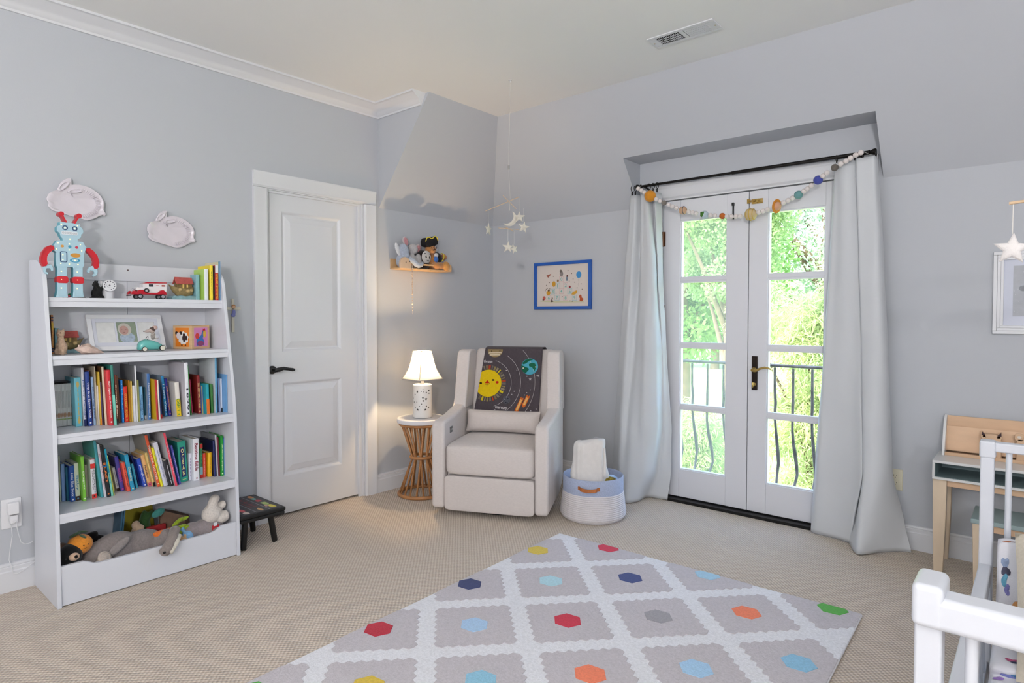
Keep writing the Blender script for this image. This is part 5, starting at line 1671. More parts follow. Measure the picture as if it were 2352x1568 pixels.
pj = [p for p in circ(ju, .056, 40, .050) if p[1] < SL - .003]
qflat(pj, 'striped_planet', '8a7654')
for cy, hh in ((215, .006), (255, .007)):
    z_ = qp(570, cy)[1]
    hw_ = math.sqrt(max(0, .056 ** 2 - ((z_ - ju[1]) * 1.12) ** 2)) * .92
    qflat([(ju[0] - hw_, z_ - hh), (ju[0] + hw_, z_ - hh + .003), (ju[0] + hw_ * .95, z_ + hh), (ju[0] - hw_ * .95, z_ + hh - .003)], 'planet_band', 'c9bba2', .0012)
for cx in (500, 665):
    qflat(circ(qp(cx, 182), .004, 10), 'eye', '1c1512', .0026)
me_ = qflat(circ(qp(795, 1160), .028, 24), 'small_planet', '55565e')
for dx, dy in ((-20, -40), (30, -30), (-50, 10), (50, 20), (-10, 50), (20, 60)):
    qflat(circ(qp(795 + dx, 1160 + dy), .0045, 8), 'crater', '2f3038', .0014)
for p0, p1 in (((985, 1380), (1100, 1125)), ((1130, 1270), (1220, 1085))):
    (x0, s0), (x1, s1) = qp(*p0), qp(*p1)
    d_ = Vector((x1 - x0, s1 - s0)).normalized()
    n_ = Vector((-d_.y, d_.x))
    for w, hx, h_, tr_ in ((.013, 'c9682e', 0, 0), (.007, 'e0b06a', .0014, .010)):
        a_, b_ = Vector((x0, s0)) + d_ * tr_, Vector((x1, s1)) - d_ * tr_ * 1.5
        pl_ = [a_ + n_ * w, a_ - d_ * w * .9 + n_ * w * .4, a_ - d_ * w * .9 - n_ * w * .4, a_ - n_ * w, b_ - n_ * w, b_ + d_ * .008 - n_ * w * .5, b_ - d_ * .004, b_ + d_ * .010 + n_ * w * .5, b_ + n_ * w * .9]
        qflat([tuple(q) for q in pl_], 'comet', hx, h_)
for p in ((792, 573), (1003, 570), (1200, 692), (948, 990), (902, 1050), (1265, 960), (1195, 1018), (1150, 1062), (208, 1370), (567, 1355), (1270, 1368), (1372, 1333), (350, 235)):
    qflat(circ(qp(*p), .0032, 8), 'star_dot', 'd2ccd0', .0004)
sx_, ss_ = qp(1262, 750)
qflat([(sx_ + (.012 if k % 2 == 0 else .004) * math.sin(PI * k / 5), ss_ + (.012 if k % 2 == 0 else .004) * math.cos(PI * k / 5)) for k in range(10)], 'star', 'b9b4b6', .0004)
TQ = mat('cbc5c6', rough=.9, bump=.2, scale=90)


def qtext(s, cx, cy, w, h_, rot=0):
    x, z = qp(cx, cy)
    M = MQ @ Matrix.Translation((x, z, .0016)) @ Matrix.Rotation(R(rot), 4, 'Z')
    text(s, w, h_, TQ, cl, M, 'lettering')


qtext('the sun', 425, 388, .066, .020, -2)
qtext('mercury', 690, 1325, .086, .024, -3)
qtext('ea', 1415, 683, .020, .012, -4)

# ---------------------------------------------------------------- rope basket with blanket
bk = thing('rope_basket', 'white coiled rope basket with blue band and leather handles', 'basket', (1.45, -.655, 0))
ROPE = mat('d5d0d2', rough=.9, bump=.5, scale=220, var=.05, vscale=80)
NR = 15
for k in range(NR):
    z = .0075 + k * .0112
    r_ = .203 - .018 * (k / NR) - .022 * max(0, (1 - k / 2.5)) ** 2
    G().tube(ci(r_, z, 44), .0074, 7, closed=True).build('rope_coil', ROPE, bk, smooth=180)
G().lathe([(0, .003), (.17, .003), (.185, .006)], 40).build('base', ROPE, bk, smooth=40)
BLUE = mat('a6b0c9', rough=.92, bump=.5, scale=380, var=.10, vscale=140, sheen=.1, spec=.1)
G().lathe([(.1895, .168), (.1900, .20), (.1895, .262), (.186, .267), (.1815, .262), (.181, .15)], 56).build('band', BLUE, bk, smooth=60)
LEA = mat('a8622f', rough=.5, bump=.25, scale=90, var=.1, vscale=30)
ha = math.atan2(-3.949 + .655, 3.593 - 1.45)
for a0 in (ha - R(8), ha - R(8) + PI):
    pts = []
    for k in range(13):
        u = (k - 6) / 6
        a = a0 + u * R(20)
        bul = .022 * math.cos(u * PI / 2) ** .7 if abs(u) < .8 else 0
        rr = .1915 + bul
        pts.append((rr * math.cos(a), rr * math.sin(a), .218 - (.006 * math.cos(u * PI / 2) if abs(u) < .8 else 0)))
    g = G()
    vs = []
    for p in pts:
        n_ = Vector((p[0], p[1], 0)).normalized() * .0022
        for dz_, dn in ((.0105, 1), (.0105, -1), (-.0105, -1), (-.0105, 1)):
            vs.append((p[0] + n_.x * dn, p[1] + n_.y * dn, p[2] + dz_))
    g.add(vs, [(4 * k + i, 4 * k + (i + 1) % 4, 4 * k + 4 + (i + 1) % 4, 4 * k + 4 + i) for k in range(12) for i in range(4)] + [(0, 1, 2, 3), (48, 49, 50, 51)])
    g.build('leather_handle', LEA, bk)

bl = thing('blanket', 'cream fleece blanket folded upright in the rope basket', 'blanket', (1.45, -.655, 0))
VD = Vector((math.cos(ha), math.sin(ha), 0))        # towards the viewer's side of the room
RT = Vector((-VD.y, VD.x, 0))
CRM = mat('ddd9d6', rough=.95, bump=.5, scale=300, var=.03, vscale=40, sheen=.3, spec=.1)
rows = []
LV = [(.05, .115, .070, 0), (.20, .120, .072, 0), (.275, .120, .072, -.004), (.305, .114, .066, -.006), (.34, .103, .058, -.008), (.40, .098, .054, -.008), (.45, .100, .050, -.006), (.475, .097, .044, -.004), (.487, .086, .030, -.002)]
for z, w, d_, sh in LV:
    r_ = []
    for k in range(48):
        a = 2 * PI * k / 48
        x = w * math.copysign(abs(math.cos(a)) ** .55, math.cos(a))
        y = d_ * math.copysign(abs(math.sin(a)) ** .7, math.sin(a))
        f = .006 * math.sin(x * 95 + 1.1) + .004 * math.sin(x * 170)
        y += f * (1 if math.sin(a) > 0 else -.6)
        zt = z + (.018 * (x / .1) + .006 * math.sin(x * 60) if z > .43 else 0)
        p = RT * (x + sh - .018) + VD * (y + .036)
        r_.append((p.x, p.y, zt))
    rows.append(r_)
g = G().add([p for r_ in rows for p in r_], [(48 * k + i, 48 * k + (i + 1) % 48, 48 * k + 48 + (i + 1) % 48, 48 * k + 48 + i) for k in range(len(LV) - 1) for i in range(48)] + [tuple(range(48)), tuple(range(48 * len(LV) - 48, 48 * len(LV)))])
g.build('fleece', CRM, bl, smooth=70)
g = G()
for x in (.070, ):
    pts = [RT * (x + .002 * math.sin(k)) + VD * (.128 - .030 * max(0, min(1, (z - .27) / .14))) + Vector((0, 0, z)) for k, z in enumerate((.27, .31, .35, .40, .45))]
    g.tube(pts, [.010, .011, .010, .009, .006], 8)
g.build('fold', CRM, bl, smooth=180)
t = thing('cloth', 'blue and white checked cloth lying in the rope basket behind the fleece', 'cloth', (1.45, -.655, .17))
g = G().ell(tuple(RT * .105 + VD * .02 + Vector((0, 0, .02))), (.055, .055, .075), e=.7, nu=20, nv=12)
g.build('fabric', mat('a9c4e4', rough=.9, bump=.4, scale=200, var=.25, vscale=30, sheen=.1), t, smooth=180)
t = thing('cloth', 'yellow and black patterned cloth lying on the checked cloth in the basket', 'cloth', (1.45, -.655, .20))
g = G().ell(tuple(RT * .100 + VD * .062 + Vector((0, 0, .03))), (.042, .042, .034), e=.7, nu=16, nv=10)
g.build('fabric', mat('7d6a1c', rough=.9, bump=.4, scale=150, var=.8, vscale=60), t, smooth=180)

# ---------------------------------------------------------------- little wall shelf with soft toys
t = thing('wall_shelf', 'small light wood animal shaped shelf on the left wall', 'shelf', (0, -.86, 1.60))
WD = mat('d3ab7c', rough=.55, bump=.15, scale=40, var=.12, vscale=10, aniso=(1, 5, 1))
G().box(.001, .012, -.245, .245, .0, .075).build('back_board', WD, t)
G().box(.001, .128, -.245, .245, -.002, .008).build('shelf_board', WD, t, bevel=.002)
G().box(.122, .130, -.240, .222, .031, .043).build('rail', WD, t, bevel=.002)
hp_ = [(-.258, 0), (-.262, .03), (-.256, .058), (-.240, .076), (-.215, .082), (-.190, .074), (-.170, .060), (-.160, .045), (-.158, .015), (-.162, 0)]
hd = G().prism(hp_, 'x', .118, .136).build('animal_head_front', mat('cdb196', rough=.55, bump=.15, scale=40, var=.08, vscale=10), t, bevel=.003)
G().disc((.136, -.210, .043), .0035, 'x', 12, t=.0008, ry=.007).disc((.136, -.176, .053), .0045, 'x', 12, t=.0008, ry=.006).build('eye', BLACK, hd)
G().prism([(.205, .0), (.205, .045), (.22, .055), (.238, .045), (.242, .02), (.238, .0)], 'x', .118, .136).build('animal_tail_front', WD, t, bevel=.003)
ZSH = .0088 + 1.60
t = plush('plush_elephant', 'blue grey plush elephant with trunk hanging over the wall shelf rail', 'soft toy', (.066, -1.052, ZSH), [((0, 0, .05), (.044, .042, .055)), ((.018, .005, .125), (.036, .038, .05), (18, 0, 0)), ((.03, .018, .085), (.024, .026, .028))], 'aab2c2', .005)
bits(t, 'ear', 'd8d8dc', [((.008, -.042, .130), (.010, .020, .048), (22, 0, 0))])
tk = G().tube([(.055, .022, .066), (.078, .040, .048), (.086, .060, .026), (.086, .085, .016), (.084, .112, .022), (.080, .128, .040)], [.018, .019, .019, .018, .016, .011], 14)
tk.build('trunk', plushm('b4bbc8'), t, smooth=180)
bits(t, 'foot', 'c9ccd2', [((.035, .036, .030), (.022, .020, .026))])
bits(t, 'eye', '1a1a1e', [((.046, .020, .142), .004)])
t = plush('plush_mouse', 'pale grey plush with big pink ears sitting second on the wall shelf', 'soft toy', (.064, -.950, ZSH), [((0, .0, .05), (.042, .044, .05)), ((.018, -.018, .07), (.024, .03, .035)), ((.018, .04, .06), (.026, .026, .052)), ((.035, .0, .03), (.03, .026, .026)), ((.010, -.004, .140), (.036, .040, .038))], 'b5b1b2', .005)
for y, z, q in ((.058, .150, -28), (-.058, .195, 25)):
    bits(t, 'ear', 'c4babd', [((-.008, y, z), (.008, .026, .038), (q, 0, 0))])
    bits(t, 'inner_ear', 'c48c92', [((.000, y, z), (.005, .018, .029), (q, 0, 0))])
t = plush('plush_moon_face', 'round black plush with smiling pale face on the wall shelf', 'soft toy', (.085, -.852, ZSH), [((-.018, -.004, .088), (.042, .052, .056)), ((-.01, 0, .03), (.045, .05, .032))], '2a2423', .005)
g = G().ell((.022, 0, .088), (.014, .044, .048), (-8, 0, 0), nu=28, nv=14)
g.build('face', fabric('c6c2be'), t, smooth=180)
bits(t, 'eye', '17171b', [((.035, -.013, .090), (.003, .007, .010)), ((.035, .022, .086), (.003, .007, .010))])
bits(t, 'eye_glint', 'e8e8ec', [((.038, -.011, .094), (.0012, .0025, .003)), ((.038, .024, .090), (.0012, .0025, .003))])
g = G()
for y, z, s in ((-.022, .112, 1), (.024, .108, -1)):
    g.tube([(.031, y - .008, z - .003 * s), (.032, y, z + .003), (.031, y + .008, z + .002 * s)], .0022, 6)
g.tube([(.035, -.006, .064), (.036, .004, .060), (.035, .014, .064)], .0018, 6)
g.build('brow_and_smile', mat('1f1a1a', rough=.8, bump=.1, scale=90), t, smooth=180)
t = plush('plush_bear', 'brown plush bear in black pirate hat and jacket on the wall shelf', 'soft toy', (.062, -.755, ZSH), [((0, .0, .06), (.042, .050, .062)), ((.016, -.030, .150), (.040, .044, .044)), ((.048, -.042, .138), (.020, .022, .018)), ((.045, .045, .03), (.03, .05, .03), (0, 0, 20)), ((.055, -.01, .028), (.036, .04, .026)), ((-.01, .012, .185), (.016, .016, .016))], 'b98150', .005)
bits(t, 'foot', 'c08c52', [((.066, .082, .030), (.028, .034, .036))])
bits(t, 'jacket', '15161b', [((.006, .040, .096), (.040, .054, .040), (-28, 0, 0)), ((-.004, .010, .06), (.043, .046, .050))])
bits(t, 'paw', 'b07a55', [((.012, .108, .104), (.025, .026, .025))])
g = G().tube([(.012 + .034 * math.cos(a), .080 + .010 * math.sin(a), .098 + .034 * math.sin(a)) for a in [2 * PI * k / 16 for k in range(16)]], .0035, 6, closed=True)
g.build('cuff_braid', mat('d8c73a', rough=.7, bump=.1, scale=90), t, smooth=180)
bits(t, 'shirt', '4a78c4', [((.036, .005, .078), (.018, .022, .024))])
bits(t, 'collar', 'dcd8d8', [((.034, .010, .110), (.014, .020, .018)), ((-.006, .034, .158), (.018, .022, .028))])
h = G()
hatp = [(-.070, .0), (-.078, .032), (-.066, .058), (-.040, .066), (-.022, .058), (-.004, .064), (.014, .080), (.034, .072), (.046, .048), (.050, .022), (.030, .012), (0, .004), (-.03, -.006)]
h.prism([(y - .030, z + .172) for y, z in hatp], 'x', -.012, .050)
ht = h.build('pirate_hat', mat('101014', rough=.9, bump=.4, scale=160), t, bevel=.006, bseg=3)
G().tube([(.050, y - .030, z + .172) for y, z in hatp[1:9]], .0035, 6).build('hat_braid', mat('d8c83c', rough=.7, bump=.1, scale=90), ht, smooth=180)
bits(t, 'nose', '2a1712', [((.068, -.044, .144), (.005, .007, .005))])
bits(t, 'eye', '1a1210', [((.055, -.052, .160), .004)])
g = G().tube([(.057, -.020 + .014 * math.cos(a), .164 + .014 * math.sin(a)) for a in [2 * PI * k / 16 for k in range(16)]], .0022, 6, closed=True)
g.build('eye_patch_ring', mat('2a1a14', rough=.8, bump=.1, scale=90), t, smooth=180)
t = thing('bead_string', 'string of small pale wooden beads hanging from the wall shelf', 'bead string', (.138, -1.014, 1.632))
BD = mat('cdb9a4', rough=.6, bump=.1, scale=60)
z = 0
k = 0
while z > -.345:
    r_ = .0052 if (k % 3) else .0064
    G().ell((0, .0015 * math.sin(k * .9), z - r_), (r_, r_, r_ * .9), nu=8, nv=6).build('bead', BD if k % 4 else mat('b9a79b', rough=.6, bump=.1, scale=60), t, smooth=180)
    z -= r_ * 1.9 + (.001 if z > -.2 else .012)
    k += 1
G().tube([(0, 0, 0), (0, .001, -.2), (0, 0, -.36)], .0009, 5).build('thread', BD, t)

# ---------------------------------------------------------------- felt star mobile in the corner
FELT = mat('cfc9bd', rough=.95, bump=.5, scale=300, var=.04, vscale=60, sheen=.2, spec=.1)
STICK = mat('c4a98a', rough=.7, bump=.3, scale=60, var=.15, vscale=20)
THR = mat('d3cfca', rough=.8, bump=.1, scale=60)


def star_mesh(r_, ang, th, M, inner=.42):
    g = G()
    n = 10
    rim = [((r_ if k % 2 == 0 else r_ * inner) * math.sin(PI * k / 5 + ang), (r_ if k % 2 == 0 else r_ * inner) * math.cos(PI * k / 5 + ang)) for k in range(n)]
    vs = []
    for s, h in ((1, 0), (.72, th * .75), (.3, th)):
        vs += [(x * s, y * s, h) for x, y in rim]
    for s, h in ((.72, -th * .75), (.3, -th)):
        vs += [(x * s, y * s, h) for x, y in rim]
    fs = []
    for a, b in ((0, 1), (1, 2), (0, 3), (3, 4)):
        fs += [(a * n + i, a * n + (i + 1) % n, b * n + (i + 1) % n, b * n + i) for i in range(n)]
    fs += [tuple(range(2 * n, 3 * n)), tuple(range(4 * n, 5 * n))]
    g.add([M @ Vector(v) for v in vs], fs)
    return g


mo = thing('star_mobile', 'hanging mobile of cream felt stars and a moon in the room corner', 'mobile', (1.065, -1.01, CZ))
RV = Vector((math.cos(R(40.5)), math.sin(R(40.5)), 0))
BV = Vector((math.sin(R(40.5)), -math.cos(R(40.5)), 0))
L3 = lambda p: Vector(p) - Vector((1.065, -1.01, CZ))
G().lathe([(.012, -.002), (.012, 0)], 14).tube([(0, 0, -.002), (0, 0, -.012), (.006, 0, -.016), (.006, 0, -.008)], .0016, 6).build('ceiling_hook', WHITE, mo)
G().tube([L3((1.065, -1.01, 2.705)), L3((1.061, -1.021, 2.19))], .0011, 5).tube([L3((1.061, -1.021, 2.18)), L3((1.072, -1.018, 1.985))], .0008, 5).build('cord', THR, mo)
G().box(-.006, .006, -.004, .004, -.013, .013, M=Matrix.Translation(L3((1.061, -1.021, 2.183)))).build('cord_stop', mat('a9a7a6', rough=.4, metal=.5, bump=.1, scale=60), mo)
for a, b in (((1.037, -1.047, 2.008), (1.100, -.995, 1.926)), ((.955, -1.118, 1.912), (1.112, -.984, 1.998)), ((1.024, -1.075, 1.806), (1.112, -.980, 1.798)), ((1.060, -1.06, 1.812), (1.078, -.99, 1.79))):
    G().tube([L3(a), L3(b)], .0022, 6).build('stick', STICK, mo)
for (c_, r_, ang, tw, top) in (((1.117, -.985, 1.874), .038, R(0), 0, 1.99), ((1.135, -.965, 1.812), .038, R(12), 0, 1.93), ((.972, -1.110, 1.798), .042, R(2), 62, 1.92), ((1.066, -1.033, 1.688), .038, R(4), 0, 1.80), ((1.075, -.985, 1.680), .034, R(-20), 40, 1.79)):
    M = Matrix.Translation(L3(c_)) @ frame((0, 0, 0), RV, (0, 0, 1)) @ Matrix.Rotation(R(tw), 4, 'Y')
    st = star_mesh(r_, ang, .007, M).build('felt_star', FELT, mo, smooth=50)
    G().tube([L3((c_[0], c_[1], c_[2] + r_ * .9)), L3((c_[0], c_[1], top))], .0007, 5).build('thread', THR, mo)
M = Matrix.Translation(L3((1.066, -1.022, 1.866))) @ frame((0, 0, 0), RV, (0, 0, 1)) @ Matrix.Rotation(R(-38), 4, 'Z')
g = G()
R1, n = .048, 16
pts_o = [(R1 * math.cos(a), R1 * math.sin(a)) for a in [R(-100 + 200 * k / n) for k in range(n + 1)]]
ex, ey = pts_o[0]
pts_i = [(-.018 + .040 * math.cos(a), .0445 / .0472 * .047 * math.sin(a)) for a in [R(-78 + 156 * k / n) for k in range(n + 1)]]
vs, fs = [], []
for (ox_, oy_), (ix_, iy_) in zip(pts_o, pts_i):
    mx_, my_ = (ox_ + ix_) / 2, (oy_ + iy_) / 2
    h_ = min(.008, .6 * math.hypot(ox_ - ix_, oy_ - iy_) / 2)
    vs += [(ox_, oy_, 0), (mx_, my_, h_), (ix_, iy_, 0), (mx_, my_, -h_)]
for k in range(n):
    for i in range(4):
        fs.append((4 * k + i, 4 * k + (i + 1) % 4, 4 * k + 4 + (i + 1) % 4, 4 * k + 4 + i))
fs += [(0, 1, 2, 3), (4 * n, 4 * n + 1, 4 * n + 2, 4 * n + 3)]
g.add([M @ Vector(v) for v in vs], fs).build('felt_moon', FELT, mo, smooth=60)
G().tube([L3((1.069, -1.02, 1.915)), L3((1.069, -1.02, 1.96))], .0007, 5).build('thread', THR, mo)

# ---------------------------------------------------------------- blue framed print
t = thing('framed_print', 'blue framed childrens number print on the wall left of the left curtain', 'picture', (.740, -.001, 1.498))
PB = mat('1d57ae', rough=.4, bump=.08, scale=60)
x0, x1, z0, z1, fw_ = -.272, .272, -.186, .186, .024
G().box(x0, x1, -.022, 0, z1 - fw_, z1).box(x0, x1, -.022, 0, z0, z0 + fw_).box(x0, x0 + fw_, -.022, 0, z0 + fw_, z1 - fw_).box(x1 - fw_, x1, -.022, 0, z0 + fw_, z1 - fw_).build('frame_moulding', PB, t, bevel=.002)
pr_ = G().box(x0 + fw_, x1 - fw_, -.010, -.006, z0 + fw_, z1 - fw_).build('print', mat('d9cfc8', rough=.8, bump=.1, scale=200), t)
pc = lambda cx, cy: (.44253 + .000346 * cx + .0000006 * cy - .740, 1.72695 - .0000105 * cx - .00028058 * cy - 1.498)
MP = frame((0, -.0101, 0), (1, 0, 0), (0, 0, 1))


def pflat(poly, nm, hx, h0=0):
    return flat(poly, MP, nm, mat(hx, rough=.8, bump=.1, scale=200), pr_, h0, h0 + .0004)


def pe(cx, cy, rx, ry, nm, hx, h0=.0004):
    return pflat(circ(pc(cx, cy), rx, 16, ry), nm, hx, h0)


for n_, cx, cy, c1 in (('0', 840, 610, 'd5b6b4'), ('1', 735, 790, 'a3c3c6'), ('2', 955, 780, 'd5b6b4'), ('3', 595, 955, 'a3c3c6'), ('4', 838, 945, 'd5b6b4'), ('5', 1070, 945, 'a3c3c6'), ('6', 485, 1140, 'd5b6b4'), ('7', 715, 1130, 'a3c3c6'), ('8', 955, 1130, 'd5b6b4'), ('9', 1195, 1120, 'a3c3c6')):
    x, z = pc(cx, cy)
    pflat([(x - .0225, z - .022), (x + .0225, z - .022), (x + .0225, z + .022), (x - .0225, z + .022)], 'number_block', c1, .0003)
    pflat([(x - .019, z - .018), (x + .019, z - .018), (x + .019, z + .018), (x - .019, z + .018)], 'block_face', 'd8cdc8', .0006)
    text(n_, .020 if n_ != '1' else .009, .028, mat('7fb9b0', rough=.8, bump=.1, scale=90), pr_, MP @ Matrix.Translation((x, z, .0012)), 'lettering')
pe(1312, 490, .024, .026, 'balloon', '3f8fcc')
g = G().tube([tuple(MP @ Vector((*pc(*p), .0006))) for p in ((1308, 590), (1290, 640), (1320, 690), (1290, 750), (1315, 810))], .0006, 5)
g.build('balloon_string', mat('b0a8a8', rough=.8, bump=.1, scale=90), pr_)
pe(840, 460, .016, .022, 'print_shape', '8c8480')
pe(822, 385, .011, .011, 'print_shape', '6d6560', .0007)
pflat([pc(*p) for p in ((410, 510), (450, 490), (555, 455), (510, 520), (465, 570))], 'print_shape', '9a5a4a', .0004)
pe(628, 745, .017, .022, 'print_shape', 'd29a32')
pe(470, 1000, .020, .018, 'print_shape', 'd29a32')
pe(482, 925, .010, .009, 'print_shape', '6b4c34', .0007)
pflat([pc(*p) for p in ((1110, 1035), (1150, 960), (1250, 915), (1275, 950), (1240, 1010), (1180, 1040))], 'print_shape', 'd6a13a', .0004)
pe(740, 655, .009, .011, 'print_shape', '8c6a48')
pe(1000, 525, .009, .008, 'print_shape', '5c2f2a')
pe(990, 600, .010, .018, 'print_shape', '7c8a98')
pe(1068, 825, .009, .010, 'print_shape', '8c2f3a')
pe(348, 1150, .014, .016, 'print_shape', 'b5554a')
pe(320, 1195, .006, .009, 'print_shape', '4a3a34', .0007)
pflat([pc(*p) for p in ((1310, 1080), (1345, 1030), (1385, 1060), (1390, 1110), (1440, 1150), (1400, 1215), (1330, 1210), (1340, 1140))], 'print_shape', 'b9552c', .0004)
pflat([pc(*p) for p in ((535, 1260), (560, 1180), (575, 1105), (600, 1140), (585, 1190), (615, 1240))], 'print_shape', '5a4a3e', .0004)
for p in ((612, 530), (500, 705), (415, 778), (1020, 368), (1118, 458), (1160, 608), (1200, 695), (1055, 665), (1375, 740), (1400, 885), (1268, 848), (378, 935), (408, 890), (440, 865), (510, 878), (690, 1005), (860, 1095), (1075, 1210), (1135, 1220)):
    pe(*p, .0042, .0034, 'bee_print', '6b5a50')
pflat([pc(230, 1225), pc(1450, 1215), pc(1450, 1235), pc(700, 1262), pc(230, 1245)], 'grass_print', 'c9c8a4', .0002)

# ---------------------------------------------------------------- curtain rod, rings, curtains
rod = thing('curtain_rod', 'black telescopic curtain rod with turned ends above the french door', 'curtain rod', (2.166, -.10, 2.153))
CB = mat('15120f', rough=.35, metal=.4, bump=.05, scale=60)
G().tube([(-.70, 0, 0), (.06, 0, 0)], .0085, 14).build('rod', CB, rod, smooth=40)
G().tube([(-.06, 0, 0), (.70, 0, 0)], .0110, 14).build('outer_rod', CB, rod, smooth=40)
for s in (-1, 1):
    G().lathe([(.011, 0), (.014, .002), (.014, .006), (.009, .010), (.012, .016), (.017, .026), (.018, .034), (.014, .040), (0, .041)], 18, (s * .69, 0, 0), M=Matrix.Rotation(R(90) * s, 4, 'Y')).build('finial', CB, rod, smooth=40)
    g = G().box(s * .655 - .008, s * .655 + .008, -.014, .0, -.016, -.010).tube([(s * .655, -.002, -.013), (s * .655, .05, -.02), (s * .655, .095, -.045)], .006, 8).box(s * .655 - .012, s * .655 + .012, .090, .099, -.075, -.015)
    g.build('bracket', CB, rod)

CUR = bpy.data.materials.new('curtain_cloth')
CUR.use_nodes = True
nt = CUR.node_tree
b_ = nt.nodes['Principled BSDF']
b_.inputs['Base Color'].default_value = (*lin('cacdd1'), 1)
b_.inputs['Roughness'].default_value = .85
b_.inputs['Sheen Weight'].default_value = .1
b_.inputs['Specular IOR Level'].default_value = .2
tc = nt.nodes.new('ShaderNodeTexCoord')
mp = nt.nodes.new('ShaderNodeMapping')
mp.inputs['Scale'].default_value = (60, 60, 900)
nz = nt.nodes.new('ShaderNodeTexNoise')
nz.inputs['Scale'].default_value = 1
bp = nt.nodes.new('ShaderNodeBump')
bp.inputs['Strength'].default_value = .25
bp.inputs['Distance'].default_value = .001
nt.links.new(tc.outputs['Object'], mp.inputs[0])
nt.links.new(mp.outputs[0], nz.inputs['Vector'])
nt.links.new(nz.outputs[0], bp.inputs['Height'])
nt.links.new(bp.outputs[0], b_.inputs['Normal'])


def curtain(name, label, levels, ring_xs):
    t = thing(name, label, 'curtain', (levels[0][1][4][0], -.10, 2.10), 0, 'pair of grey curtains')
    o_ = Vector((levels[0][1][4][0], -.10, 2.10))

    def fn(u, v):
        zz = [l[0] for l in levels]
        n = len(levels) - 1
        z = zz[0] + (zz[-1] - zz[0]) * v
        k = max(i for i in range(n) if z <= zz[i] + 1e-9)
        f = (zz[k] - z) / (zz[k] - zz[k + 1])
        f2 = f * f * (3 - 2 * f) * .35 + f * .65
        P_ = [cr(l[1], u) for l in levels]
        p0, p1, p2, p3 = P_[max(0, k - 1)], P_[k], P_[k + 1], P_[min(n, k + 2)]
        p = p1 * (1 - f2) + p2 * f2
        wr = .0025 * math.sin(z * 21 + u * 13) * math.sin(u * 9 + z * 4) + .0065 * math.sin(2 * PI * 6.5 * u + 1.2 * math.sin(2.2 * z)) * min(1, max(0, z) * 3) * math.sin(PI * u)
        return (p.x - o_.x, p.y + wr - o_.y, max(.006, z) - o_.z)
    G().grid(fn, 110, 70).build('cloth', CUR, t, smooth=180, solid=.0018)
    for off in (2.03, ):
        pass
    for x in ring_xs:
        rg = G().tube([(x - o_.x, .019 * math.cos(a), 2.145 - o_.z + .019 * math.sin(a)) for a in [2 * PI * k / 20 for k in range(20)]], .0022, 6, closed=True)
        rg.ell((x - o_.x, 0, 2.122 - o_.z), .0045, nu=8, nv=6).box(x - o_.x - .003, x - o_.x + .003, -.008, .004, 2.100 - o_.z, 2.120 - o_.z)
        rg.build('ring', CB, t, smooth=60)
    return t


curtain('curtain', 'left grey curtain gathered beside the french door', [
    (2.095, [(1.385, -.055), (1.39, -.10), (1.44, -.13), (1.47, -.085), (1.50, -.14), (1.545, -.14), (1.555, -.075), (1.585, -.12), (1.605, -.055)]),
    (1.55, [(1.345, -.055), (1.355, -.11), (1.42, -.14), (1.465, -.10), (1.515, -.16), (1.60, -.15), (1.59, -.08), (1.605, -.10), (1.618, -.055)]),
    (1.03, [(1.305, -.06), (1.325, -.12), (1.40, -.16), (1.46, -.14), (1.54, -.19), (1.615, -.165), (1.625, -.10), (1.635, -.075), (1.648, -.055)]),
    (.50, [(1.275, -.065), (1.295, -.13), (1.385, -.20), (1.45, -.20), (1.545, -.22), (1.63, -.17), (1.635, -.095), (1.66, -.075), (1.69, -.058)]),
    (.20, [(1.258, -.07), (1.285, -.14), (1.38, -.23), (1.455, -.25), (1.54, -.23), (1.59, -.16), (1.60, -.09), (1.64, -.075), (1.69, -.060)]),
    (0.0, [(1.245, -.075), (1.29, -.16), (1.40, -.27), (1.485, -.305), (1.53, -.22), (1.525, -.13), (1.545, -.085), (1.60, -.07), (1.665, -.062)]),
], (1.405, 1.43, 1.535, 1.565, 1.595))
curtain('curtain', 'right grey curtain trailing on the carpet beside the ivory outlet', [
    (2.115, [(2.69, -.05), (2.69, -.10), (2.72, -.135), (2.80, -.135), (2.80, -.085), (2.815, -.165), (2.892, -.165), (2.902, -.11), (2.898, -.07)]),
    (1.55, [(2.665, -.06), (2.675, -.11), (2.73, -.13), (2.82, -.14), (2.825, -.09), (2.84, -.175), (2.925, -.175), (2.94, -.115), (2.93, -.06)]),
    (1.08, [(2.64, -.07), (2.66, -.12), (2.735, -.13), (2.84, -.15), (2.845, -.10), (2.86, -.19), (2.95, -.19), (2.965, -.12), (2.955, -.06)]),
    (.42, [(2.605, -.085), (2.64, -.125), (2.765, -.14), (2.865, -.20), (2.87, -.14), (2.885, -.235), (2.97, -.215), (2.995, -.14), (2.99, -.08)]),
    (.15, [(2.592, -.088), (2.63, -.115), (2.745, -.125), (2.82, -.17), (2.83, -.15), (2.875, -.27), (2.96, -.205), (3.02, -.12), (3.05, -.082)]),
    (0.0, [(2.585, -.088), (2.62, -.11), (2.72, -.115), (2.79, -.135), (2.805, -.16), (2.872, -.295), (2.955, -.19), (3.03, -.105), (3.083, -.085)]),
], (2.70, 2.79, 2.81, 2.83, 2.893))

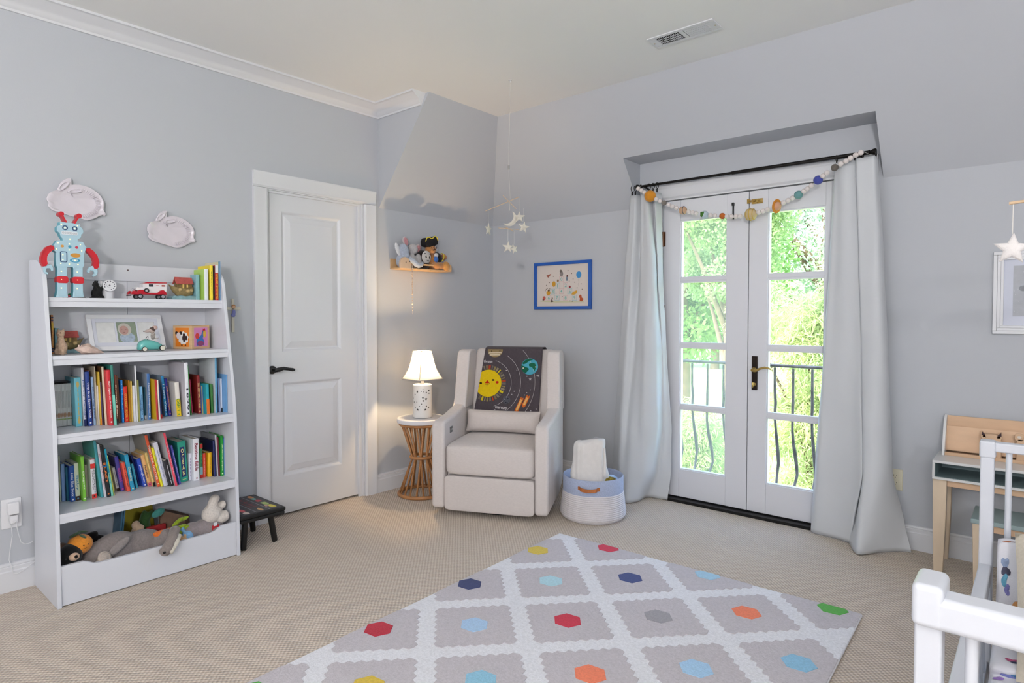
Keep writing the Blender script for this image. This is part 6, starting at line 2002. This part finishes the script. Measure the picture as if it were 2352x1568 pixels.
# ---------------------------------------------------------------- felt planet garland
gd = thing('planet_garland', 'white felt ball garland with coloured planets hung from the curtain rod', 'garland', (2.166, -.13, 2.12))
GP = [(1.508, 2.120), (1.548, 2.092), (1.600, 2.056), (1.645, 2.030), (1.692, 2.003), (1.742, 1.976), (1.797, 1.950), (1.875, 1.925), (1.943, 1.906), (2.059, 1.887), (2.117, 1.878), (2.171, 1.874), (2.235, 1.878), (2.315, 1.892), (2.387, 1.911), (2.451, 1.938), (2.508, 1.963), (2.574, 1.992), (2.628, 2.021), (2.671, 2.045), (2.717, 2.072), (2.769, 2.097), (2.812, 2.121), (2.854, 2.136)]
PLN = {1.600: (.038, 'sun_ball', 'cf8a2e'), 1.692: (.017, 'planet_ball', '7d766e'), 1.797: (.027, 'planet_ball', 'c4a284'), 1.943: (.026, 'earth_ball', 'b9c9d2'), 2.059: (.019, 'planet_ball', 'b9662e'), 2.235: (.037, 'planet_ball', 'c4ae86'), 2.387: (.026, 'ringed_planet', 'd0a184'), 2.508: (.024, 'planet_ball', '6f9c9c'), 2.628: (.025, 'planet_ball', '4a53a0'), 2.717: (.019, 'planet_ball', '6b655f')}
WB = mat('ddd5d2', rough=.95, bump=.5, scale=240, var=.04, vscale=60, sheen=.2, spec=.1)
yoff = lambda x: (-.078 * max(0, min(1, (1.80 - x) / .14)) - .085 * max(0, min(1, (x - 2.52) / .15)))
gp = [Vector((x - 2.166, yoff(x), z - 2.12)) for x, z in GP]
seg = []
for a, b in zip(gp[:-1], gp[1:]):
    for k in range(12):
        seg.append(a.lerp(b, k / 12))
seg.append(gp[-1])
acc = 0
pls = [(Vector((x - 2.166, yoff(x), [z for q, z in GP if abs(q - x) < 1e-6][0] - 2.12)), v) for x, v in PLN.items()]
last = seg[0]
need = 0
proto = None
for p in seg[1:]:
    acc += (p - last).length
    last = p
    if acc >= need:
        if all((p - c_).length > v[0] + .010 for c_, v in pls):
            if proto is None:
                proto = G().ell((0, 0, 0), .0145, nu=14, nv=9).build('felt_ball', WB, gd, tuple(p), smooth=180)
            else:
                o_ = proto.copy()
                col.objects.link(o_)
                o_.location = p
            acc = 0
            need = .0245
STRP = {2.235: ('c9a94a', 3), 1.797: ('5a5f66', 1)}
for c_, (r_, nm, hx) in pls:
    o_ = G().ell((0, 0, 0), r_, (0, 0, 20), nu=20, nv=14).build(nm, mat(hx, rough=.95, bump=.5, scale=240, var=.10, vscale=40, sheen=.15, spec=.1), gd, tuple(c_), smooth=180)
    if nm == 'ringed_planet':
        o2 = G().lathe([(r_ * 1.0, -.003), (r_ * 1.55, -.002), (r_ * 1.6, 0), (r_ * 1.55, .002), (r_ * 1.0, .003)], 28, M=Matrix.Rotation(R(100), 4, 'Y') @ Matrix.Rotation(R(18), 4, 'X')).build('felt_ring', mat('cf8a3e', rough=.95, bump=.5, scale=240, spec=.1), o_, smooth=50)
    if nm == 'earth_ball':
        G().ell((-.006, -.018, .002), (.013, .011, .018), (0, 30, 0)).ell((-.014, -.010, .012), (.010, .010, .008)).build('felt_land', mat('4a7a3a', rough=.95, bump=.5, scale=240, spec=.1), o_, smooth=180)
    for x, (hx2, n_) in STRP.items():
        if abs(c_.x + 2.166 - x) < 1e-4:
            for k in range(n_):
                dx = (k - (n_ - 1) / 2) * r_ * .5 + (.3 * r_ if n_ == 1 else 0)
                rr = math.sqrt(max(0, r_ ** 2 - dx ** 2))
                G().tube([(dx, rr * math.cos(a), rr * math.sin(a)) for a in [2 * PI * j / 24 for j in range(24)]], .0022, 6, closed=True).build('felt_stripe', mat(hx2, rough=.95, bump=.5, scale=240, spec=.1), o_, smooth=180)
g = G().tube([gp[0], Vector((-.690, .03, .035)), Vector((-.700, .03, .050))], .0014, 5).tube([gp[-1], Vector((.700, .03, .020)), Vector((.715, .03, .048))], .0014, 5)
g.build('string', THR, gd)

# ---------------------------------------------------------------- rug
RT_ = R(1.5)
rug = thing('rug', 'grey and white diamond rug with coloured hexagon dots', 'rug', (1.495, -1.075, 0), RT_)
RW, RL = 1.545, 2.44
RH = .012
pile = lambda h: mat(h, rough=.97, bump=1.0, scale=170, var=.09, vscale=110, sheen=.15, spec=.1)
G().box(0, RW, -RL, 0, .001, RH).build('pile', pile('e6e6ea'), rug, bevel=.006, bseg=3)


def clip(poly, x0, x1, y0, y1):
    for ax, val, sgn in ((0, x0, 1), (0, x1, -1), (1, y0, 1), (1, y1, -1)):
        out = []
        for i in range(len(poly)):
            a, b = poly[i - 1], poly[i]
            da, db = (a[ax] - val) * sgn, (b[ax] - val) * sgn
            if da >= 0 > db or da < 0 <= db:
                f = da / (da - db)
                out.append((a[0] + (b[0] - a[0]) * f, a[1] + (b[1] - a[1]) * f))
            if db >= 0:
                out.append(b)
        poly = out
        if len(poly) < 3:
            return []
    return poly


DOTS = {(0, 1): 'd03550', (0, 3): 'a9cfe4', (0, 5): '56a84a', (1, 0): 'd9bf4e', (1, 2): '3f4d82', (1, 4): 'ee8463', (2, 1): 'b5dae4', (2, 3): 'a09da2', (2, 5): '8fc0dc', (3, 0): '353f6c', (3, 2): 'c8324a', (3, 4): 'a9cdea', (4, 1): 'adcbe8', (4, 3): 'ee8463', (4, 5): '3f4d82', (5, 0): 'b8283c', (5, 2): '93c6dd', (5, 4): 'd9bf4e', (6, 1): 'd9bb48', (6, 3): '56a84a', (6, 5): 'c8324a', (7, 0): '56a84a', (7, 2): 'ee8463', (7, 4): 'adcbe8', (8, 1): '353f6c', (8, 3): 'c8324a', (8, 5): 'd9bf4e'}
GREY = pile('c4bec2')
HD = .214
for j in range(9):
    for i in range(6):
        if (i + j) % 2 == 0:
            continue
        cu, cv = .066 + .274 * i, -(.030 + .2665 * j)
        cs = [(HD, 0), (0, HD), (-HD, 0), (0, -HD)]
        pl_ = []
        for k in range(4):
            a, b = Vector(cs[k]), Vector(cs[(k + 1) % 4])
            nrm = (a + b).normalized()
            NT = 7
            for q in range(NT):
                for f, h_ in ((q / NT, -.004), ((q + .5) / NT, .010)):
                    p = a.lerp(b, f) + nrm * h_
                    pl_.append((cu + p.x, cv + p.y))
        c_ = clip(pl_, .004, RW - .004, -RL + .004, -.004)
        if len(c_) > 2:
            G().prism(c_, 'z', RH - .001, RH + .0025).build('diamond', GREY, rug)
        hx_ = [(cu + .062 * math.cos(PI * q / 3 + .1), cv + .058 * math.sin(PI * q / 3 + .1)) for q in range(6)]
        c_ = clip(hx_, .004, RW - .004, -RL + .004, -.004)
        if len(c_) > 2:
            G().prism(c_, 'z', RH, RH + .0045).build('hexagon_dot', pile(DOTS.get((j, i), 'c8324a')), rug, bevel=.001, bseg=1)

# ---------------------------------------------------------------- desk, bench and animal boxes on the right
MAPLE = mat('dcc8ae', rough=.5, bump=.12, scale=40, var=.10, vscale=9, aniso=(1, 1, .25))
MAPLE_H = mat('d4b190', rough=.5, bump=.12, scale=40, var=.12, vscale=9, aniso=(.25, 1, 1.5))
DW = mat('dcdcdc', rough=.22, bump=.02, scale=60)
SAGE = mat('7f9295', rough=.4, bump=.05, scale=60)
dk = thing('desk', 'white childs desk with open tray, light wood legs and hutch by the right wall', 'desk', (3.192, -.30, 0))
dx1 = .72
DT, DB = .557, .463
g = G().box(0, dx1, 0, .275, DT - .013, DT).box(0, dx1, 0, .275, DB, DB + .012).box(0, .011, 0, .275, DB + .012, DT - .013).box(dx1 - .011, dx1, 0, .275, DB + .012, DT - .013).box(.011, dx1 - .011, .262, .275, DB + .012, DT - .013)
g.build('tray_top', DW, dk, bevel=.0015, bseg=1)
G().box(.0112, dx1 - .0112, .006, .2615, DB + .0121, DB + .0135).box(.0112, .0125, .006, .2615, DB + .0135, DT - .0135).box(.0125, dx1 - .0115, .2600, .2618, DB + .0135, DT - .0135).box(.0125, dx1 - .0115, .006, .2598, DT - .0145, DT - .0132).build('tray_lining', SAGE, dk)
for x in (.030, dx1 - .030):
    s = 1 if x < .3 else -1
    for y0, d_ in ((.012, .0), (.235, .0)):
        g = G()
        w0, w1 = .030, .020
        vs = []
        for z, wx, wy, sx_ in ((0, .019, .019, -.002), (.22, .026, .024, .0), (.463, .029, .026, .0)):
            cx, cy = x + s * sx_, y0 + .026 - .0
            vs += [(cx - wx, cy - wy, z), (cx + wx, cy - wy, z), (cx + wx, cy + wy, z), (cx - wx, cy + wy, z)]
        fs = [(4 * k + i, 4 * k + (i + 1) % 4, 4 * k + 4 + (i + 1) % 4, 4 * k + 4 + i) for k in (0, 1) for i in range(4)] + [(0, 1, 2, 3), (8, 9, 10, 11)]
        g.add(vs, fs).build('leg', MAPLE, dk, bevel=.003)
G().box(.06, dx1 - .06, .020, .036, .432, .462).build('apron', MAPLE_H, dk)
for x in (.022, dx1 - .034):
    G().prism([(.150, DT), (.160, .60), (.185, .66), (.215, .72), (.250, .750), (.275, .752), (.275, DT)], 'x', x, x + .012).build('hutch_side', DW, dk, bevel=.002)
G().box(.034, dx1 - .034, .262, .274, DT, .748).build('hutch_back', MAPLE_H, dk)
G().prism([(.222, .575), (.232, .575), (.252, .696), (.242, .698)], 'x', .034, dx1 - .034).build('book_ledge', MAPLE_H, dk)
G().box(.034, dx1 - .034, .165, .262, DT + .0005, DT + .008).box(.034, dx1 - .034, .165, .172, DT + .008, DT + .016).build('pencil_ledge', MAPLE_H, dk)
t = thing('animal_box', 'wooden box with dark pointed cat ears standing on the desk hutch', 'box', (3.412, -.103, DT + .0085))
G().box(-.040, .040, -.022, .022, 0, .118).build('box', MAPLE_H, t, bevel=.006, bseg=3)
for s in (-1, 1):
    G().prism([(s * .016, .100), (s * .041, .100), (s * .041, .132), (s * .036, .133)], 'y', -.022, -.010).build('ear', MAPLE_H, t, bevel=.002)
    G().prism([(s * .020, .112), (s * .039, .112), (s * .038, .130)], 'y', -.0232, -.0220).build('inner_ear', mat('3a2426', rough=.7, bump=.1, scale=60), t)
G().disc((0, -.0222, .092), .003, 'y', 10, t=-.0005).build('nose_dot', mat('6a4a34', rough=.7, bump=.1, scale=60), t)
t = thing('animal_box', 'wooden box with pale round bear ear right of the cat eared box', 'box', (3.552, -.103, DT + .0085))
G().box(-.045, .045, -.022, .022, 0, .112).build('box', MAPLE_H, t, bevel=.006, bseg=3)
for s in (-1, 1):
    G().prism(rrect(s * .034 - .016, s * .034 + .016, .100, .134, .010), 'y', -.022, -.010).build('ear', MAPLE_H, t)
    G().prism(circ((s * .034, .118), .008, 14, .006), 'y', -.0232, -.0220).build('inner_ear', mat('ddd6cc', rough=.7, bump=.1, scale=60), t)
bn = thing('bench', 'small sage topped wooden bench tucked under the white desk', 'bench', (3.357, -.44, 0))
G().box(0, .40, 0, .26, .315, .337).build('seat_top', mat('93a5a6', rough=.35, bump=.04, scale=60), bn, bevel=.004)
G().box(.02, .38, .012, .026, .285, .3145).build('apron', MAPLE_H, bn)
for x in (.026, .374):
    for y in (.030, .228):
        g = G()
        vs = []
        for z, w in ((0, .013), (.315, .020)):
            vs += [(x - w, y - w, z), (x + w, y - w, z), (x + w, y + w, z), (x - w, y + w, z)]
        g.add(vs, [(0, 1, 2, 3), (4, 5, 6, 7)] + [(i, (i + 1) % 4, 4 + (i + 1) % 4, 4 + i) for i in range(4)]).build('leg', MAPLE, bn, bevel=.002)

# picture on the right
t = thing('framed_print', 'white moulded frame with pale grey print above the desk at the right edge', 'picture', (3.402, -.001, 1.174))
WW, HH = .34, .409
g = G()
for a_, b_, c_, e_, d_ in ((0, 1, 0, 1, .016),):
    pass
for o_, i_, d_ in ((0, .016, .022), (.016, .030, .016), (.030, .042, .019)):
    g.box(o_, WW - o_, -d_, 0, HH - i_, HH - o_).box(o_, WW - o_, -d_, 0, o_, i_).box(o_, i_, -d_, 0, i_, HH - i_).box(WW - i_, WW - o_, -d_, 0, i_, HH - i_)
g.build('frame_moulding', WHITE, t, bevel=.0015, bseg=1)
G().box(.042, WW - .042, -.008, -.004, .042, HH - .042).build('mount', mat('d0d4e2', rough=.8, bump=.1, scale=200), t)
pp = G().box(.078, WW - .078, -.0086, -.008, .088, HH - .072).build('print', mat('b3b6bd', rough=.8, bump=.1, scale=200, var=.06, vscale=30), t)
g = G()
for cx, cz, rx, rz in ((.118, .225, .018, .014), (.150, .23, .022, .020), (.2, .21, .03, .04)):
    g.disc((cx, -.0086, cz), rx, 'y', 18, t=-.0004 - cx * .002, ry=rz)
g.build('planet_print', mat('8d9096', rough=.8, bump=.1, scale=200, var=.2, vscale=60), pp)
g = G()
random.seed(9)
for k in range(30):
    g.disc((random.uniform(.082, WW - .082), -.0087, random.uniform(.092, HH - .076)), .0012, 'y', 6, t=-.0003)
g.build('star_print', WHITE, pp)

# felt star mobile over the crib
m2_ = thing('star_mobile', 'white felt star mobile hanging above the crib at the right edge', 'mobile', (3.66, -2.0, CZ))
WF = mat('d2cecd', rough=.95, bump=.5, scale=260, var=.03, vscale=60, sheen=.2, spec=.1)
G().tube([(0, 0, 0), (0, 0, -1.16)], .0011, 5).build('cord', THR, m2_)
G().tube([(-.134, 0, -1.178), (.134, 0, -1.160)], .0038, 8).build('stick', STICK, m2_)
G().tube([(0, -.134, -1.172), (0, .134, -1.168)], .0038, 8).build('stick', STICK, m2_)
for x, y, z in ((-.126, 0, -1.290), (.126, 0, -1.29), (0, .126, -1.31), (0, -.126, -1.31)):
    if (x, y) == (0, -.126):
        continue
    M = Matrix.Translation((x, y, z)) @ frame((0, 0, 0), (.98, .12, 0), (0, 0, 1))
    star_mesh(.040, R(4), .010, M, .46).build('felt_star', WF, m2_, smooth=50)
    G().tube([(x, y, z + .036), (x, y, -1.172)], .0009, 5).build('thread', THR, m2_)

# ---------------------------------------------------------------- crib in the foreground
CW_ = mat('cfd2da', rough=.3, bump=.03, scale=40)
cb = thing('crib', 'white wooden crib with rounded end rails and slim spindles at the right edge', 'crib', (3.82, -2.09, 0))


def cbb(g, name, m=CW_, parent=None, **k):
    g.v = [(v[0] - 3.82, v[1] + 2.09, v[2]) for v in g.v]
    return g.build(name, m, parent or cb, **k)


XR = 4.20
for yc, zt, s in ((-2.770, .850, -1), (-1.400, .860, 1)):
    for x in (3.464, XR - .02):
        cbb(G().box(x - .0185, x + .0185, yc - .0225, yc + .0225, 0, zt - .052), 'post', bevel=.005, bseg=3)
        hw_ = .043 if s < 0 else .026
        cbb(G().box(x - .0215, x + .0215, yc - (.038 if s < 0 else hw_), yc + (.048 if s < 0 else hw_), zt - (.068 if s < 0 else .056), zt), 'post_cap', bevel=.010 if s < 0 else .007, bseg=4)
    cbb(G().box(3.466, XR - .02, yc - (.0365 if s < 0 else .020), yc + .020, zt - .069 if s < 0 else zt - .034, zt - .017 if s < 0 else zt - .004), 'end_rail', bevel=.012 if s < 0 else .005, bseg=4)
    cbb(G().box(3.482, XR - .04, yc - .012, yc + .012, .10, .15), 'bottom_rail', bevel=.004)
    for k in range(8):
        x = 3.5185 + k * .085
        cbb(G().tube([(x, yc, .148), (x, yc, zt - .03)], .0088, 14), 'spindle', smooth=50)
for x in (3.464, XR - .02):
    pr_s = [(-1.423, .405), (-1.423, .458), (-2.30, .458), (-2.50, .472), (-2.64, .53), (-2.72, .64), (-2.747, .69), (-2.747, .60), (-2.70, .52), (-2.60, .44), (-2.45, .41)]
    cbb(G().prism(pr_s, 'x', x - .017, x + .017), 'side_rail', bevel=.005, bseg=3)
    cbb(G().box(x - .011, x + .011, -2.745, -1.423, .10, .14), 'bottom_side_rail', bevel=.003)
    for k in range(14):
        y = -1.51 - k * .085
        cbb(G().tube([(x, y, .138), (x, y, .425)], .0082, 10), 'side_spindle', smooth=50)
cbb(G().box(3.484, 4.165, -2.742, -1.43, .125, .14), 'mattress_board')
mt_ = thing('crib_mattress', 'white mattress lying in the crib', 'mattress', (3.825, -2.085, .141))
G().box(-.325, .325, -.635, .635, 0, .125).build('mattress', mat('dfdfe4', rough=.9, bump=.3, scale=200), mt_, bevel=.02, bseg=3)
bd = thing('crib_sheet', 'white baby quilt printed with small dressed animals bunched in the crib', 'bedding', (3.49, -1.45, .27))
SHT = mat('dcdce4', rough=.9, bump=.4, scale=220, sheen=.1, spec=.15)
BPROF = [(.006, .02), (.008, .24), (-.005, .290), (-.030, .297), (-.055, .270), (-.075, .16), (-.105, .085), (-.150, .060), (-.24, .050), (-.36, .046), (-.375, .012), (-.50, .016), (-.80, .012), (-1.15, .010)]


def sheet(u, v):
    p = cr([(0, *q) for q in BPROF], v)
    x = .008 + .66 * u
    bl_ = 1 if .15 < v < .9 else .4
    w = bl_ * (.010 * math.sin(x * 26 + v * 9) * math.sin(v * 17 + x * 5) + .005 * math.sin(x * 60 + 2))
    ed = max(0, 1 - u / .05)
    return (x, p.y + w * .6, max(.002, p.z + w * .5 - .012 * ed * ed))


bdm = G().grid(sheet, 50, 90).build('cloth', SHT, bd, smooth=180, solid=.004)


def spatch(u0, v0, ru, rv, nm, hx, seed):
    rnd = random.Random(seed)
    ph = [rnd.uniform(0, 6) for _ in range(3)]
    n = 14
    base = Vector(sheet(u0, v0))
    e = 1e-3
    tu = (Vector(sheet(u0 + e, v0)) - base)
    tv = (Vector(sheet(u0, v0 + e)) - base)
    nn = tu.cross(tv).normalized()
    if nn.y > 0 or nn.z < -.5:
        nn = -nn
    vs = [base + nn * .005]
    for k in range(n):
        a = 2 * PI * k / n
        s = 1 + .25 * math.sin(2 * a + ph[0]) + .18 * math.sin(3 * a + ph[1])
        vs.append(Vector(sheet(max(0.012, u0 + ru * s * math.cos(a)), v0 + rv * s * math.sin(a))) + nn * .0035)
    G().add(vs, [(0, 1 + k, 1 + (k + 1) % n) for k in range(n)]).build(nm, mat(hx, rough=.9, bump=.3, scale=200, var=.2, vscale=80), bdm)


for k, (u0, v0, ru, rv, hx) in enumerate(((.035, .255, .020, .006, 'a8623c'), (.055, .257, .018, .006, '7a5242'), (.085, .258, .022, .006, '5f7a6c'), (.030, .335, .012, .012, '8a9ab8'), (.033, .350, .014, .010, '4a4a5e'), (.030, .366, .012, .012, '5f9ab4'), (.040, .385, .012, .010, '7a78b0'), (.075, .420, .018, .016, 'c08a58'), (.088, .412, .012, .016, '8a5a3a'), (.060, .428, .010, .008, 'b86a7a'), (.05, .52, .012, .012, '4a2f3a'), (.04, .545, .014, .016, '7a4a30'), (.052, .56, .012, .012, 'b58a62'), (.075, .66, .02, .008, 'b0527a'), (.09, .665, .02, .008, '3a3f5c'), (.06, .735, .03, .010, '7f86c8'), (.095, .725, .025, .010, '4f86b8'), (.03, .78, .02, .010, '9a7ac0'), (.20, .34, .03, .02, 'b08050'), (.3, .4, .03, .02, '7a8ab0'), (.4, .3, .03, .02, 'a8623c'), (.25, .75, .03, .02, '5f7a6c'), (.5, .7, .03, .02, 'b0527a'))):
    spatch(u0, v0, ru, rv, 'animal_print', hx, k)
pw_ = thing('crib_pillow', 'natural linen pillow with maroon initial lying in the crib', 'pillow', (3.722, -1.69, .455))
pw_.rotation_euler = (R(48), 0, R(3))
g = G()


def pil2(u, v, s):
    x, y = (u - .5) * 2, (v - .5) * 2
    e_ = max(0, (1 - x ** 4) * (1 - y ** 4)) ** .6
    return (x * .175 * (1 - .03 * (1 - y * y)), y * .215 * (1 - .03 * (1 - x * x)), s * .055 * e_)


g.grid(lambda u, v: pil2(u, v, -1), 20, 20).grid(lambda u, v: pil2(u, v, 1), 20, 20)
pwc = g.build('cover', mat('c9c1b2', rough=.95, bump=.6, scale=260, var=.06, vscale=120, spec=.1), pw_, smooth=180)
text('S', .17, .20, mat('5a1f30', rough=.9, bump=.4, scale=200), pwc, frame((-.065, -.105, .053), (1, 0, 0), (0, 1, 0)), 'initial', bold=.04)

# ---------------------------------------------------------------- outdoors: balcony rail, lawn, trees
IRON = mat('57504f', rough=.5, metal=.3, bump=.6, scale=60, var=.5, vscale=14)
bl_ = thing('balcony_rail', 'wrought iron balcony railing with bellied rusty balusters outside the french door', 'railing', (2.0, .92, -.10))
G().tube([(-1.3, 0, .985), (1.3, 0, .985)], .017, 10, flat=.7).build('top_rail', IRON, bl_, smooth=60)
G().tube([(-1.3, 0, .02), (1.3, 0, .02)], .014, 8).build('bottom_rail', IRON, bl_)
random.seed(5)
for k in range(20):
    x = -1.27 + k * .1325
    jx = random.uniform(-.008, .008)
    P_ = [(x, 0, .97), (x, .002, .80), (x + jx * .6, .012, .70), (x + jx * .3, .0, .60), (x + jx, .015, .50), (x + jx, .045, .40), (x + jx * .5, .085, .30), (x, .110, .22), (x - jx, .105, .15), (x, .065, .08), (x, .0, .03)]
    rr = [.009, .010, .012, .010, .010, .013, .015, .013, .011, .010, .010]
    G().tube(P_, rr, 8).build('baluster', IRON, bl_, smooth=60)
struct(G().box(.4, 3.7, .17, 1.15, -.35, -.085).build('balcony_floor', mat('a9a59c', rough=.9, bump=.4, scale=60)))
struct(G().box(-60, 60, .2, 90, -3.4, -3.2).build('lawn', mat('9fbf6a', rough=.95, bump=.8, scale=30, var=.25, vscale=3)))


def leafmat(h, trans=.45):
    m = bpy.data.materials.new('leaf_surface')
    m.use_nodes = True
    nt = m.node_tree
    nt.nodes.remove(nt.nodes['Principled BSDF'])
    d_ = nt.nodes.new('ShaderNodeBsdfDiffuse')
    t_ = nt.nodes.new('ShaderNodeBsdfTranslucent')
    c = lin(h)
    tc = nt.nodes.new('ShaderNodeTexCoord')
    nz = nt.nodes.new('ShaderNodeTexNoise')
    nz.inputs['Scale'].default_value = 1.6
    nz.inputs['Detail'].default_value = 4
    nt.links.new(tc.outputs['Object'], nz.inputs['Vector'])
    rp = nt.nodes.new('ShaderNodeValToRGB')
    rp.color_ramp.elements[0].position = .35
    rp.color_ramp.elements[1].position = .65
    rp.color_ramp.elements[0].color = (c[0] * .74, c[1] * .82, c[2] * .80, 1)
    rp.color_ramp.elements[1].color = (min(1, c[0] * 1.25), min(1, c[1] * 1.15), min(1, c[2] * 1.1), 1)
    nt.links.new(nz.outputs[0], rp.inputs[0])
    nt.links.new(rp.outputs[0], d_.inputs[0])
    nt.links.new(rp.outputs[0], t_.inputs[0])
    mx = nt.nodes.new('ShaderNodeMixShader')
    mx.inputs[0].default_value = trans
    nt.links.new(d_.outputs[0], mx.inputs[1])
    nt.links.new(t_.outputs[0], mx.inputs[2])
    nt.links.new(mx.outputs[0], nt.nodes['Material Output'].inputs[0])
    return m


def foliage(centers, radii, n, ln, wd, droop, seed, shell=.55):
    """n leaf blades scattered through ellipsoid clumps -> mesh"""
    rg = np.random.default_rng(seed)
    centers = np.array(centers, float)
    radii = np.array(radii, float)
    w = radii.prod(axis=1) ** (2 / 3)
    idx = rg.choice(len(centers), n, p=w / w.sum())
    v = rg.normal(size=(n, 3))
    v /= np.linalg.norm(v, axis=1)[:, None]
    rad = shell + (1 - shell) * rg.random(n)[:, None] ** .6
    c = centers[idx] + v * rad * radii[idx]
    d = v * .7 + rg.normal(size=(n, 3)) * .6
    d[:, 2] -= droop
    d /= np.linalg.norm(d, axis=1)[:, None]
    s = np.cross(d, rg.normal(size=(n, 3)))
    s /= np.linalg.norm(s, axis=1)[:, None]
    L = ln * (.6 + .8 * rg.random(n))[:, None]
    W = wd * (.6 + .8 * rg.random(n))[:, None]
    vs = np.stack([c - d * L * .5, c + s * W * .5, c + d * L * .5, c - s * W * .5], axis=1).reshape(-1, 3)
    me = bpy.data.meshes.new('foliage')
    me.vertices.add(4 * n)
    me.vertices.foreach_set('co', vs.ravel())
    me.loops.add(4 * n)
    me.loops.foreach_set('vertex_index', np.arange(4 * n))
    me.polygons.add(n)
    me.polygons.foreach_set('loop_start', np.arange(0, 4 * n, 4))
    me.update()
    me.validate()
    return me


def tree(name, label, cat_, base, top, clumps, n, ln, wd, droop, hx, seed, trunk=.12, group=None, trans=.45, shell=.5):
    t = thing(name, label, cat_, base, 0, group)
    me = foliage([c[:3] for c in clumps], [c[3:] if len(c) > 4 else (c[3],) * 3 for c in clumps], n, ln, wd, droop, seed, shell)
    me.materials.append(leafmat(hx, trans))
    o = bpy.data.objects.new('foliage', me)
    col.objects.link(o)
    o.parent = t
    o['kind'] = 'stuff'
    BK = mat('6b5a48', rough=.9, bump=.8, scale=20, var=.2, vscale=8)
    g = G()
    g.tube([(0, 0, 0), (.05, .02, top * .3), (-.04, .03, top * .65), (0, 0, top)], [trunk, trunk * .8, trunk * .55, trunk * .25], 8)
    rr = random.Random(seed)
    for c in clumps[:8]:
        z0 = min(top * .8, max(top * .15, c[2] * .6))
        g.tube([(0, 0, z0), (c[0] * .5, c[1] * .5, (z0 + c[2]) / 2 + .1), (c[0], c[1], c[2])], [trunk * .5, trunk * .3, trunk * .12], 6)
    g.build('trunk', BK, t, smooth=60)
    return t


def clump(n, rx, ry, z0, z1, r_, seed, taper=.4):
    rr = random.Random(seed)
    out = []
    for k in range(n):
        z = rr.uniform(z0, z1)
        f = 1 - taper * (z - z0) / max(.01, z1 - z0)
        out.append((rr.uniform(-rx, rx) * f, rr.uniform(-ry, ry) * f, z, r_ * rr.uniform(.7, 1.2)))
    return out


# feathery pale shrub just beyond the balcony
tree('feathery_shrub', 'pale yellow green feathery shrub just outside the right door leaf', 'shrub', (1.35, 4.6, -3.2), 4.6, clump(46, .85, .6, 1.6, 5.0, .42, 1, .25), 30000, .13, .016, .5, 'b0bd8a', 21, .07, trans=.5, shell=.3)
tree('feathery_shrub', 'lower pale feathery shrub seen through the lower left panes', 'shrub', (-.80, 5.8, -3.2), 3.0, clump(28, .55, .6, 1.2, 2.75, .36, 2, .3), 17000, .13, .016, .5, 'aabb88', 22, .06, trans=.5, shell=.3)
# broad leaved tree with branches hanging in from the upper left of the right leaf
tree('maple_tree', 'bright green broad leaved tree at the top of the right door leaf', 'tree', (-1.55, 9.2, -3.2), 7.6, clump(34, 1.05, 1.0, 4.3, 8.2, .55, 3, .2), 42000, .08, .052, .2, 'a0b382', 23, .14, trans=.5, shell=.35)
tree('shade_tree', 'dense blue green tree filling the upper left panes', 'tree', (-4.6, 13.5, -3.2), 9.0, clump(60, 2.7, 1.6, 3.6, 9.5, .9, 4, .2), 50000, .15, .09, .2, '7f9f62', 24, .25, trans=.4, shell=.35)
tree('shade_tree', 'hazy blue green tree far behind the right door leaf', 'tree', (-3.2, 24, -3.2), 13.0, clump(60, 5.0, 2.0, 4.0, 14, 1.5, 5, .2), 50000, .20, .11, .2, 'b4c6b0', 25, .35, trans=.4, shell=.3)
for k, (x, y) in enumerate(((-30, 46), (-17, 46), (-4, 46))):
    tree('woodland_tree', ['leftmost far tree beyond the sunny lawn', 'middle far tree beyond the sunny lawn', 'rightmost far tree beyond the sunny lawn'][k], 'tree', (x, y, -3.2), 15, clump(44, 3.9, 3, 3, 17, 2.2, 30 + k, .15), 9000, .8, .5, .2, '7ba070', 40 + k, .4, 'far trees beyond the lawn', .35, .3)
